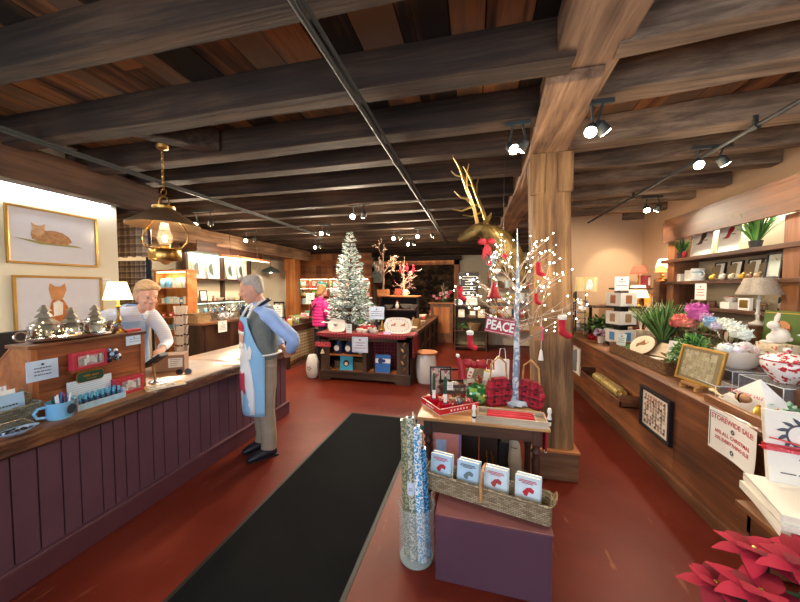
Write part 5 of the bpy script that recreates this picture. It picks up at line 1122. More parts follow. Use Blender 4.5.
# wood tray with red candles
q_ = Vector((.27, 2.47, TZ)); t = thing('wooden_tray', 'grey wooden tray holding red taper candles at the front-right of the table', 'tray', q_, -.04)
m_gw = wood(['#8b7a66', '#b3a38c', '#cfc2ac'], 'x', 8, .7, .2); a_, b_ = .235, .085
build('base', MB().bb(-a_, a_, -b_, b_, 0, .012), m_gw, t)
for bx_ in ((-a_, a_, -b_-.012, -b_), (-a_, a_, b_, b_+.012), (-a_-.012, -a_, -b_-.012, b_+.012), (a_, a_+.012, -b_-.012, b_+.012)): build('side', MB().bb(*bx_, 0, .05), m_gw, t, bevel=.002)
F = fr(t)
for i in range(6): 
    t2 = thing('taper_candle', 'red taper candle lying in the grey wooden tray, %s from the front' % ORD[i], 'candle', F @ Vector((-.17, -.055+.02*i, .026+.012*(i % 2))), 0, 'red candles in the wooden tray')
    build('wax', MB().tube([(0, 0, 0), (.3, 0, 0), (.335, 0, 0)], [.012, .011, .007], 10), paint('#c81f33', .35), t2, smooth=True); build('wick', MB().tube([(.335, 0, 0), (.35, 0, .002)], .0015, 5), m_paper, t2)
for i, x in enumerate((-.25, .25)):
    t2 = thing('snow_figure', ['small white and black snow figure at left end of the candle tray', 'small white figure at right end of the candle tray'][i], 'figurine', F @ Vector((x*1.06, -.1 if i == 0 else -.02, .0))); build('body', MB().lathe([(.012, 0), (.016, .05), (.01, .08), (.016, .1), (.012, .125), (0, .13)], n=10), m_white, t2, smooth=True); build('scarf', MB().lathe([(.017, .03), (.018, .045)], n=10), m_black, t2)
t2 = thing('green_glass_ball', 'big shiny green glass ball with gold and teal swirls on the table', 'ornament', (.03, 2.76, TZ)); m_gg = blotch('#1d5a2c', '#7fa24a', 14, .56, .08)
build('ball', MB().ell((0, 0, .093), (.093,)*3, 22, 16), m_gg, t2, smooth=True); build('cap', MB().lathe([(.02, .183), (.02, .2), (0, .205)], n=12), m_gold, t2, smooth=True)
m = MB(); random.seed(3)
for i in range(8): a = random.uniform(3.6, 5.6); b_ = random.uniform(-.6, .8); p = Vector((math.cos(a)*math.cos(b_), math.sin(a)*math.cos(b_), math.sin(b_)))*.0935+Vector((0, 0, .093)); m.ell(tuple(p), (.014, .006, .012), 8, 6)
build('swirls', m, multi(['#3fb09a', '#c9c070', '#d7e4d0', '#2a7a5c'], .2), t2, smooth=True)
# dark wire crates with handles, cream blocks and red/gingham goods behind
def crate(label, c, w, d, h, rz, mat, fillc):
    t_ = thing('gift_crate', label, 'crate', c, rz)
    for z in (.02, h*.5, h-.02): build('slat', MB().bb(-w/2, w/2, -d/2-.006, -d/2, z-.012, z+.012).bb(-w/2, w/2, d/2, d/2+.006, z-.012, z+.012).bb(-w/2-.006, -w/2, -d/2, d/2, z-.012, z+.012).bb(w/2, w/2+.006, -d/2, d/2, z-.012, z+.012), mat, t_)
    build('base', MB().bb(-w/2, w/2, -d/2, d/2, 0, .01), mat, t_)
    build('handle', MB().tube([(-w/2, 0, h), (-w/2, 0, h+.11), (w/2, 0, h+.11), (w/2, 0, h)], .01, 6), m_iron, t_)
    m = MB(); random.seed(7)
    for i in range(18): m.ell((random.uniform(-w*.4, w*.4), random.uniform(-d*.38, d*.38), random.uniform(.03, h*.9)), (.03, .025, .025), 8, 6)
    build('contents', m, multi(fillc, .5), t_, smooth=True); return t_
crate('dark handled crate of red berries at the back left of the table', (-.2, 2.86, TZ), .2, .16, .15, .25, m_dkwood_x, ['#9c2f35', '#d8c8b4', '#6e2a2c', '#7c6a5a'])
card('little white tag on the dark crate', (-.21, 2.765, TZ+.1), .06, .07, .25, 2, False)
t2 = thing('cream_beam_block', 'long cream wooden block with gold trim lying behind the candles', 'block', (-.15, 2.75+.0, TZ+.0), .05); build('block', MB().bb(-.16, .16, -.02, .02, 0, .04), paint('#d8c39c', .6), t2, bevel=.003); build('trim', MB().bb(-.162, .162, -.022, .022, .012, .018), m_gold, t2)
gift_box('cream_box', 'cream patterned gift box with red band in the middle of the table', 'gift box', (-.03, 2.87, TZ), (.11, .08, .19), blotch('#dccbb0', '#a94a44', 30, .62), .4, m_red)
gift_box('cream_box', 'narrow white and red box leaning by the wooden handle', 'gift box', (.1, 2.87, TZ), (.06, .05, .24), blotch('#e7ddca', '#c0392b', 40, .6), -.3, tilt=-.15)
for i in range(7):
    c_ = [('#b4232b', 'red'), ('#d9c6a0', 'tan'), ('#8b5f3f', 'brown'), ('#c94f45', 'brick'), ('#efe7d6', 'white'), ('#a3342f', 'dark red'), ('#e0a37c', 'peach')][i]
    t2 = thing('small_parcel', '%s little parcel in the heap behind the red tray' % c_[1], 'parcel', (-.32+.07*i, 2.8+.04*(i % 2), TZ), RN.uniform(-.5, .5), 'parcels in the heap'); h_ = RN.uniform(.04, .08); build('wrap', MB().bb(-.03, .03, -.025, .025, 0, h_), paint(c_[0], .6), t2, bevel=.004); build('string', MB().bb(-.0305, .0305, -.003, .003, 0, h_+.001).bb(-.003, .003, -.0255, .0255, 0, h_+.001), m_gold, t2)
t2 = thing('small_picture', 'black frame of small red ornaments leaning behind the dark crate', 'frame', (-.3, 2.9, TZ), .2, None, -.2); build('frame', MB().bb(-.1, .1, 0, .012, 0, .015).bb(-.1, .1, 0, .012, .25, .265).bb(-.1, -.085, 0, .012, 0, .26).bb(.085, .1, 0, .012, 0, .26), m_black, t2); build('panel', MB().bb(-.085, .085, .004, .01, .015, .25), blotch('#b59a84', '#8c2f35', 26, .55), t2)
t2 = thing('sign_board', 'pale lettered wooden stick sign leaning against the crate', 'sign', (-.12, 2.84, TZ)); m = MB().tf((0, 0, 0), (-.1, .35, 0)); m.bb(-.022, .022, -.006, .006, 0, .3); build('board', m, paint('#d8cdb2', .6), t2, bevel=.002); m = MB().tf((0, 0, 0), (-.1, .35, 0))
for i in range(8): m.bb(-.01, .01, -.008, -.006, .03+.032*i, .045+.032*i)
build('lettering', m, m_redtxt, t2)
# big red bow / stocking cluster in wrap
t2 = thing('red_bow', 'large crimson velvet bow standing in a basket at the back of the table', 'bow', (.0, 2.9, TZ+.28))
for sx in (-1, 1): build('loop', MB().ell((sx*.06, 0, .03), (.06, .03, .045), 12, 8, .3, sx), m_red, t2, smooth=True); build('tail', MB().leaf((sx*.01, -.01, 0), (sx*.4, -.1, -1), .14, .06, 0, 3, up=(0, -1, 0), th=.004), m_red, t2)
build('knot', MB().ell((0, -.02, .03), (.025, .025, .03), 10, 8), m_red, t2, smooth=True)
t2 = thing('bow_basket', 'wicker basket carrying the crimson bow', 'basket', (.0, 2.93, TZ)); rim_basket(t2, .17, .09, .27, flare=.02)
t2 = thing('santa_stocking', 'red stocking with white tip poking up beside the crimson bow', 'stocking', (-.1, 2.85, TZ+.19)); build('sock', MB().tube([(0, 0, 0), (-.01, 0, .1), (-.04, 0, .19)], [.04, .035, .012], 10), m_red, t2, smooth=True); build('tip', MB().ell((-.045, 0, .2), (.018,)*3), m_white, t2, smooth=True)
# felt/laced red bags with wooden arched handles around the trunk
def felt_bag(label, c, rz, s_=1):
    t_ = thing('felt_bag', label, 'bag', c, rz)
    pr = [(-.1, 0), (.1, 0), (.12, .12), (.075, .24), (-.075, .24), (-.12, .12)]
    build('body', MB().prism([(a*s_, b*s_) for a, b in pr], -.035, .035), plaid('#a3182f', '#5c1020', '#b93548', 14), t_, bevel=.012)
    m = MB()
    for i in range(4):
        for j in range(2): m.box(((-.06+.1*j+.012*i)*s_, -.038, (.05+.045*i)*s_), (.03, .005, .013))
    build('lacing', m, m_black, t_); build('handle', MB().tube([(-.08*s_, 0, .22*s_), (-.07*s_, 0, .36*s_), (0, 0, .42*s_), (.07*s_, 0, .36*s_), (.08*s_, 0, .22*s_)], .008, 7), m_ttop, t_, smooth=True); return t_
felt_bag('red felt bag with black lacing and bent wooden handle, left of the silver trunk', (.2, 2.76, TZ), .5)
felt_bag('red felt bag with black lacing, right of the silver trunk', (.46, 2.78, TZ), -.7, .95)
t2 = thing('maroon_cushion', 'dark striped maroon bundle between the two red felt bags', 'cushion', (.31, 2.86, TZ)); build('cover', MB().ell((0, 0, .1), (.07, .05, .1), 14, 10), plaid('#5a2030', '#2b1620', '#8a3a48', 40, ('x',)), t2, smooth=True); build('seam', MB().ring((0, 0, .1), .071, .003, 20, 5, 'y'), m_black, t2)
for i, (x, c_) in enumerate(((.24, '#f0e6da'), (.13, '#e9c84a'))):
    t2 = thing('gift_bag', ['white printed paper bag standing behind the silver trunk', 'white and yellow paper bag behind the wooden handle'][i], 'gift bag', (x, 2.93-.02*i, TZ), .1); build('body', MB().bb(-.06, .06, -.025, .025, 0, .26+.1*(1-i)), blotch('#eeeae2', c_, 18, .55), t2, bevel=.002); build('handle', MB().tube([(-.03, -.02, .26+.1*(1-i)), (-.02, -.02, .36+.1*(1-i)), (.02, -.02, .36+.1*(1-i)), (.03, -.02, .26+.1*(1-i))], .003, 5), m_paper, t2)
t2 = thing('red_scarf', 'crimson cloth with white stars hanging over the right end of the table', 'cloth', (TX1+.008, 2.62, TZ-.14)); o = drape(None, (0, 0, .146), .14, .26, paint('#a8182c', .9), 3, .005, name='fabric', rz=PI/2, waves=2); o.parent = t2; m = MB()
build('hem', MB().bb(-.008, .008, -.07, .07, -.12, -.112), m_white, t2)

# ---- things under the table
t2 = thing('picture_box', 'pink box with blue spine and a white label under the table', 'box', (-.22, 2.56, .14), .1); build('box', MB().bb(-.11, .11, -.06, .06, 0, .4), paint('#d98f88', .5), t2, bevel=.003); build('label', MB().bb(-.08, .0, -.063, -.06, .2, .34), paint('#a9c4ee', .5), t2); build('spine', MB().bb(.1, .113, -.063, .063, 0, .4), paint('#4a86d0', .5), t2)
t2 = thing('jute_bag', 'pale canvas bag leaning against the right leg under the table', 'bag', (.32, 2.6, .14), -.2); build('body', MB().ell((0, 0, .18), (.05, .04, .19), 12, 8, .3, 6), paint('#b8a98f', .9, var=.15), t2, smooth=True); build('tie', MB().ring((0, 0, .3), .03, .005, 12, 5), m_wick2, t2)
t2 = thing('gold_rods', 'pair of thin gold rods leaning under the table', 'rod', (.12, 2.6, .14)); build('rod', MB().tube([(0, 0, 0), (-.03, .08, .4)], .005, 6), m_gold, t2); build('rod', MB().tube([(.05, 0, 0), (.0, .08, .4)], .005, 6), m_gold, t2)
for i in range(3): gift_box('dark_box', ['low dark brown box at left under the table', 'middle dark brown box under the table', 'small black box at right under the table'][i], 'box', (-.03+.15*i, 2.72, .14), (.14, .16, .4-.05*i), paint(['#2b1c14', '#332217', '#1c1512'][i], .7), 0, None)
t2 = thing('ribbon', 'dark teal ribbon bow hanging at the table left corner', 'ribbon', (TX0-.005, 2.42, .44))
build('tails', MB().leaf((0, 0, .15), (-.05, -.1, -1), .2, .05, 0, 4, up=(0, -1, 0), th=.003).leaf((0, -.01, .15), (.15, -.1, -1), .17, .04, 0, 4, up=(0, -1, 0), th=.003), paint('#1f5a55', .6), t2); build('bow', MB().ell((-.03, -.01, .16), (.03, .015, .02)).ell((.03, -.01, .16), (.03, .015, .02)), paint('#1f5a55', .6), t2, smooth=True)
t2 = thing('folded_totes', 'stack of folded cream and grey boards leaning at the left side of the table', 'board', (TX0-.06, 2.52, 0), .2); build('board', MB().bb(-.004, .004, -.14, .14, 0, .62), paint('#c9c3b6', .7), t2); build('board', MB().bb(.012, .02, -.14, .14, 0, .6), paint('#7f8a86', .7), t2); build('board', MB().bb(-.02, -.012, -.14, .14, 0, .58), paint('#e2dccb', .7), t2)

# ---- plum box with long basket of books
pb = thing('plum_box', 'plain plum painted wooden box on the floor under the long basket', 'box', (.105, 1.9, 0), math.radians(-1.5))
build('body', MB().bb(-.31, .31, -.14, .14, .0, .385), paint('#573c4d', .4, var=.08, scale=4), pb, bevel=.004); build('top_board', MB().bb(-.315, .315, -.145, .145, .385, .397), paint('#6b3a3c', .4, var=.1), pb, bevel=.003)
t = thing('long_basket', 'long narrow woven basket of greeting books on top of the plum box', 'basket', (.065, 1.965, .398), math.radians(-14)); rim_basket(t, .76, .15, .105, mat=wicker('#b3a184', '#7d6a4e', 48))
build('handle', MB().tube([(.0, -.082, .03), (.0, -.084, .13), (.0, -.05, .19), (.0, 0, .2), (.0, .05, .19), (.0, .084, .13), (.0, .082, .03)], .011, 7), m_ttop, t, smooth=True)
for sx in (-1, 1): build('handle', MB().tube([(sx*.385, -.04, .1), (sx*.4, -.03, .14), (sx*.4, .03, .14), (sx*.385, .04, .1)], .008, 6), m_wick, t, smooth=True)
F = fr(t); R14 = math.radians(-14)
for i, (x, cl, nm) in enumerate(((-.28, '#b02a34', 'leftmost'), (-.1, '#6b7a86', 'second from the left'), (.07, '#a83a3c', 'third from left'), (.25, '#c01f2c', 'rightmost, with a big red cardinal'))):
    for k_ in range(2):
        t2 = thing('greeting_book', ('white illustrated book in the long basket, ' if k_ == 0 else 'book just behind the front one in the long basket, ')+nm, 'book', F @ Vector((x+.006*k_, -.02+.03*k_, .03)), R14, 'books in the long basket', -.12)
        build('pages', MB().bb(-.066, .066, 0, .02, 0, .175), m_paper, t2); build('cover', MB().bb(-.068, .068, -.003, 0, 0, .178), paint('#b5d6f0' if i < 2 else '#cfe2ee', .5), t2)
        if k_ == 0:
            m = MB()
            for w_, z in ((.045, .155), (.05, .147), (.03, .139)): m.bb(-w_, w_, -.0045, -.003, z, z+.004)
            build('lettering', m, m_redtxt if i != 1 else m_ink, t2)
            s_ = .032; P = [(-1, -.3), (-.3, .5), (.4, .7), (1.0, .3), (.8, -.3), (.1, -.1), (-.2, -.9), (-.7, -.8)]
            build('illustration', MB().prism([(a*s_+.005, .1+b*s_) for a, b in P], -.0045, -.003), paint(cl, .6), t2)
            build('illustration', MB().prism([(-.05, .025), (.05, .02), (.055, .05), (.0, .045), (-.05, .055)], -.004, -.003), paint('#d8c68a', .6), t2)
# ---- glass jar of wrapping paper
gj = (-.345, 1.9, 0); t = thing('glass_jar', 'tall clear glass cylinder on the floor holding rolls of wrapping paper', 'jar', gj)
build('wall', MB().lathe([(.105, 0), (.112, .01), (.112, .34), (.118, .352), (.112, .356), (.106, .34), (.106, .016), (0, .016)], n=32), glass('#d9e6e4', .03, .2), t, smooth=True); build('base', MB().lathe([(.104, .002), (.104, .015), (0, .015)], n=30), glass('#b9cac6', .1, .5), t)
rolls = [((-.05, -.02), (-.075, -.015), .88, '#a8a07c', '#5f6f5a', 'gold-green patterned', .026), ((-.01, -.05), (-.04, -.02), .9, '#c9c9b8', '#6f7f76', 'silver patterned', .024), ((.045, -.04), (-.012, .0), .84, '#4fa3d8', '#eaf3f8', 'blue and white floral', .03), ((.03, .03), (0, .02), .8, '#6db6e0', '#f2f6fa', 'light blue paisley', .028), ((-.05, .04), (-.055, .03), .86, '#7d8c60', '#3f5230', 'olive green', .024), ((.07, .0), (.03, .01), .7, '#5aa9dc', '#20507e', 'deep blue leaf', .026)]
for i, (p0, p1, L_, c1, c2, nm, r_) in enumerate(rolls):
    a = Vector((gj[0]+p0[0], gj[1]+p0[1], .02)); b_ = Vector((gj[0]+p1[0], gj[1]+p1[1], L_)); t2 = thing('wrapping_roll', '%s roll of wrapping paper standing in the glass jar' % nm, 'wrapping paper', a, 0, 'wrapping paper rolls'); v_ = b_-a
    build('paper', MB().tube([(0, 0, 0), v_], r_, 18), blotch(c1, c2, 80, .5, .25), t2, smooth=True); build('core', MB().tube([v_, v_+v_.normalized()*.004], r_*.6, 14), paint('#4a4038', .8), t2)
t2 = thing('price_sticker', 'pale blue price sticker wrapped round the silver paper roll', 'label', (gj[0]-.027, gj[1]-.063, .43)); build('sticker', MB().lathe([(.0265, 0), (.0265, .075)], (0, .0272, 0), 18), paint('#cfe0f2', .5), t2); build('text_lines', MB().bb(-.012, .012, -.0005, .001, .03, .033).bb(-.01, .01, -.0005, .001, .042, .045), m_ink, t2)

# ---- lit twig tree
bx_, by_ = .345, 2.83; t = thing('lit_twig_tree', 'silvery blue lit twig tree with fairy lights standing on the front table', 'christmas tree', (bx_, by_, TZ))
random.seed(33); br_ = MB(); bulbs = []
m_bark = blotch('#7d93ad', '#c9d3de', 30, .52, .5); m_twig = paint('#a3917f', .7, var=.2)
build('trunk', MB().tube([(0, 0, .0), (0, 0, .15), (.008, 0, .45), (.0, .005, .8), (.006, 0, 1.1), (0, 0, 1.3), (-.005, 0, 1.5)], [.034, .03, .026, .02, .013, .007, .003], 12), m_bark, t, smooth=True)
build('base_cloth', MB().ell((0, 0, .02), (.14, .1, .035), 18, 8, .5, 3), paint('#aebfd0', .8, var=.15), t, smooth=True)
build('plate', MB().lathe([(.07, 0), (.07, .01), (.03, .03), (0, .03)], n=16), m_silver, t)
def twig(p, d, L_, r, dep):
    pts = [p.copy()]; q = p.copy(); dd = d.copy()
    for i in range(5): dd = (dd+Vector((random.uniform(-.14, .14), random.uniform(-.14, .14), random.uniform(-.1, .12)))).normalized(); q = q+dd*L_/5; pts.append(q.copy())
    br_.tube(pts, [r*(1-i*.15) for i in range(6)], 5); bulbs.append(pts[-1])
    if dep:
        for i in (1, 2, 3, 4): twig(pts[i], (dd+Vector((random.uniform(-.85, .85), random.uniform(-.6, .6), random.uniform(-.3, .65)))).normalized(), L_*random.uniform(.35, .55), r*.55, dep-1)
    elif random.random() < .5: bulbs.append(pts[3])
for a, z, up, L_ in ((180, .55, .55, .42), (150, .62, .9, .42), (200, .72, .5, .48), (0, .5, .75, .45), (25, .6, 1.0, .45), (-20, .66, .5, .42), (170, .85, .7, .42), (10, .85, .9, .4), (-35, .95, 1.2, .36), (215, 1.0, 1.0, .36), (120, 1.05, 1.3, .34), (60, 1.1, 1.2, .34), (265, .78, .7, .3), (190, 1.1, 1.6, .3), (-10, 1.15, 1.6, .32), (165, .68, .25, .5), (5, .7, .3, .5), (188, .8, .9, .45), (-15, .78, .8, .45), (178, .95, 1.3, .4), (12, 1.0, 1.4, .38)):
    a = math.radians(a); twig(Vector((0, 0, z)), Vector((math.cos(a), math.sin(a)*.4-.08, up)).normalized(), L_, .0065, 1)
build('twigs', br_, m_twig, t)
m0 = MB().ell((0, 0, 0), (.0049,)*3, 8, 6); led0 = None; gm = glow('#fff0d4', 16)
random.shuffle(bulbs)
for p in bulbs[:98]:
    if led0 is None: led0 = build('light_bulb', m0, gm, t, smooth=True, loc=p)
    else: o = led0.copy(); COL.objects.link(o); o.location = p
TB = t; m = MB()
for p in bulbs[98:260]: m.ell(tuple(p), (.006,)*3, 6, 4)
o = build('more_light_bulbs', m, gm, t, smooth=True); o['kind'] = 'stuff'
for i, (x, z, e_) in enumerate(((-.25, 1.0, 3.0), (.22, 1.1, 3.0), (.0, 1.45, 2.5))):
    L = bpy.data.lights.new('fairy_glow', 'POINT'); L.energy = e_; L.color = (1, .82, .58); L.shadow_soft_size = .2; lo = bpy.data.objects.new('fairy_glow', L); COL.objects.link(lo); lo.location = (bx_+x, by_-.05, TZ+z)
# ornaments hanging in it
def hang(u, v, y): return at(u, v, y=y)
p_ = hang(500, 326, 2.66); t2 = thing('peace_sign', 'crimson rectangular PEACE sign with white letters hanging in the lit twig tree', 'sign', p_, -.12); w_ = .115
m = MB().tf((0, 0, 0), (0, .16, 0)); m.bb(-w_, w_, -.006, .006, -.065, .065); build('board', m, paint('#a8243a', .5), t2)
m = MB().tf((0, 0, 0), (0, .16, 0)); m.text('PEACE', .105, (0, -.0075, -.002), bold=.003, sx=.72); build('lettering', m, m_white, t2)
m = MB().tf((0, 0, 0), (0, .16, 0)); m.bb(-w_+.006, w_-.006, -.0075, -.006, .054, .057).bb(-w_+.006, w_-.006, -.0075, -.006, -.057, -.054); build('border', m, m_white, t2); build('wire', MB().tube([(-.09, 0, .07), (0, 0, .17), (.09, 0, .06)], .002, 5), m_iron, t2)
def sock(label, u, v, y, s_, rz=0, cuff=True, fl=1):
    p_ = hang(u, v, y); t_ = thing('stocking', label, 'stocking', p_, rz)
    build('sock', MB().tube([(0, 0, .06*s_), (0, 0, 0), (.004*fl*s_, 0, -.05*s_), (.045*fl*s_, 0, -.075*s_), (.07*fl*s_, 0, -.075*s_)], [.026*s_, .026*s_, .03*s_, .026*s_, .016*s_], 10), paint('#b3182c', .8), t_, smooth=True)
    if cuff: build('cuff', MB().lathe([(.03*s_, .05*s_), (.033*s_, .08*s_), (.028*s_, .085*s_), (0, .08*s_)], n=12), m_white, t_, smooth=True)
    build('loop', MB().tube([(0, 0, .08*s_), (0, 0, .13*s_)], .0015, 5), m_white, t_)
sock('small red stocking hanging at the far left of the lit twig tree', 460, 292, 2.7, .8, cuff=False)
sock('red stocking with white cuff hanging at the right against the post', 562, 326, 2.75, 1.05)
sock('slim red stocking hanging right of the trunk before the post', 536, 298, 2.75, .6, cuff=False)
sock('bright red stocking high right of the trunk against the post', 538, 268, 2.75, .75, cuff=False)
p_ = hang(494, 290, 2.68); t2 = thing('felt_hat', 'red felt cone hat ornament in the middle of the lit twig tree', 'ornament', p_); build('cone', MB().lathe([(.052, -.06), (.03, .0), (.006, .07), (0, .072)], n=14), m_red, t2, smooth=True); build('brim', MB().ring((0, 0, -.06), .05, .009, 16, 6), paint('#8a1424', .8), t2, smooth=True)
sock('red stocking with white top at the lower left above the crimson bow', 470, 340, 2.7, .9, fl=1)
p_ = hang(541, 352, 2.88); t2 = thing('tassel', 'white string tassel hanging against the timber post', 'tassel', p_); build('skirt', MB().lathe([(.022, -.07), (.012, .0), (.006, .02), (0, .025)], n=12), m_white, t2, smooth=True); build('cord', MB().tube([(0, 0, .02), (0, 0, .3)], .0015, 5), m_white, t2)
p_ = hang(537, 331, 2.85); t2 = thing('tag_card', 'kraft gift tag with pink edge hanging by strings before the post', 'tag', p_); build('tag', MB().bb(-.045, .045, -.002, .002, -.08, .04), paint('#a87c52', .8), t2); build('pink_edge', MB().bb(.035, .05, -.004, .004, -.08, .04), paint('#d8487c', .6), t2); build('string', MB().tube([(-.03, 0, .04), (0, 0, .17), (.03, 0, .04)], .0015, 5), m_white, t2)
for i, (u, v, c_, nm) in enumerate(((489, 263, '#b52231', 'dark red'), (505, 256, '#cf3346', 'red'), (497, 271, '#e8e4da', 'white'))):
    p_ = hang(u, v, 2.72); t2 = thing('bauble', '%s small bauble among the upper left twigs of the lit tree' % nm, 'ornament', p_, 0, 'baubles in the lit twig tree'); build('ball', MB().ell((0, 0, 0), (.022,)*3, 12, 8), paint(c_, .25), t2, smooth=True); build('cap', MB().lathe([(.006, .02), (.006, .028), (0, .03)], n=8), m_gold, t2)

# ---- gold reindeer hung beside the post
t = thing('gold_reindeer', 'large antlered gold reindeer with a red bow, hung beside the timber post', 'figurine', (-.05, 3.08, 0))
m_gg = paint('#6f5b30', .42, .6, var=.55, scale=16, bump=.8)
m = MB()
m.tube([(.46, .05, 1.74), (.42, .03, 1.85), (.33, 0, 2.02), (.24, 0, 2.14), (.16, 0, 2.22), (.1, 0, 2.24)], [.05, .11, .135, .12, .085, .06], 16)
m.tube([(.14, 0, 2.26), (.06, 0, 2.245), (-.02, 0, 2.2), (-.09, 0, 2.165), (-.115, 0, 2.155)], [.055, .064, .05, .033, .02], 14)
m.tube([(.3, -.06, 1.95), (.2, -.1, 1.86), (.22, -.12, 1.74)], [.05, .032, .02], 8)
build('body', m, m_gg, t, smooth=True)
for sy in (-1, 1):
    y = sy*.06
    build('antler', MB().tf((sy*.045+.01, 0, -.01*sy)).tube([(.1, y*.5, 2.29), (.07, y, 2.42), (.0, y*1.6, 2.6), (-.06, y*1.9, 2.78), (-.13, y*2, 2.9)], [.016, .016, .014, .011, .005], 8).tube([(.04, y*1.3, 2.5), (-.05, y*1.5, 2.52), (-.11, y*1.6, 2.58)], [.012, .009, .004], 6).tube([(.06, y*1.2, 2.44), (-.04, y*1.3, 2.4), (-.13, y*1.4, 2.42)], [.011, .008, .004], 6).tube([(0, y*1.6, 2.6), (-.0, y*2.2, 2.72), (.02, y*2.4, 2.8)], [.011, .008, .004], 6).tube([(-.03, y*1.8, 2.7), (-.1, y*1.9, 2.72), (-.14, y*2, 2.76)], [.009, .006, .003], 6), paint('#c9a866', .3, .8, var=.2), t, smooth=True)
    build('ear', MB().leaf((.12, y, 2.28), (.5, sy*.8, .5), .14, .06, -.1, 4, th=.006), m_gg, t, smooth=True)
build('eye', MB().ell((.02, -.062, 2.235), (.012, .008, .01)), m_black, t, smooth=True)
build('hanging_wire', MB().tube([(.3, 0, 2.1), (.3, 0, 2.92)], .003, 5), m_iron, t)
t2 = thing('velvet_bow', 'dark red velvet bow at the throat of the gold reindeer', 'bow', (.1, 2.98, 2.1)); build('loop', MB().ell((-.04, 0, .02), (.045, .025, .03), 12, 8).ell((.04, 0, .02), (.045, .025, .03), 12, 8), m_red, t2, smooth=True); build('tails', MB().leaf((0, 0, 0), (-.2, 0, -1), .16, .05, 0, 3, up=(0, -1, 0), th=.003).leaf((0, 0, 0), (.3, 0, -1), .14, .05, 0, 3, up=(0, -1, 0), th=.003), m_red, t2)
t2 = thing('snowy_tassel', 'blue-grey frosted sprig hanging below the reindeer\'s bow', 'ornament', (.17, 2.97, 1.98)); m = MB(); random.seed(8)
for i in range(34): m.leaf((0, 0, .06-i*.006), (random.uniform(-.7, .7), random.uniform(-.5, .3), -1), .09, .012, 0, 2, up=(0, -1, 0))
build('needles', m, multi(['#93a4b0', '#6f808f', '#c7d2d8'], .7), t2); build('stem', MB().tube([(0, 0, .1), (0, 0, -.15)], .005, 5), m_iron, t2)
# ================================================================= RIGHT WALL SHELVING (faces -x)
SX = 2.6
t = thing('plank_shelving', 'long right wall shelving with brown fascia, backlit top bay and plank shelves', 'shelf', (SX, 0, 0))
m_rs = wood(['#2f1a0e', '#4e2f1c', '#6c4529'], 'y', 10, .65, .2); m_rsz = wood(['#52301a', '#7c4c2c', '#9c693f'], 'z', 8, .55, .2)
YA, YB = 1.9, 5.15
build('fascia', MB().bb(-.05, -.02, YA, YB, 2.33, 2.6), m_rs, t, bevel=.004)
build('fascia_return', MB().bb(-.05, .3, YB, YB+.03, 2.33, 2.6), m_rs, t, bevel=.004)
build('roof_board', MB().bb(-.05, .3, YA, YB, 2.6, 2.63), m_rs, t)
for y in (YB-.16, 3.3, YA): build('upright', MB().bb(.0, .28, y, y+.15, RZ, 2.33), m_rsz, t, bevel=.004)
build('back_panel', MB().bb(.285, .297, YA, YB, RZ, 2.6), paint('#cfc0a2', .8, var=.03), t)
build('shelf', MB().bb(-.03, .285, YA, YB+.1, 2.04, 2.085), m_rs, t, bevel=.004)
build('shelf', MB().bb(-.02, .285, YA, YB+.1, 1.745, 1.785), m_rs, t, bevel=.004)
build('shelf', MB().bb(-.02, .285, YA, YB-.2, 1.435, 1.475), m_rs, t, bevel=.004)
build('shelf', MB().bb(-.1, .285, YA, YB-.2, 1.15, 1.18), m_rs, t, bevel=.004)
build('light_strip', MB().bb(.23, .26, YA+.2, YB-.2, 2.5, 2.52), glow('#fff8e8', 24), t)
F = Matrix.Translation((SX, 0, 0)); N90 = -PI/2
def rp(u, v, x=SX+.1): return at(u, v, x=x)
def yof(u, v, x=SX+.12): return at(u, v, x=x).y
z1 = 2.086
for u0, u1, lab, c_ in ((693, 711, 'white framed print of a dark small bird, upper right shelf', '#5a4a4a'), (719, 739, 'white framed print of a red cardinal, upper right shelf beside the tall grass', '#b3262c'), (793, 806, 'pale framed print at the right edge of the upper wall shelf', '#8a8f6a')):
    ya, yb = yof(u0, 248), yof(u1, 243); framed(lab, (SX+.1, (ya+yb)/2, z1), abs(ya-yb)*1.15, .44, N90, -.1, fr=paint('#e4dcc6', .5), fw=.014, art=art_bird(c_), mat_=m_paper)
framed('empty cream framed panel at the left end of the upper wall shelf', (SX+.14, 4.78, z1), .26, .3, N90, -.1, fr=paint('#d8c9a4', .5), fw=.012, mat_=m_cream)
grass_plant('tall spiky grass in a black pot on the upper shelf right of the cardinal', (SX+.1, yof(758, 244), z1), .36, .16, n=90, wide=.02, seed=4)
grass_plant('small spiky grass in a dark pot at the left end of the upper wall shelf', (SX+.08, 4.98, z1), .26, .12, n=70, wide=.018, seed=5)
t2 = thing('red_bird', 'tiny red bird figure beside the small grass pot on the upper wall shelf', 'figurine', (SX+.04, 4.86, z1)); build('body', MB().ell((0, 0, .05), (.02, .035, .045), 10, 8), m_red, t2, smooth=True); build('tail', MB().leaf((0, .02, .04), (0, 1, -.5), .06, .02, 0, 3), m_red, t2)
z2 = 1.786
for i, (u, lb) in enumerate(((716, 'leftmost'), (732, 'second'), (750, 'third'), (765, 'fourth'))):
    framed('small black framed bird picture, %s of the row on the second wall shelf' % lb, (SX+.13, yof(u, 272), z2), .17, .21, N90, -.14, fr=m_black, fw=.013, art=art_dots(['#c9a05a', '#8a7a5a'], 1, 1, .5), mat_=m_paper, group='black frames on the second wall shelf')
framed('grey-green print in a broad dark frame right of the small black frames', (SX+.02, yof(771, 270, SX+.02), z2), .17, .24, N90, -.1, fr=m_black, fw=.02, mat_=paint('#b9c4ba', .6))
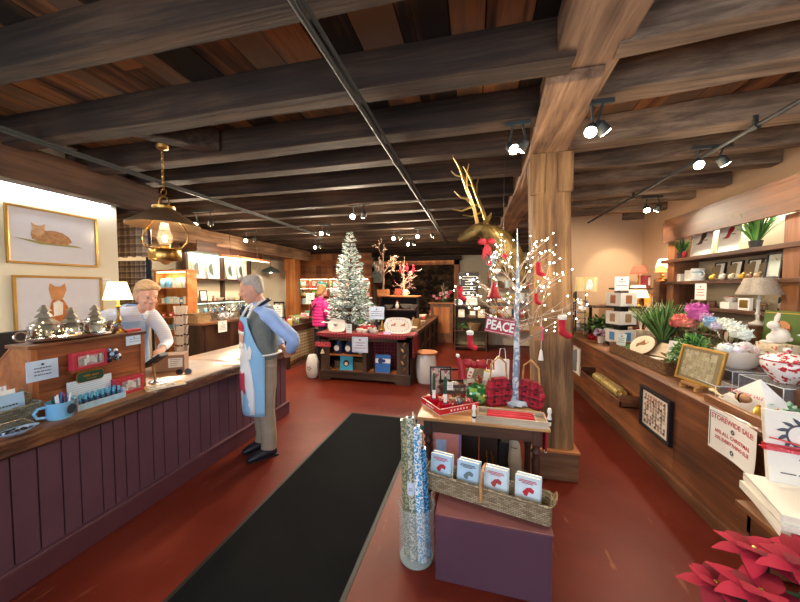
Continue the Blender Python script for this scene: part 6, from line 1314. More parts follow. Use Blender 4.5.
for i, (u, lb) in enumerate(((712, 'leftmost'), (722, 'second'), (731, 'third'), (741, 'fourth'), (749, 'fifth'), (757, 'sixth'))):
    t2 = thing('bird_figurine', 'small %s bird figure before the black frames, %s in the row' % (['yellow', 'pale', 'cream', 'gold', 'brown', 'tan'][i], lb), 'figurine', (SX+.03, yof(u, 277, SX+.03), z2), 0, 'bird figures on the second wall shelf'); c_ = ['#e0b13a', '#e5dfcb', '#d9cfae', '#d6a83c', '#8a6a4c', '#b89a72'][i]
    build('body', MB().ell((0, 0, .03), (.022, .035, .028), 10, 8).ell((0, -.03, .055), (.015, .017, .015), 8, 6), paint(c_, .5), t2, smooth=True); build('beak', MB().lathe([(.005, 0), (0, .014)], n=6).tf(), m_gold, t2)
for i, (u, s_) in enumerate(((783, 1.0), (790, .8), (797, .7))): deer(['gold deer figure, leftmost of three on the second wall shelf', 'gold deer figure, middle of three on the second wall shelf', 'gold deer figure, rightmost on the second wall shelf'][i], (SX+.06, yof(u, 276, SX+.06), z2), s_*.8, m_gold, PI/2, 'gold deer on the wall shelf')
t2 = thing('twig_wreath', 'dark twig wreath with gold leaves behind the gold deer', 'wreath', (SX+.2, yof(788, 265, SX+.2), z2+.14)); build('ring', MB().ring((0, 0, 0), .1, .022, 22, 6, 'x'), paint('#3a2a20', .9), t2); m = MB()
for i in range(14): a = i*.45; m.leaf((-.02, .1*math.cos(a), .1*math.sin(a)), (-.5, math.cos(a+1), math.sin(a+1)), .05, .02, 0, 3)
build('leaves', m, m_gold, t2)
t2 = thing('milk_jug', 'white enamel pitcher on the second wall shelf, left of the black frames', 'jug', (SX+.07, yof(698, 277, SX+.07), z2), N90); build('body', MB().lathe([(.06, 0), (.07, .03), (.062, .1), (.07, .15), (.064, .15), (.056, .1), (.06, .03), (0, .02)], n=20), paint('#dfe6e6', .25, coat=.4), t2, smooth=True); build('handle', MB().ring((.075, 0, .08), .035, .007, 14, 6, 'y'), m_white, t2, smooth=True); build('blue_band', MB().lathe([(.0635, .095), (.0645, .115)], n=20), paint('#8fb3c4', .4), t2)
for i, (y, d) in enumerate(((4.78, (.1, .16, .14)), (4.98, (.12, .1, .1)))): gift_box('white_box', ['white stacked box beside the pitcher on the second wall shelf', 'smaller white box at the left end of the second wall shelf'][i], 'box', (SX+.1, y, z2), (d[1], d[0], d[2]), paint('#e6e2da', .6), N90, paint('#c9c4bc', .6))
card('white notice with red script hanging under the second wall shelf', (SX-.035, yof(701, 293, SX-.03), 1.56), .19, .19, N90, 3, ink=m_redtxt)
# third and fourth shelves
z3 = 1.476
for i in range(6):
    t2 = thing('candle_cluster', 'small brown and gold votive cup, %s in the dark cluster on the third wall shelf' % ORD[i], 'candle holder', (SX+.06+.05*(i % 2), 4.35+.08*i, z3), 0, 'votive cups on the third wall shelf'); build('cup', MB().lathe([(.025, 0), (.035, .03), (.03, .07), (.024, .07), (0, .03)], n=10), paint('#6a4a30', .4), t2, smooth=True); build('rim', MB().ring((0, 0, .07), .028, .004, 12, 5), m_gold, t2)
t2 = gift_box('white_box', 'white lidded box with a cream bowl on it, third wall shelf', 'box', (SX+.06, 4.1, z3), (.13, .1, .07), m_white, N90)
t2 = thing('bowl', 'cream bowl with red contents on top of the white lidded box', 'bowl', (SX+.06, 4.1, z3+.072)); build('body', MB().lathe([(.02, 0), (.05, .03), (.06, .05), (.055, .05), (0, .02)], n=14), m_cer, t2, smooth=True); build('contents', MB().ell((0, 0, .045), (.045, .045, .02), 10, 6, .4), paint('#b86a5a', .6), t2)
t2 = gift_box('greeting_card', 'white card box with a gold deer on the third wall shelf', 'card', (SX+.03, 3.86, z3), (.14, .03, .12), m_paper, N90, m_gold)
deer('brown deer figure right of the gold card on the third wall shelf', (SX+.08, 3.72, z3), .6, paint('#8a6a48', .5), PI/2)
framed('print of red pine trees in a black frame on the third wall shelf right end', (SX+.04, yof(784, 310, SX+.04), z3-.16), .16, .3, N90, -.05, fr=m_black, fw=.014, art=art_dots(['#b8403c', '#d8c7a8'], 2, 3, .5))
z4 = 1.181
for i, (u, s_) in enumerate(((787, 1), (799, 1), (808, .9))):
    lathe_thing('squat_vase', 'squat white two-lipped vase on the lower wall shelf, %s from the left' % ORD[i], 'vase', (SX-.02, yof(u, 315, SX-.02), z4+.1), [(.03*s_, 0), (.055*s_, .025*s_), (.05*s_, .05*s_), (.025*s_, .065*s_), (.04*s_, .085*s_), (.034*s_, .085*s_), (0, .06*s_)], m_cer, 18, 'squat white vases')
build('riser', MB().bb(SX-.08, SX+.2, 2.0, 3.35, z4, z4+.098), m_dkwood_y); tag(bpy.data.objects['riser'], 'dark wooden riser under the squat white vases', 'riser')
for i in range(8):
    c_ = RN.choice(PAL_WARM); lathe_thing('jar', '%s jar on the lower right wall shelf, %s from the far end' % (c_[1], ORD[i]), 'jar', (SX+.02, 4.75-.17*i, z4), [(.03, 0), (.05, .03), (.045, .09), (.03, .11), (0, .11)], paint(c_[0], .4), 14, 'jars on the lower right wall shelf')
m = MB().bb(SX-.05, SX, 2.2, 5.0, RZ, RZ+.02)

# ================================================================= LAMPS AND CLUTTER AT THE FAR RIGHT CORNER
t2 = thing('side_table', 'dark tiered stand against the beige wall carrying small lamps', 'stand', (2.35, 5.95, RZ)); build('shelf', MB().bb(-.45, .4, -.2, .2, .5, .53), m_dkwood_x, t2, bevel=.004); build('shelf', MB().bb(-.1, .42, -.18, .2, .8, .83), m_dkwood_x, t2, bevel=.004)
for x in (-.42, .0, .36): build('post', MB().bb(x, x+.04, .1, .14, 0, .8 if x > -.3 else .5), m_dkwood, t2)
def lampat(u, v, y, zb, **k): p = at(u, v, y=y); return (p.x, y, zb)
shade_lamp('glowing cream pleated lamp low before the beige wall, right of the card tower', (at(638, 290, y=5.9).x, 5.9, RZ+.531), .34, .15, .2, shade_mat('#ffe7b8', 1.3), m_brass, 1.5, col=(1, .7, .42))
shade_lamp('small red shaded lamp on the upper tier before the beige wall', (2.62, 5.98, RZ+.831), .36, .12, .12, shade_mat('#d8604a', .5), m_brass, 0)
shade_lamp('small bright cream lamp beside the red shaded lamp', (2.68, 5.4, RZ+.95), .3, .095, .13, shade_mat('#fff0cc', 1.5), m_brass, .8, col=(1, .72, .45))
tag(build('lamp_plinth', MB().bb(-.08, .08, -.08, .08, 0, .95), m_shelf, loc=(2.68, 5.4, RZ)), 'narrow wooden plinth under the small bright cream lamp', 'plinth')
shade_lamp('orange glowing globe lamp at the end of the second wall shelf', (SX-.05, 5.2, 1.79), .22, .07, .09, shade_mat('#ff9a52', .8), m_brass, 0)
shade_lamp('white ceramic lamp with silver pleated drum shade in front of the third wall shelf', (2.47, yof(757, 330, 2.47), RZ+.5), .42, .15, .15, paint('#a79d90', .5, .3, var=.2, scale=70), m_cer, 0, base='stick')
tag(build('lamp_crate', MB().bb(-.09, .09, -.12, .12, 0, .498), m_shelf, loc=(2.47, yof(757, 330, 2.47), RZ), bevel=.004), 'brown crate raising the silver shaded lamp', 'crate')
for i, (u, y, zz, nm, c_) in enumerate(((640, 5.7, RZ+.0, 'tartan', '#7a2030'), (628, 5.8, RZ, 'cream', '#dccaa2'), (652, 5.6, RZ, 'white', '#e6e2d8'), (650, 5.95, RZ+.531, 'amber', '#d98a3c'), (645, 5.98, RZ+.831, 'dark red', '#7a1f2c'))):
    gift_box('gift_tin', '%s tin standing among the lamps at the far right corner' % nm, 'tin', (at(u, 300, y=y).x, y, zz), (.12, .1, .2), paint(c_, .5), .2*i, m_paper)
for i in range(6):
    c_ = RN.choice(PAL_XMAS); gift_box('gift_box', '%s box in the far right corner row, %s from the left' % (c_[1], ORD[i]), 'gift box', (1.95+.13*i, 6.2, RZ), (.1, .08, .16+.03*(i % 3)), paint(c_[0], .5), .1, m_paper, 'boxes along the beige wall')
for i in range(5):
    t2 = thing('reindeer_twig', 'white frosted twig sprig standing behind the fern, %s from the left' % ORD[i], 'branch', (2.35+.07*i, 5.25-.05*i, RZ+.2), 0, 'frosted sprigs'); m = MB(); random.seed(i)
    for k_ in range(4): m.tube([(0, 0, 0), (random.uniform(-.06, .06), random.uniform(-.05, .05), .2), (random.uniform(-.15, .15), random.uniform(-.08, .08), .42)], [.007, .005, .002], 5)
    build('twigs', m, paint('#e2dccf', .6), t2); build('pot', MB().lathe([(.05, -.2), (.06, .02), (0, .02)], n=12), paint('#c9bda8', .6), t2, smooth=True)
# rustic plank sign on a wire rack at the near end of the beige wall
p_ = at(583, 292, y=5.95); t2 = thing('wire_spinner', 'wire rack of little hanging trinkets carrying a plank sign beside the post', 'rack', (1.78, 6.05, RZ)); build('pole', MB().tube([(-.1, 0, 0), (-.1, 0, .75)], .01, 6).tube([(.08, 0, 0), (.08, 0, .75)], .006, 6), m_iron, t2); m = MB()
for i in range(6): m.ring((0, 0, .1+.1*i), .1, .003, 14, 5)
build('wire_rings', m, m_iron, t2); m = MB(); random.seed(2)
for i in range(24): a = random.random()*6.28; m.box((math.cos(a)*.1, math.sin(a)*.1, random.uniform(.08, .62)), (.035, .02, .05))
build('trinkets', m, multi(['#c9b24a', '#8fb0d8', '#d8d2c4', '#5f6f9a', '#b98a5a', '#e8e4da']), t2)
t2 = thing('plank_sign', 'pale plank sign with a blue painted figure above the wire trinket rack', 'sign', (1.83, 5.92, RZ+.77)); build('plank', MB().bb(-.17, .17, 0, .02, 0, .24), wood(['#b99a5e', '#d8c08a', '#ead8ac'], 'z', 12, .6), t2, bevel=.003); build('painting', MB().prism([(-.01, .03), (.09, .03), (.1, .12), (.07, .2), (.03, .2), (0, .13)], -.003, 0), blotch('#bcd2dc', '#eef2f2', 30), t2); build('bracket', MB().bb(-.16, -.14, .02, .03, -.7, .0), m_iron, t2)
bush('dark leafy christmas plant beside the post end of the right counter', (2.0, 5.75, RZ+.02), .26, 260, .1, mat=multi(['#2a4a2a', '#3d6a35', '#1f3a22', '#5a7a3c']), pot='#8a2a2a', seed=6)
t2 = thing('poinsettia_bowl', 'low red flower bowl at the far corner of the right counter', 'flower', (1.85, 5.62, RZ)); build('bowl', MB().lathe([(.06, 0), (.1, .04), (.095, .04), (0, .02)], n=14), paint('#b3202c', .4), t2, smooth=True); build('petals', flower_mb(.09, 4).tf(), m_red, t2)
t2 = thing('lilac_pot', 'white pot of pale lilac blossoms in front of the card tower', 'flower', (1.86, 5.3, RZ)); build('pot', MB().lathe([(.045, 0), (.055, .1), (.048, .1), (0, .08)], n=16), m_cer, t2, smooth=True); m = MB(); random.seed(3)
for i in range(30): m.ell((random.uniform(-.08, .08), random.uniform(-.06, .06), random.uniform(.11, .21)), (.022, .022, .018), 7, 5)
build('blossoms', m, multi(['#c3aac9', '#d8c6dc', '#a98fb8', '#e6dce8'], .7), t2, smooth=True)
# card tower
t = thing('card_tower', 'black revolving tower of greeting cards in three tiers with a sign on top', 'card rack', (2.03, 5.1, RZ), .35)
build('base', MB().lathe([(.15, 0), (.15, .015), (.04, .03), (0, .03)], n=24), m_black, t, smooth=True); build('column', MB().bb(-.06, .06, -.06, .06, .02, .78), m_black, t)
for i in range(3):
    build('tier', MB().bb(-.13, .13, -.13, .13, .03+.26*i, .05+.26*i), m_black, t)
    for j in range(4):
        mm = MB().tf((0, 0, 0), (0, 0, j*PI/2)); mm.bb(-.125, .125, -.13, -.126, .055+.26*i, .24+.26*i); c_ = build('card', mm, m_white, t)
        mm = MB().tf((0, 0, 0), (0, 0, j*PI/2)); mm.bb(-.045, .045, -.133, -.13, .09+.26*i, .205+.26*i); build('picture', mm, [paint('#4f9ad8', .5), paint('#b3704c', .6), paint('#a8876a', .6)][(i*2+j) % 3], c_)
card('white sign on top of the black card tower', (2.03, 5.1, RZ+.79), .2, .2, .2, 2, mat=paint('#e3e8f0', .6), hold=True)
# long shallow basket with slice plate, board, bushes
t = thing('long_basket', 'long shallow dark woven basket of plates and greenery on the right counter', 'basket', (1.88, 4.08, RZ), N90+.03); rim_basket(t, 1.2, .26, .11, mat=wicker('#8a6238', '#5c3d20', 50))
bush('feathery green sprig at the far end of the long dark basket', (1.86, 4.55, RZ+.03), .1, 90, .05, seed=11)
bush('round boxwood bush inside the near end of the long dark basket', (1.92, 3.62, RZ+.03), .13, 190, .035, seed=12)
t2 = thing('wood_slice_plate', 'round wood-slice plate with a white deer print leaning in the long basket', 'plate', (1.84, 4.18, RZ+.06), N90+.5, None, -.7); build('slice', MB().tf((0, 0, .13), (PI/2, 0, 0)).lathe([(.13, -.008), (.135, 0), (.13, .012), (0, .012)], n=26), paint('#e6d8bc', .5), t2, smooth=True); build('bark_rim', MB().ring((0, .0, .13), .132, .011, 28, 6, 'y'), paint('#6a4a30', .8), t2, smooth=True); build('deer_print', MB().prism([(-.05, .08), (-.02, .12), (.03, .13), (.06, .18), (.03, .15), (.0, .2), (-.02, .16), (-.06, .13)], -.016, -.013), paint('#9a6a40', .6), t2)
t2 = thing('board_book', 'tan cloth-covered board leaning behind the wood-slice plate', 'book', (1.97, 4.0, RZ+.08), N90+.3, None, -.9); build('cover', MB().bb(-.13, .13, 0, .02, 0, .2), paint('#c8b597', .7), t2, bevel=.002); build('spine', MB().bb(-.132, -.115, -.002, .022, 0, .2), paint('#a8906c', .7), t2)
card('pale green card at the far end of the long dark basket', (1.8, 4.5, RZ+.1), .1, .15, N90+.9, 3, tilt=-.3, mat=paint('#dfe8e2', .6))
t2 = thing('small_plate', 'small white plate lying in the near end of the long basket', 'plate', (1.86, 3.85, RZ+.07)); build('dish', MB().lathe([(.04, 0), (.08, .012), (.078, .016), (0, .006)], n=20), m_cer, t2, smooth=True); build('rim_line', MB().ring((0, 0, .014), .079, .002, 24, 5), m_gold, t2)
grass_plant('large bushy fern with broad upright fronds on the right counter', (2.25, 4.5, RZ+.1), .56, .32, pot='#4a5a4a', n=330, ph=.1, pr=.09, wide=.022, mat=multi(['#3b6b36', '#5b8b45', '#2c5230', '#7fa55c', '#48784a', '#93b56c'], .55), seed=7, name='potted_fern')
tag(build('fern_block', MB().bb(-.12, .12, -.12, .12, 0, .1), m_shelf, loc=(2.25, 4.5, RZ)), 'brown block lifting the big fern', 'block')
# honeycomb frame on easel
fy, fz = 3.04, RZ+.05
framed('gold framed honeycomb print standing on a small easel at the counter edge', (1.75, fy, fz), .4, .3, N90+.18, -.2, fr=paint('#a8823c', .35, .6), fw=.02, art=art_dots(['#b3a888', '#a69b78', '#bdb294'], 9, 7, .47), mat_=paint('#7d6f4c', .6), depth=.02)
t2 = thing('tabletop_easel', 'small pale easel holding the honeycomb print', 'easel', (1.75, fy, RZ), N90+.18); build('ledge', MB().bb(-.09, .09, -.03, .03, .03, .048), m_ttop, t2)
for x in (-.07, .07): build('leg', MB().bb(x-.008, x+.008, -.05, .0, 0, .03), m_ttop, t2)
build('leg', MB().tube([(0, .14, 0), (0, .06, .2)], .006, 6), m_ttop, t2)
# boxwood + flowers behind
bush('round boxwood topiary behind the honeycomb print', (1.95, 3.42, RZ+.0), .18, 620, .045, pot='#6a5a40', seed=13, mat=multi(['#4f8a3c', '#3a6e30', '#6fa54e', '#2d5a2a', '#85b860'])).scale = (1, 1, 1.7)
card('white folded card standing left of the round boxwood topiary', (1.98, 3.72, RZ+.1), .16, .19, N90+.6, 2, tilt=-.2)
def rb(u, v, x, lbl, blooms, R=.1):
    p = at(u, v, x=x); return bouquet(lbl, (p.x, p.y, max(RZ, p.z-.25)), [(a, b, c+.18, r_*1.35, k_) for a, b, c, r_, k_ in blooms], R=R)
rb(697, 316, 2.3, 'big magenta-pink peony bloom behind the white card', [(0, 0, .07, .1, '#c95fae'), (.0, -.14, .03, .06, '#d8a4cf')])
rb(681, 322, 2.25, 'coral pink flower heads beside the fern', [(0, 0, .05, .08, '#dd7a70'), (.02, -.12, .04, .07, '#e08a7c'), (0, .1, .02, .06, '#d86a62')])
rb(711, 324, 2.25, 'pale blue hydrangea cluster right of the peony', [(0, 0, .06, .06, '#8fb8dc'), (0, -.08, .03, .05, '#c9c0de')])
rb(724, 326, 2.3, 'white and mint blossoms above the round boxwood', [(0, 0, .05, .07, '#e4ece2'), (0, -.1, .04, .065, '#e6eeea'), (0, .1, .03, .06, '#f0efe4'), (0, -.18, .03, .055, '#d3e0ea')])
rb(737, 333, 2.25, 'white and pale aqua blossoms behind the ornament bowl', [(0, 0, .05, .06, '#eef0ea'), (0, -.09, .04, .055, '#d9e8e8')])
for i, (u, v, x) in enumerate(((702, 330, 2.4), (670, 305, 2.4), (718, 320, 2.45))): bush(['grey-green filler foliage behind the peony', 'dark foliage clump right behind the fern', 'muted foliage behind the hydrangea'][i], (x, at(u, v, x=x).y, RZ), .16, 120, .06, mat=multi(['#5a6f55', '#45583f', '#7a8a6c']), pot='#4a3a30', seed=20+i)
# acrylic risers, ornament bowl, red floral jar
def riser(label, c, w, d, h, rz=N90):
    t_ = thing('acrylic_riser', label, 'riser', c, rz); m = MB().bb(-w/2, w/2, -d/2, d/2, h-.006, h)
    build('top_board', m, glass('#e6eef5', .05, .22), t_)
    for x in (-w/2, w/2-.006): build('leg', MB().bb(x, x+.006, -d/2, d/2, 0, h-.006), glass('#dfe8f2', .05, .1), t_)
    build('edge', MB().tube([(-w/2, -d/2, h), (w/2, -d/2, h), (w/2, d/2, h), (-w/2, d/2, h), (-w/2, -d/2, h)], .003, 5).tube([(-w/2, -d/2, 0), (-w/2, -d/2, h)], .003, 5).tube([(w/2, -d/2, 0), (w/2, -d/2, h)], .003, 5), paint('#dfe6ee', .2), t_); return t_
riser('clear acrylic stand under the white ornament bowl', (2.1, 3.12, RZ), .34, .3, .18)
riser('clear acrylic stand under the red floral jar', (2.12, 2.74, RZ), .36, .3, .17)
riser('low clear acrylic stand at the counter edge before the floral jar', (1.84, 2.98, RZ), .3, .14, .09)
t = thing('ornament_bowl', 'large white bowl piled with pastel ornaments on the clear stand', 'bowl', (2.1, 3.12, RZ+.182)); build('body', MB().lathe([(.07, 0), (.1, .02), (.13, .08), (.15, .14), (.142, .14), (.12, .08), (.08, .03), (0, .02)], n=30), m_cer, t, smooth=True); build('foot', MB().ring((0, 0, .004), .07, .006, 24, 6), m_cer, t)
random.seed(15)
for i in range(11):
    a = i*.58; r_ = .1 if i < 8 else .04; o = thing('bauble', '%s bauble piled in the white ornament bowl' % ['pale pink', 'white', 'icy blue', 'lilac'][i % 4], 'ornament', (2.1+r_*math.cos(a), 3.12+r_*math.sin(a), RZ+.182+.15+(.03 if i >= 8 else 0)), 0, 'pastel baubles in the white bowl'); build('ball', MB().ell((0, 0, 0), (.034,)*3, 12, 8), blotch(['#e3c6cc', '#efeff0', '#b9d2e6', '#cfc3de'][i % 4], '#f5f3f0', 60, .55, .3), o, smooth=True); build('cap', MB().lathe([(.008, .031), (.008, .042), (0, .044)], n=8), m_silver, o)
t = thing('floral_jar', 'red and white floral lidded ceramic jar on the clear stand', 'jar', (2.12, 2.74, RZ+.172)); t.scale = (.86,)*3; m_fl = blotch('#ece8ea', '#b8323c', 26, .545, .2)
build('body', MB().lathe([(.075, 0), (.08, .01), (.125, .07), (.15, .13), (.148, .16), (.14, .175), (.13, .175), (.13, .14), (0, .02)], n=32), m_fl, t, smooth=True)
build('lid', MB().lathe([(.15, .175), (.152, .185), (.12, .205), (.08, .225), (.03, .235), (.015, .24), (.028, .255), (.024, .275), (0, .28)], n=32), m_fl, t, smooth=True); build('rim_band', MB().ring((0, 0, .178), .15, .005, 32, 6), paint('#b8323c', .3), t, smooth=True)
# bunny and books behind
gift_box('cream_box', 'cream box printed with small red figures under the white rabbit', 'box', (2.33, 3.1, RZ+.3), (.2, .14, .09), blotch('#e6d8bb', '#c06a4a', 40, .6), N90)
tag(build('display_block', MB().bb(-.08, .16, -.3, .3, 0, .3), m_shelf, loc=(2.36, 3.12, RZ), bevel=.004), 'brown display block behind the jar and bowl', 'block')
bunny('tall white ceramic rabbit standing on the cream box', (2.33, 3.1, RZ+.39), 1.25, rz=-PI/2-.4)
for i, (y, r_) in enumerate(((3.26, .35), (2.96, -.35))):
    t2 = thing('green_book', ['open green decorated book panel left of the tall rabbit', 'open green decorated book panel right of the tall rabbit'][i], 'book', (2.45, y-.02, RZ+.3), N90+r_, None, -.05); build('cover', MB().bb(-.12, .12, 0, .02, 0, .34), paint('#55702f', .5), t2, bevel=.003); build('medallion', MB().tf((0, -.003, .2), (PI/2, 0, 0)).lathe([(.06, -.002), (.06, .002), (0, .003)], n=18), blotch('#c98a5a', '#8a3a2a', 30), t2); build('gold_border', MB().bb(-.11, .11, -.002, 0, .015, .022).bb(-.11, .11, -.002, 0, .318, .325), m_gold, t2)
for i, (u, v) in enumerate(((806, 331), (818, 331))): bunny(['white crouching rabbit dish at the lower right wall shelf', 'white upright rabbit beside the crouching rabbit dish'][i], (2.4, at(u, v, x=2.4).y-.02, RZ+.47), .75, rz=-PI/2)
tag(build('display_block', MB().bb(-.06, .1, -.5, .0, 0, .47), m_dkwood_y, loc=(2.42, 2.78, RZ), bevel=.004), 'dark display block carrying the white rabbits', 'block')
for i in range(3): lathe_thing('patterned_plate', 'floral patterned plate stacked at the right edge of the counter, %s from the bottom' % ORD[i], 'plate', (2.12, 2.46, RZ+.18+.013*i), [(.05, 0), (.11, .018), (.108, .022), (0, .006)], blotch('#e8e2cc', '#8f9a6a', 40, .55), 24, 'patterned plates')
tag(build('plate_block', MB().bb(-.1, .1, -.08, .08, 0, .18), m_shelf, loc=(2.12, 2.46, RZ)), 'small brown block under the patterned plates', 'block')
bush('pale green succulent at the right edge of the counter', (1.93, 2.5, RZ+.0), .11, 130, .05, mat=multi(['#8fc0a4', '#a9d2b8', '#6fa48a']), seed=31)
t2 = thing('wire_boat', 'silvery wire and twig boat-shaped basket behind the ornament bowl', 'basket', (2.3, 3.52, RZ+.28)); m = MB(); random.seed(4)
for i in range(12): a = i/12*6.28; m.tube([(0, 0, 0), (.06*math.cos(a), .1*math.sin(a), .08), (.07*math.cos(a), .16*math.sin(a), .17)], .006, 5)
build('ribs', m, m_silver, t2); build('rim', MB().ring((0, 0, .16), .1, .008, 20, 6), m_silver, t2); build('figure', MB().ell((0, 0, .1), (.04, .05, .08), 10, 8), paint('#cfc3a0', .5), t2, smooth=True)
tag(build('basket_block', MB().bb(-.1, .1, -.1, .14, 0, .28), m_shelf, loc=(2.32, 3.55, RZ)), 'brown block under the wire boat basket', 'block')
# folded SALE paper tent with copper bird
p_ = Vector((1.86, 2.63, RZ)); t = thing('sale_tent', 'folded white paper sale flyer standing like a tent near the counter corner', 'sign', p_, N90+.25)
m = MB().add([(-.2, -.06, .005), (.17, -.09, .005), (.02, .02, .21), (-.2, -.063, .003), (.17, -.093, .003), (.02, .017, .212)], [(0, 1, 2), (3, 5, 4), (0, 3, 4, 1), (1, 4, 5, 2), (2, 5, 3, 0)]); build('paper', m, m_paper, t)
m = MB().add([(.17, -.09, .005), (.24, .07, .005), (.02, .02, .21), (.17, -.088, .003), (.242, .07, .003), (.022, .02, .212)], [(0, 1, 2), (3, 5, 4), (0, 3, 4, 1), (1, 4, 5, 2), (2, 5, 3, 0)]); build('paper', m, paint('#dfe4ee', .7), t)
m = MB(); m.text('STOREWIDE SALE', .028, (-.01, -.05, .1), rot=(math.radians(62), 0, 0)); build('lettering', m, m_redtxt, t)
t2 = thing('copper_bird', 'copper bird ornament with dark tail before the folded flyer', 'ornament', (1.77, 2.58, RZ+.055), .5); build('body', MB().ell((0, 0, .03), (.03, .045, .032), 14, 10), paint('#b98a66', .35, .5), t2, smooth=True); build('tail', MB().leaf((0, .03, .04), (.1, .7, .5), .08, .03, .6, 4, th=.003), m_black, t2); build('band', MB().ring((0, .01, .03), .032, .004, 16, 6, 'y'), m_iron, t2)
t2 = thing('wooden_scoop', 'pale wooden scoop lying on the counter rim by the copper bird', 'scoop', (1.72, 2.75, RZ+.055), 1.3); build('bowl', MB().ell((.05, 0, .012), (.04, .025, .012), 12, 6), paint('#dcc7a0', .6), t2, smooth=True); build('handle', MB().tube([(0, 0, .012), (-.12, 0, .014)], .008, 7), paint('#dcc7a0', .6), t2)
for i in range(4):
    c_ = [('#c9a24a', 'gold'), ('#8a6a2c', 'dark brass'), ('#b58b3a', 'brass'), ('#6a5430', 'bronze')][i]
    lathe_thing('brass_bell', '%s bell at the near end of the right counter, %s from the left' % (c_[1], ORD[i]), 'bell', (1.8+.05*(i % 2), 2.5-.06*i, RZ+.001), [(.035, 0), (.03, .01), (.022, .045), (.008, .06), (.01, .07), (0, .075)], paint(c_[0], .3, .9), 14, 'brass bells')
# things on the counter's front face
framed('black box-framed botanical print hung on the front of the right counter', (RX-.037, 3.36, .33), .5, .4, N90, fr=m_black, fw=.03, art=art_dots(['#8a7a68', '#a08a76', '#6d5f54', '#b8846a', '#d9cfc0'], 8, 9, .38), mat_=paint('#d9cfc0', .7), depth=.035, name='botanical_print')
framed('small white framed print at the far end of the right counter front', (RX-.022, 5.7, .28), .36, .44, N90, fr=paint('#d9cfbd', .6), fw=.02, art=art_dots(['#8a8f96'], 1, 2, .5), mat_=m_paper)
card('little white tag high on the far end of the right counter front', (RX-.022, 6.15, .62), .14, .2, N90, 2)
t = thing('display_trough', 'brown wooden wall trough on the right counter front holding a gold roll', 'trough', (RX-.005, 4.3, .45), N90); build('floor_board', MB().bb(-.62, .62, -.16, 0, 0, .018), m_ctr_r, t, bevel=.002); build('front_board', MB().bb(-.62, .62, -.18, -.16, 0, .07), m_ctr_r, t, bevel=.003)
for x in (-.62, .6): build('end_board', MB().prism([(x, 0), (x+.02, 0), (x+.02, .13), (x, .13)], -.18, 0), m_ctr_r, t, bevel=.003)
t2 = thing('gold_scroll', 'gold embossed scroll-shaped panel lying in the wall trough', 'ornament', (RX-.095, 4.22, .47), N90); m_gs = blotch('#c9ae5c', '#e6d69a', 30, .5, .35, .6)
build('roll', MB().tube([(-.36, 0, .07), (.36, 0, .07)], .055, 16), m_gs, t2, smooth=True); build('panel', MB().bb(-.3, .34, -.05, .03, .118, .128), m_gs, t2, bevel=.003)
for x in (-.36, .36): build('end_knob', MB().ell((x, 0, .07), (.02, .03, .03)), m_gold, t2, smooth=True)
# curled storewide sale poster
t = thing('sale_poster', 'curled white STOREWIDE SALE poster taped to the near end of the right counter front', 'sign', (RX-.052, 2.39, .6), N90)
def curl(x, z): q = max(0, x+.05); return (x, -.01-.5*q*q-(.1*max(0, .1-z)*q*4), z-.0*q)
m = MB(); n = 16; vs = []; fs = []
for s_ in (0, 1):
    for i in range(n+1):
        for j in range(5): x = -.215+.43*i/n; z = .28*j/4; p = curl(x, z); vs.append((p[0], p[1]+.0012*s_, p[2]+(0)))
NN = (n+1)*5
for i in range(n):
    for j in range(4):
        for s_ in (0, 1): a = s_*NN+i*5+j; fs.append((a, a+5, a+6, a+1))
for i in range(n):
    for j in (0, 4): a = i*5+j; fs.append((a, a+5, a+5+NN, a+NN))
build('paper', m.add(vs, fs), m_paper, t, smooth=True)
def bendtext(txt, size, x, z, sx=1):
    m = MB(); m.text(txt, size, (x, 0, z), bold=.0006, sx=sx); m.v = [(a, curl(a, c)[1]-.0028+b*.3, c) for a, b, c in m.v]; return m
build('lettering', bendtext('STOREWIDE SALE!', .046, .0, .23), m_redtxt, t); build('lettering', bendtext('60% ALL CHRISTMAS', .034, .0, .14, .98), m_redtxt, t); build('lettering', bendtext('20% EVERYTHING ELSE', .033, .0, .098, .9), m_redtxt, t)
for zz in (.183, .05):
    m = MB(); m.tf((0, 0, zz), (PI/2, 0, 0)).ring((0, 0, 0), .011, .005, 16, 6); m.v = [(a, curl(a, zz)[1]-.004, c) for a, b, c in m.v]; build('wreath_mark', m, paint('#5d6660', .7), t)
m = MB(); m.bb(-.2, -.198, -.014, -.011, .02, .26).bb(-.2, -.05, -.014, -.0115, .258, .26); build('border', m, m_ink, t)

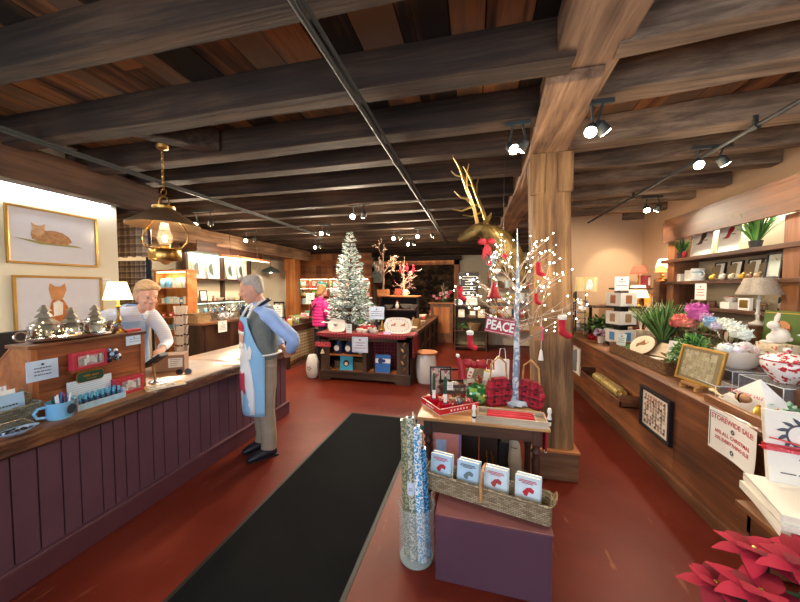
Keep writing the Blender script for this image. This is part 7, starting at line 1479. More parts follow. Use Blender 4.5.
# ================================================================= NEAR TABLE, BOOKS, POINSETTIA
t = thing('book_table', 'small brown table at the lower right corner with stacked white books', 'table', (1.5, 1.56, 0))
build('tabletop', MB().bb(-.28, .45, -.3, .24, .66, .69), m_ctr_top, t, bevel=.004)
build('apron', MB().bb(-.25, .42, -.27, -.25, .56, .66).bb(-.25, -.23, -.27, .21, .56, .66).bb(-.25, .42, .19, .21, .56, .66), m_ctr_r, t)
for x, y in ((-.22, -.24), (.4, -.24), (-.22, .18), (.4, .18)): build('leg', MB().box((x, y, .28), (.05, .05, .56)), m_black, t, bevel=.003)
def flat_book(label, c, w, d, h, rz, cov, art=False, group=None):
    t_ = thing('hardcover_book', label, 'book', c, rz, group)
    build('pages', MB().bb(-w/2+.006, w/2-.004, -d/2+.004, d/2-.004, .003, h-.003), paint('#e8e0cc', .8, var=.06, scale=80), t_)
    build('cover', MB().bb(-w/2, w/2, -d/2, d/2, 0, .003).bb(-w/2, w/2, -d/2, d/2, h-.003, h).bb(-w/2, -w/2+.004, -d/2, d/2, 0, h), cov, t_, bevel=.001)
    if art:
        m = MB(); m.ring((.02, 0, h+.001), .06, .004, 22, 5)
        for i in range(12): a = i*.52; m.leaf((.02+.06*math.cos(a), .06*math.sin(a), h+.001), (math.cos(a+.6), math.sin(a+.6), .02), .05, .018, 0, 3)
        build('cover_art', m, paint('#5a5f62', .7), t_); build('lettering', MB().bb(-.08, .1, -.115, -.108, h, h+.001).bb(-.05, .07, -.13, -.125, h, h+.001), m_ink, t_)
    return t_
m_bk = paint('#e9e5d8', .4, var=.02)
flat_book('white hardcover book, lowest of the stack on the corner table', (1.48, 1.645, .69), .46, .33, .03, -.3, m_bk)
flat_book('white hardcover book, second from the bottom of the corner stack', (1.46, 1.645, .7205), .46, .33, .035, -.24, m_bk)
flat_book('white hardcover book with leafy wreath cover, topmost of the corner stack', (1.47, 1.645, .756), .46, .33, .035, -.28, m_bk, True)
t = thing('display_book', 'white wreath-covered book standing upright with a red ribbon round it', 'book', (1.51, 1.77, .7915), -.25, None, -.22)
build('cover', MB().bb(-.16, .2, 0, .03, 0, .33), m_bk, t, bevel=.002); m = MB(); m.ring((-.04, -.002, .22), .05, .004, 22, 5, 'y')
for i in range(12): a = i*.52; m.leaf((-.04+.05*math.cos(a), -.002, .22+.05*math.sin(a)), (math.cos(a+.7), -.02, math.sin(a+.7)), .04, .016, 0, 3, up=(0, -1, 0))
build('cover_art', m, paint('#4f5563', .7), t)
m = MB()
for i in range(5): a = -1.2+i*.5; m.leaf((.0, -.002, .1), (math.cos(a+1.6), 0, math.sin(a*.6)*.5), .06, .02, 0, 3, up=(0, -1, 0))
build('cover_art', m, paint('#4f5563', .7), t); build('lettering', MB().bb(-.12, -.07, -.001, 0, .045, .05).bb(-.062, -.02, -.001, 0, .045, .05).bb(-.012, .05, -.001, 0, .045, .05).bb(.06, .1, -.001, 0, .045, .05), m_ink, t)
t2 = thing('ribbon', 'red ribbon tied round the upright white book, with loose tail', 'ribbon', (1.51, 1.77, .7915), -.25, None, -.22); m_rb = blotch('#c9202f', '#e8606a', 40, .6, .35)
build('band', MB().bb(-.165, .205, -.006, -.003, .14, .172).bb(-.165, -.162, -.006, .034, .14, .172), m_rb, t2); build('tail', MB().leaf((.03, -.01, .155), (-1, -.18, .03), .24, .05, .0, 4, up=(0, 0, 1), th=.002), m_rb, t2); build('tail', MB().leaf((.03, -.012, .16), (-1, -.08, .32), .2, .045, .1, 4, up=(0, -.2, 1), th=.002), m_rb, t2); build('knot', MB().ell((.03, -.012, .156), (.02, .012, .018)), m_rb, t2, smooth=True)
t2 = thing('dark_bow', 'navy cloth bow lying at the foot of the upright book', 'ribbon', (1.5, 1.62, .7915)); build('loop', MB().ell((-.04, 0, .012), (.05, .03, .012), 10, 6).ell((.04, .02, .012), (.05, .03, .012), 10, 6), m_navy, t2, smooth=True); build('knot', MB().ell((0, .01, .015), (.015,)*3), m_navy, t2, smooth=True)
# poinsettia on a low stool
t = thing('poinsettia', 'big red poinsettia plant in the lower right corner', 'plant', (1.1, 1.4, .14)); t.scale = (.92,)*3; random.seed(17)
build('pot', MB().lathe([(.1, .0), (.14, .28), (.15, .3), (.13, .3), (0, .27)], n=22), paint('#2f5a3a', .35, coat=.3), t, smooth=True)
m_pt = multi(['#86001f', '#98042c', '#70001a', '#a20632', '#7e0026'], .85); m_gl = multi(['#2c4a38', '#3c5f45', '#22402e'], .5)
for i, (dx, dy, dz, s_) in enumerate(((-.1, -.05, .5, .17), (.08, .0, .6, .18), (-.02, .1, .56, .15), (.2, -.08, .55, .16), (.04, -.14, .46, .15), (-.18, .05, .42, .14), (.2, .12, .6, .15))):
    m = MB()
    for r_ in range(2):
        for k_ in range(6 if r_ == 0 else 5): a = 2*PI*(k_+r_*.5)/6+i; m.leaf((dx, dy, dz+r_*.015), (math.cos(a), math.sin(a), .25+.5*r_), s_*(1-.25*r_)*random.uniform(.85, 1.1), s_*.5, .35, 6, th=.002)
    build('bract_flower', m, m_pt, t, smooth=True); build('flower_centre', MB().ell((dx, dy, dz+.02), (.012, .012, .008), 7, 5), m_gold, t)
    build('stem', MB().tube([(dx*.3, dy*.3, .27), (dx, dy, dz)], .006, 6), m_gl, t)
m = MB()
for i in range(40): a = random.random()*6.28; m.leaf((0, 0, random.uniform(.32, .42)), (math.cos(a), math.sin(a), random.uniform(.1, .6)), random.uniform(.14, .24), .08, .4, 4, th=.002)
build('green_leaves', m, m_gl, t, smooth=True)
# ================================================================= PEOPLE
def fuse(name, mb, mat, parent=None, voxel=.008, it=3, disp=0, label=None):
    """join overlapping limbs into one continuous skin"""
    me = bpy.data.meshes.new('tmp'); me.from_pydata(mb.v, [], mb.f); o = bpy.data.objects.new('tmp', me); COL.objects.link(o)
    bm = bmesh.new(); bm.from_mesh(me); bmesh.ops.recalc_face_normals(bm, faces=bm.faces); bm.to_mesh(me); bm.free()
    r = o.modifiers.new('r', 'REMESH'); r.mode = 'VOXEL'; r.voxel_size = voxel
    if it: s_ = o.modifiers.new('s', 'SMOOTH'); s_.factor = .5; s_.iterations = it
    bpy.context.view_layer.update(); new = bpy.data.meshes.new_from_object(o.evaluated_get(bpy.context.evaluated_depsgraph_get())); bpy.data.objects.remove(o); bpy.data.meshes.remove(me)
    new.name = name; new.materials.clear(); new.materials.append(mat)
    for p in new.polygons: p.use_smooth = True
    if disp:
        for v in new.vertices: v.co += v.normal*disp*noise.noise(v.co*9)
    q = bpy.data.objects.new(name, new); COL.objects.link(q)
    if parent: q.parent = parent
    if label: q['label'] = label
    return q
def rings_z(spec, n=22):
    """spec rows: z, cx, cy, rx, ry"""
    return [[(cx+rx*math.cos(2*PI*k/n), cy+ry*math.sin(2*PI*k/n), z) for k in range(n)] for z, cx, cy, rx, ry in spec]
def smooth_pts(pts, rs, k=4):
    P = []; Rr = []; pts = [Vector(p) for p in pts]
    for i in range(len(pts)-1):
        a = pts[max(0, i-1)]; b = pts[i]; c = pts[i+1]; d = pts[min(len(pts)-1, i+2)]
        for j in range(k):
            t = j/k; P.append(.5*((2*b)+(c-a)*t+(2*a-5*b+4*c-d)*t*t+(-a+3*b-3*c+d)*t*t*t)); Rr.append(lerp(rs[i], rs[i+1], t))
    P.append(pts[-1]); Rr.append(rs[-1]); return P, Rr
def limb(mb, pts, rs, n=14): P, Rr = smooth_pts(pts, rs); mb.tube(P, Rr, n)
def head_mb(mb, c, yaw=0, pitch=0, s_=1, female=False):
    M0 = Matrix.Translation(c) @ Euler((pitch, 0, yaw)).to_matrix().to_4x4() @ Matrix.Scale(s_, 4)
    old = mb.T; mb.T = M0
    mb.loft(rings_z([(-.122, 0, -.05, .018, .02), (-.115, 0, -.045, .036, .036), (-.09, 0, -.03, .052, .06), (-.06, 0, -.015, .061, .077), (-.02, 0, -.005, .068, .088), (.02, 0, .0, .073, .094), (.06, 0, .004, .074, .096), (.09, 0, .008, .066, .086), (.11, 0, .01, .048, .062), (.122, 0, .012, .02, .028)], 24))
    mb.tube([(0, -.085, .02), (0, -.104, -.012), (0, -.116, -.033)], [.008, .011, .014], 8); mb.ell((-.012, -.098, -.035), (.009, .012, .008)); mb.ell((.012, -.098, -.035), (.009, .012, .008))
    mb.ell((0, -.086, -.066), (.024, .01, .006)); mb.ell((0, -.084, -.075), (.021, .01, .006)); mb.ell((0, -.075, -.102), (.02, .018, .014)); mb.ell((0, -.084, .03), (.05, .012, .009))
    for sx in (-1, 1): mb.ell((sx*.076, .008, -.01), (.009, .02, .032)); mb.ell((sx*.04, -.068, -.035), (.02, .018, .018))
    mb.T = old; return M0
def eyes(t, M0):
    for sx in (-1, 1):
        m = MB(); m.T = M0; m.ell((sx*.03, -.083, .006), (.012, .009, .0075), 10, 8); e = build('eye', m, paint('#b09a90', .4), t, smooth=True)
        m = MB(); m.T = M0; m.ell((sx*.03, -.09, .005), (.007, .004, .0055), 8, 6); build('iris', m, paint('#2c3a44', .2), e, smooth=True)
    return
def hand_mb(mb, w, d, nrm, side=1, curl=.5, s_=1):
    """palm and five fingers: w wrist, d hand direction, nrm palm normal, side +1 puts the thumb on d x nrm"""
    w = Vector(w); d = Vector(d).normalized(); nrm = (Vector(nrm)-Vector(nrm).dot(d)*d).normalized(); a = d.cross(nrm).normalized()*side
    for k_ in range(-3, 4):
        mb.tube([w+a*.006*k_*s_, w+d*.045*s_+a*.0115*k_*s_, w+d*.088*s_+a*.0125*k_*s_], [.012*s_, .013*s_, .011*s_], 7)
    for i, (off, L_) in enumerate(((.034, .068), (.012, .078), (-.011, .072), (-.033, .056))):
        p = w+d*.086*s_+a*off*s_; pts = [p]; dd = d+a*off*1.2; an = 0
        for k_, q in enumerate((.45, .32, .23)):
            an += curl*(.5+.3*k_); v = (dd.normalized()*math.cos(an)+nrm*math.sin(an)); p = p+v*L_*q*s_; pts.append(p)
        mb.tube(pts, [.0095*s_, .0088*s_, .008*s_, .0065*s_], 8)
    p = w+d*.022*s_+a*.03*s_; v = (d*.7+a*.8+nrm*.35).normalized(); p2 = p+v*.034*s_; p3 = p2+(d*.9+a*.25+nrm*.4).normalized()*.03*s_; mb.tube([w+d*.01*s_+a*.012*s_, p, p2, p3], [.013*s_, .013*s_, .0105*s_, .008*s_], 8)
skin = paint('#d29a80', .55, var=.08, scale=14)
# ---- white-haired man in vest and santa apron (local front is -y)
man = thing('person', 'white-haired man in grey vest, blue shirt and santa apron standing at the counter', 'person', (-2.1, 2.78, 0), math.radians(-38))
b = MB(); HC = Vector((0, -.09, 1.685))
b.loft(rings_z([(.86, 0, 0, .13, .1), (.98, 0, -.01, .165, .125), (1.1, 0, -.025, .165, .135), (1.25, 0, -.02, .17, .125), (1.4, 0, .0, .18, .11), (1.48, 0, 0, .15, .09), (1.53, 0, -.005, .07, .065)]))
limb(b, [(0, .0, 1.5), (0, -.035, 1.58), (0, -.07, 1.64)], [.062, .056, .056])
MH = head_mb(b, HC, yaw=math.radians(-18), pitch=math.radians(12), s_=1.08)
ARM = {}
for sx in (-1, 1):
    sh = (sx*.19, .01, 1.43); el = (sx*.3, .2, 1.2); wr = (sx*.12, .235, 1.04); ARM[sx] = (sh, el, wr)
    limb(b, [(sx*.1, 0, 1.43), sh, ((sh[0]+el[0])/2, (sh[1]+el[1])/2, (sh[2]+el[2])/2), el, ((el[0]+wr[0])/2, .22, 1.11), wr], [.05, .055, .048, .04, .038, .028])
    hand_mb(b, wr, (-sx*.9, .05, -.35), (0, -1, -.1), sx, .4)
    limb(b, [(sx*.09, 0, .92), (sx*.1, -.005, .7), (sx*.1, -.01, .5), (sx*.1, .01, .3), (sx*.1, .02, .08)], [.095, .085, .06, .055, .042])
    b.ell((sx*.1, -.04, .05), (.038, .11, .035))
fuse('body', b, skin, man, .006, 2)
eyes(man, MH)
hr = MB(); hr.T = MH
hr.loft(rings_z([(-.05, 0, .055, .06, .04), (-.02, 0, .045, .074, .058), (.02, 0, .035, .081, .072), (.06, 0, .022, .084, .088), (.095, 0, .016, .077, .09), (.12, 0, .014, .058, .07), (.135, 0, .015, .03, .04)], 20)); hr.ell((.055, -.03, .07), (.025, .04, .03)); hr.ell((-.055, -.03, .07), (.025, .04, .03)); hr.ell((0, -.07, .11), (.05, .03, .02))
fuse('hair', hr, paint('#b3aba2', .8, var=.2, scale=60), man, .007, 1, .008)
c = MB()   # trousers
c.loft(rings_z([(.84, 0, 0, .155, .12), (.95, 0, -.01, .182, .142), (1.04, 0, -.02, .18, .145)]))
for sx in (-1, 1): limb(c, [(sx*.09, 0, .93), (sx*.1, -.005, .7), (sx*.1, -.01, .5), (sx*.1, .01, .3), (sx*.1, .015, .14), (sx*.1, .01, .08)], [.105, .1, .085, .078, .075, .078])
fuse('trousers', c, paint('#97897a', .85, var=.1), man, .009, 3, .008)
c = MB()   # shirt
c.loft(rings_z([(1.0, 0, -.015, .178, .142), (1.1, 0, -.025, .18, .148), (1.25, 0, -.02, .182, .138), (1.4, 0, .0, .192, .122), (1.48, 0, 0, .16, .1), (1.535, 0, -.01, .075, .075), (1.56, 0, -.02, .068, .068)]))
for sx in (-1, 1):
    sh, el, wr = ARM[sx]; limb(c, [(sx*.1, 0, 1.43), sh, ((sh[0]+el[0])/2, (sh[1]+el[1])/2, (sh[2]+el[2])/2), el, ((el[0]+wr[0])/2, .22, 1.11), (lerp(el[0], wr[0], .88), .232, 1.06)], [.06, .076, .073, .066, .06, .046])
fuse('shirt', c, paint('#9fbdf0', .8, var=.08, scale=6), man, .009, 2, .012)
c = MB()   # vest
c.loft(rings_z([(1.0, 0, -.015, .195, .158), (1.1, 0, -.025, .198, .165), (1.25, 0, -.02, .2, .155), (1.38, 0, .0, .2, .14), (1.46, 0, .005, .16, .115), (1.52, 0, .01, .1, .09)]))
fuse('vest', c, paint('#6c726f', .85, var=.1, scale=18), man, .009, 2, .006)
c = MB()
for sx in (-1, 1): c.tube([(sx*.055, -.075, 1.46), (sx*.075, -.03, 1.54), (sx*.06, .04, 1.575), (0, .075, 1.58)], [.02, .02, .018, .018], 8)
build('collar', c, paint('#1d2438', .8), man, smooth=True)
# apron: curved cloth wrapped over the front, bib and skirt
def apron_pt(u, z, off=.0):
    """u angle from front, follows the belly ellipse"""
    if z > .98: rx, ry, cy = .205, .176, -.02
    else: k_ = (.98-z)/.5; rx, ry, cy = .205-.0*k_, .18-.02*k_, -.02-.01*k_
    return ((rx+off)*math.sin(u), cy-(ry+off)*math.cos(u), z)
c = MB(); vs = []; fs = []; nu, nz = 24, 20
for s_ in (0, 1):
    for j in range(nz+1):
        z = lerp(.46, 1.42, j/nz); hw = 1.45 if z < 1.06 else lerp(1.35, .6, min(1, (z-1.06)/.3)**.8)
        for i in range(nu+1): u = lerp(-hw, hw, i/nu); fl = .012*math.sin(u*5)*(1.06-z)*(z < 1.06); vs.append(apron_pt(u, z, .006+.004*s_+fl))
N = (nu+1)*(nz+1)
for s_ in (0, 1):
    for j in range(nz):
        for i in range(nu): a = s_*N+j*(nu+1)+i; fs.append((a, a+1, a+nu+2, a+nu+1))
for j in range(nz):
    for i in (0, nu): a = j*(nu+1)+i; fs.append((a, a+nu+1, a+nu+1+N, a+N))
for i in range(nu):
    for j in (0, nz): a = j*(nu+1)+i; fs.append((a, a+1, a+1+N, a+N))
ap = build('apron', c.add(vs, fs), paint('#8dbfe6', .8, var=.05), man, smooth='all')
def patch(name, poly, mat, off=.013, par=ap):
    """flat printed shape bent onto the apron; poly in (angle, z)"""
    m = MB(); n = len(poly); cu = sum(p[0] for p in poly)/n; cz = sum(p[1] for p in poly)/n; vs = []; fs = []
    K = 4
    for r_ in range(K+1):
        for p in poly: q = r_/K; vs.append(apron_pt(lerp(cu, p[0], q), lerp(cz, p[1], q), off))
    for r_ in range(K):
        for i in range(n): j = (i+1) % n; fs.append((r_*n+i, r_*n+j, (r_+1)*n+j, (r_+1)*n+i))
    o = build(name, m.add(vs, fs), mat, par, smooth='all'); so = o.modifiers.new('s', 'SOLIDIFY'); so.thickness = .002; return o
patch('santa_beard', [(-.5, .48), (.0, .47), (.5, .47), (.95, .48), (.95, .7), (.8, .92), (.62, 1.06), (.5, 1.16), (.2, 1.2), (-.1, 1.18), (-.35, 1.05), (-.5, .9)], paint('#e6e8ec', .8, var=.04), .014)
patch('santa_face', [(-.12, 1.14), (.3, 1.13), (.42, 1.2), (.36, 1.28), (-.05, 1.28), (-.16, 1.2)], paint('#e2a894', .8), .019)
patch('santa_hat', [(-.2, 1.27), (.42, 1.26), (.4, 1.34), (.15, 1.39), (-.12, 1.36)], paint('#c0293a', .8), .021)
patch('hat_brim', [(-.25, 1.25), (.46, 1.24), (.46, 1.28), (-.25, 1.29)], m_white, .023)
patch('moustache', [(-.15, 1.14), (.1, 1.18), (.35, 1.16), (.5, 1.1), (.2, 1.12), (-.05, 1.1)], m_white, .023)
patch('pocket', [(-.22, .68), (.42, .67), (.42, .88), (-.22, .89)], paint('#c03550', .8), .02)
patch('beard_curl', [(.62, 1.0), (.8, 1.02), (.86, 1.1), (.74, 1.15), (.62, 1.1)], m_white, .019)
c = MB()
for sx in (-1, 1): c.tube([(sx*.11, -.165, 1.41), (sx*.1, -.12, 1.5), (sx*.075, -.02, 1.57), (sx*.03, .07, 1.585)], .013, 6)
build('neck_strap', c, m_white, ap, smooth=True); build('waist_tie', MB().tube([apron_pt(1.35+.18*i, 1.05, .012) for i in range(10)], .009, 6), m_white, ap, smooth=True)
for sx in (-1, 1):
    m = MB(); m.loft([[(sx*.1+w*math.cos(a), y+0, z0+h*math.sin(a)) for a in [2*PI*k/12 for k in range(12)]] for y, w, h, z0 in ((.085, .03, .03, .045), (.06, .044, .05, .055), (.0, .046, .055, .058), (-.08, .05, .042, .046), (-.15, .048, .03, .034), (-.185, .03, .018, .024))]); sh_ = build('shoe', m, paint('#1a1d28', .5, var=.15), man, smooth=True)
    build('sole', MB().prism([(-.045, 0), (.045, 0), (.045, .014), (-.045, .014)], -.185, .095).tf(), m_black, sh_); bpy.data.objects[sh_.name].children[0].location.x = sx*.1
# ---- sales clerk leaning over the counter
hc = at(147, 296, x=-3.2); wx, wy = -3.5, hc.y
wm = thing('person', 'fair-haired sales clerk in white shirt and pale blue apron leaning over the counter', 'person', (wx, wy, 0), math.radians(68))
b = MB(); HZ = hc.z
MHc = Vector((0, -.3, HZ)) 
hl = Matrix.Rotation(-math.radians(68), 3, 'Z') @ (Vector((hc.x, hc.y, 0))-Vector((wx, wy, 0))); MHc = Vector((hl.x, hl.y, HZ))
sp = [(0, 0, .95), (0, -.03, 1.15), (0, -.12, 1.35), (MHc.x*.7, MHc.y*.8, HZ-.19)]
b.loft([[(cx+rx*math.cos(2*PI*k/20), cy+ry*math.sin(2*PI*k/20), z) for k in range(20)] for z, cx, cy, rx, ry in ((.85, 0, 0, .15, .11), (1.0, 0, -.01, .15, .11), (1.15, 0, -.04, .14, .1), (1.32, 0, -.09, .16, .105), (1.44, 0, MHc.y*.6, .15, .09), (1.5, 0, MHc.y*.7, .06, .06))])
limb(b, [(0, MHc.y*.68, 1.47), (MHc.x*.5, MHc.y*.8, HZ-.15), (MHc.x, MHc.y+.01, HZ-.06)], [.052, .047, .047])
MW = head_mb(b, MHc, yaw=math.radians(8), pitch=math.radians(14), s_=1.08)
WI = Matrix.Rotation(-math.radians(68), 4, 'Z') @ Matrix.Translation((-wx, -wy, 0))
hl_ = WI @ Vector((-3.06, 2.5, 1.085)); el_ = (hl_.x+.12, (hl_.y)*.45, 1.12)
hr_ = WI @ Vector((-3.3, 1.62, 1.03)); er_ = WI @ Vector((-3.5, 1.95, 1.2))
shl = (.165, -.17, 1.44); shr = (-.165, -.15, 1.44); base_y = MHc.y*.55; shl = (.165, base_y, 1.42); shr = (-.165, base_y, 1.42)
WA = {1: [shl, ((shl[0]+el_[0])/2+.02, (shl[1]+el_[1])/2, 1.28), el_, hl_], -1: [shr, tuple((Vector(shr)+er_)/2), tuple(er_), hr_]}
for sx in (-1, 1):
    P = WA[sx]; limb(b, [(sx*.08, base_y, 1.42)]+P, [.045, .048, .042, .036, .026]); d_ = (Vector(P[3])-Vector(P[2])).normalized(); hand_mb(b, P[3], d_, (0, 0, -1), -sx, .25, .95)
    limb(b, [(sx*.08, 0, .9), (sx*.09, 0, .5), (sx*.09, 0, .06)], [.09, .06, .045]); b.ell((sx*.09, -.04, .04), (.035, .1, .035))
fuse('body', b, paint('#dba58c', .55, var=.08, scale=14), wm, .006, 2); eyes(wm, MW)
hr = MB(); hr.T = MW
hr.loft(rings_z([(-.07, 0, .065, .05, .035), (-.03, 0, .05, .082, .06), (.02, 0, .038, .092, .076), (.06, 0, .028, .094, .09), (.1, 0, .018, .086, .096), (.13, 0, .012, .066, .08), (.15, 0, .012, .034, .045)], 20))
for i in range(9): a = -1.3+i*.32; hr.ell((.07*math.sin(a), .0-.07*math.cos(a), .105-.02*abs(a)), (.026, .026, .026))
fuse('hair', hr, paint('#c9a478', .75, var=.25, scale=50), wm, .007, 1, .01)
c = MB(); c.loft([[(cx+rx*math.cos(2*PI*k/20), cy+ry*math.sin(2*PI*k/20), z) for k in range(20)] for z, cx, cy, rx, ry in ((.84, 0, 0, .175, .135), (1.0, 0, -.01, .172, .13), (1.15, 0, -.04, .165, .12), (1.32, 0, -.09, .18, .125), (1.44, 0, MHc.y*.6, .168, .105), (1.515, 0, MHc.y*.72, .075, .07))])
for sx in (-1, 1): P = WA[sx]; e_ = tuple(Vector(P[2]).lerp(Vector(P[3]), .86)); limb(c, [(sx*.08, base_y, 1.42)]+P[:3]+[e_], [.058, .07, .066, .058, .043])
fuse('shirt', c, plaid('#dfe3ee', '#c4cde2', '#f2f2f6', 45, ('z',)), wm, .009, 2, .012)
c = MB(); c.loft([[(cx+(rx)*math.sin(a), cy-(ry)*math.cos(a), z) for a in [-1.3+2.6*k/14 for k in range(15)]]+[(cx+(rx+.008)*math.sin(a), cy-(ry+.008)*math.cos(a), z) for a in [1.3-2.6*k/14 for k in range(15)]] for z, cx, cy, rx, ry in ((.6, 0, -.0, .19, .15), (1.0, 0, -.012, .182, .14), (1.15, 0, -.042, .172, .128), (1.3, 0, -.09, .165, .132), (1.37, 0, -.12, .13, .14))])
apw = build('apron', c, paint('#9db9de', .8, var=.06), wm, smooth=True); build('neck_strap', MB().tube([(.09, MHc.y*.6-.1, 1.38), (.07, MHc.y*.7, 1.52), (0, MHc.y*.6+.08, 1.53), (-.07, MHc.y*.7, 1.52), (-.09, MHc.y*.6-.1, 1.38)], .01, 6), paint('#9db9de', .8), apw, smooth=True)
c = MB(); c.loft(rings_z([(.84, 0, 0, .16, .125), (.95, 0, 0, .17, .13)]));
for sx in (-1, 1): limb(c, [(sx*.08, 0, .9), (sx*.09, 0, .5), (sx*.09, 0, .08)], [.1, .08, .07])
fuse('trousers', c, paint('#2a3148', .85), wm, .012, 2)
build('necklace', MB().ring((0, MHc.y*.74, HZ-.19), .06, .004, 20, 5), m_silver, wm)
# ---- customer in magenta quilted jacket, seen from behind
pk = thing('person', 'customer in a magenta quilted jacket with a dark strap, looking away behind the fir tree', 'person', (-3.33, 6.35, 0), math.radians(150))
b = MB(); b.loft(rings_z([(.8, 0, 0, .15, .11), (1.0, 0, 0, .15, .11), (1.2, 0, 0, .14, .1), (1.38, 0, 0, .16, .1), (1.45, 0, 0, .06, .06)])); limb(b, [(0, 0, 1.42), (0, -.02, 1.5), (0, -.03, 1.57)], [.05, .047, .047]); MP = head_mb(b, Vector((0, -.05, 1.63)), 0, math.radians(18), 1.02)
for sx in (-1, 1):
    limb(b, [(sx*.16, 0, 1.36), (sx*.23, -.04, 1.12), (sx*.17, -.25, 1.03)], [.045, .038, .026]); hand_mb(b, (sx*.17, -.25, 1.03), (-sx*.2, -1, 0), (0, 0, -1), -sx, .3, .95)
    limb(b, [(sx*.08, 0, .85), (sx*.09, 0, .45), (sx*.09, .01, .06)], [.09, .06, .04]); b.ell((sx*.09, -.04, .04), (.035, .1, .035))
fuse('body', b, skin, pk, .008, 2); eyes(pk, MP)
hr = MB(); hr.T = MP; hr.loft(rings_z([(-.12, 0, .07, .05, .03), (-.08, 0, .055, .085, .055), (.0, 0, .035, .092, .08), (.06, 0, .02, .092, .1), (.1, 0, .012, .08, .098), (.138, 0, .01, .03, .04)], 18)); fuse('hair', hr, paint('#a5794e', .8, var=.3, scale=50), pk, .009, 1, .01)
c = MB(); rows = []
for i in range(36): z = .86+.6*i/35; puff = .012*abs(math.sin(i*PI/4)); w_ = .195+(.0 if z < 1.3 else -.5*(z-1.3)**1.5*2); rows.append((z, 0, 0, w_+puff, .15+puff-(max(0, z-1.35)*.35)))
c.loft(rings_z(rows, 26))
for sx in (-1, 1):
    P, Rr = smooth_pts([(sx*.13, 0, 1.38), (sx*.2, 0, 1.33), (sx*.255, -.03, 1.12), (sx*.2, -.2, 1.04)], [.06, .075, .07, .052], 7); c.tube(P, [r_+.007*abs(math.sin(i*.9)) for i, r_ in enumerate(Rr)], 14)
c.tube([(0, 0, 1.4), (0, -.0, 1.5)], [.08, .075], 16)
jk = fuse('jacket', c, paint('#e02a86', .5, var=.1, scale=10), pk, .008, 1)
build('shoulder_strap', MB().tube([(-.16, .0, 1.46), (-.05, .17, 1.32), (.12, .19, 1.12), (.22, .12, .96)], .014, 6), m_black, pk, smooth=True)
c = MB()
for sx in (-1, 1): limb(c, [(sx*.08, 0, .92), (sx*.09, 0, .45), (sx*.09, .01, .09)], [.105, .08, .07])
fuse('trousers', c, paint('#23262f', .85), pk, .012, 2)

# ================================================================= TRACK LIGHTING
m_trk = paint('#343a3a', .55, .1)
for i, (x, ya, yb, lb) in enumerate(((-.73, Y0+.05, 8.7, 'long thin grey ceiling conduit running down the middle of the ceiling'), (1.95, Y0+.05, 6.3, 'thin dark ceiling track running along the right bay'), (-3.4, Y0+.05, 6.6, 'thin dark ceiling track running along the left bay'))):
    t = thing('ceiling_track', lb, 'light track', (x, 0, 2.86)); build('pipe', MB().tube([(0, ya, 0), (0, yb, 0)], .016, 10), m_trk, t, smooth=True)
    for y in (ya+.6, ya+2.4, ya+4.4, ya+6.2):
        if y < yb: build('clip', MB().tube([(0, y-.03, 0), (0, y+.03, 0)], .024, 10).bb(-.012, .012, y-.012, y+.012, .0, .08), m_trk, t, smooth=True)
    if i != 1: build('twin_pipe', MB().tube([(.035, ya, .01), (.035, yb, .01)], .012, 8), m_trk, t, smooth=True)
gb = glow('#ffe6c4', 55)
def head_parts(t, x, y, z, d):
    d = Vector(d).normalized(); p = Vector((x, y, z)); h_ = build('spot_head', MB().tube([p-d*.06, p-d*.045, p+d*.01, p+d*.022], [.018, .034, .038, .04], 16), m_trk, t, smooth=True)
    build('bulb', MB().tube([p+d*.018, p+d*.026], [.036, .034], 16), gb, h_); build('stem', MB().tube([p-d*.06, (p.x, p.y, .0)], .008, 6), m_trk, h_)
    L = bpy.data.lights.new('spot_light', 'SPOT'); L.energy = SPOT; L.color = (1, .83, .62); L.spot_size = math.radians(125); L.spot_blend = .7; L.shadow_soft_size = .04
    o = bpy.data.objects.new('spot_light', L); COL.objects.link(o); o.parent = t; o.location = p+d*.04; o.rotation_euler = d.to_track_quat('-Z', 'Y').to_euler()
SPOT = 30
lights = [((517, 148), 2.72, .06, 'track light left of the main beam near the timber post', (.3, -.6, -.6), (-.5, .2, -.8)),
 ((597, 130), 2.72, .07, 'track light right of the main beam near the timber post', (-.3, -.6, -.7), (.7, .3, -.7)),
 ((711, 163), 2.76, .18, 'track light on the right bay track above the sale poster', (-.2, -.7, -.6), (.6, .1, -.8)),
 ((652, 209), 2.74, .12, 'track light farther along the right bay, before the beige wall', (-.1, -.6, -.7), (-.2, .6, -.8)),
 ((203, 224), 2.7, .28, 'track light over the left wing beside the pendant lamp', (.3, -.8, -.5), (-.5, .4, -.7)),
 ((250, 240), 2.72, .2, 'track light by the far left beam above the man', (.3, -.7, -.6), (-.6, .2, -.7)),
 ((358, 216), 2.74, .16, 'track light just above the top of the flocked fir', (.1, -.9, -.4), (-.3, .4, -.8)),
 ((325, 233), 2.74, .14, 'track light left of the fir tree top', (.1, -.8, -.5), (-.4, .3, -.8)),
 ((397, 238), 2.74, .14, 'track light right of the fir tree over the twig trees', (.1, -.8, -.5), (.3, .4, -.8)),
 ((411, 244), 2.74, .14, 'farther track light over the pale branch tree', (.1, -.8, -.5), (.3, .4, -.8)),
 ((318, 247), 2.7, .14, 'track light at the far end beside the far left beam end', (.1, -.8, -.5), (-.3, .5, -.8)),
 ((425, 236), 2.74, .3, 'dimmer track light far back before the hearth', (.1, -.8, -.5), (.3, .6, -.8))]
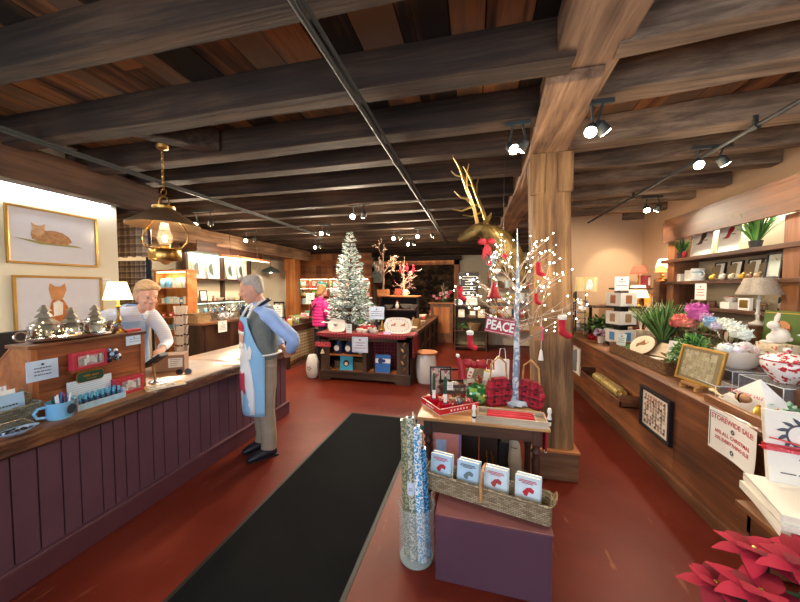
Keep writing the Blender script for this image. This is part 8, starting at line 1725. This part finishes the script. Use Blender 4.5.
for (u, v), z, gap, lb, d1, d2 in lights:
    p = at(u, v, z=z); t = thing('track_light', lb, 'ceiling light', (p.x, p.y, 2.9))
    build('bar', MB().bb(-gap/2-.06, gap/2+.06, -.012, .012, -.018, .012), m_trk, t, bevel=.003)
    SPOT = 27 if p.y < 3.5 else 95
    L = bpy.data.lights.new('bounce', 'POINT'); L.energy = 3 if p.y < 3.5 or p.x > 1.5 else 16; L.color = (1, .76, .5); L.shadow_soft_size = .1; o = bpy.data.objects.new('bounce', L); COL.objects.link(o); o.parent = t; o.location = (0, 0, z-3.02)  # bare point light added at the fixture to brighten the ceiling around it
    head_parts(t, -gap/2, 0, z-2.9, d1); head_parts(t, gap/2, 0, z-2.9, d2)
SPOT = 9
# unseen lamps of the same kind, added to light the near counters
for i, (x, y) in enumerate(((-.7, .4), (1.9, .9), (-3.3, .6))):
    t = thing('track_light', ['track light over the entrance mat behind the viewer', 'track light over the corner book table', 'track light over the near end of the service counter'][i], 'ceiling light', (x, y, 2.88))
    build('bar', MB().bb(-.16, .16, -.012, .012, -.018, .012), m_trk, t, bevel=.003); head_parts(t, -.1, 0, -.16, (.2, .5, -.8)); head_parts(t, .1, 0, -.16, (.3, -.1, -.9))
L = bpy.data.lights.new('wall_washer', 'SPOT'); L.energy = 34; L.color = (1, .8, .55); L.spot_size = math.radians(48); L.spot_blend = .35; L.shadow_soft_size = .03; o = bpy.data.objects.new('wall_washer', L); COL.objects.link(o); o.location = (2.35, 5.5, 2.75); o.rotation_euler = Vector((.1, 1.0, -.85)).to_track_quat('-Z', 'Y').to_euler()
# LED tape lights behind cornices
def area(nm, loc, sx, sy, en, col_, rot):
    L = bpy.data.lights.new(nm, 'AREA'); L.shape = 'RECTANGLE'; L.size = sx; L.size_y = sy; L.energy = en; L.color = col_; o = bpy.data.objects.new(nm, L); COL.objects.link(o); o.location = loc; o.rotation_euler = rot; return o
area('led_tape', (XL+.06, 1.1, 2.65), .03, 3.6, 9, (.85, .95, 1), (0, 0, 0))
area('led_tape', (SX+.2, 3.5, 2.5), .03, 3.0, 8, (1, .95, .85), (0, 0, 0))
area('led_tape', (UX+.12, 6.1, 2.43), .05, 1.8, 5, (.85, 1, .88), (0, 0, 0))
area('led_tape', (-4.85, 9.95, 1.98), 2.8, .05, 10, (1, .92, .8), (0, 0, 0))
area('led_tape', (-5.86, 5.1, 1.99), .7, .05, 5, (1, .8, .55), (0, 0, 0))
area('led_tape', (-2.2, 12.05, 2.76), 3.0, .05, 6, (1, .75, .6), (0, 0, 0))
# daylight through the shop windows behind the viewer
area('daylight', (-1.95, Y0-.25, 1.65), 2.8, 1.65, 52, (.78, .88, 1), (PI/2, 0, 0))
area('daylight', (1.25, Y0-.25, 1.65), 2.2, 1.65, 38, (.78, .88, 1), (PI/2, 0, 0))
w = bpy.data.worlds.new('world'); S.world = w; w.use_nodes = True; w.node_tree.nodes['Background'].inputs[0].default_value = (.62, .75, 1, 1); w.node_tree.nodes['Background'].inputs[1].default_value = 1.0
S.view_settings.exposure = .55
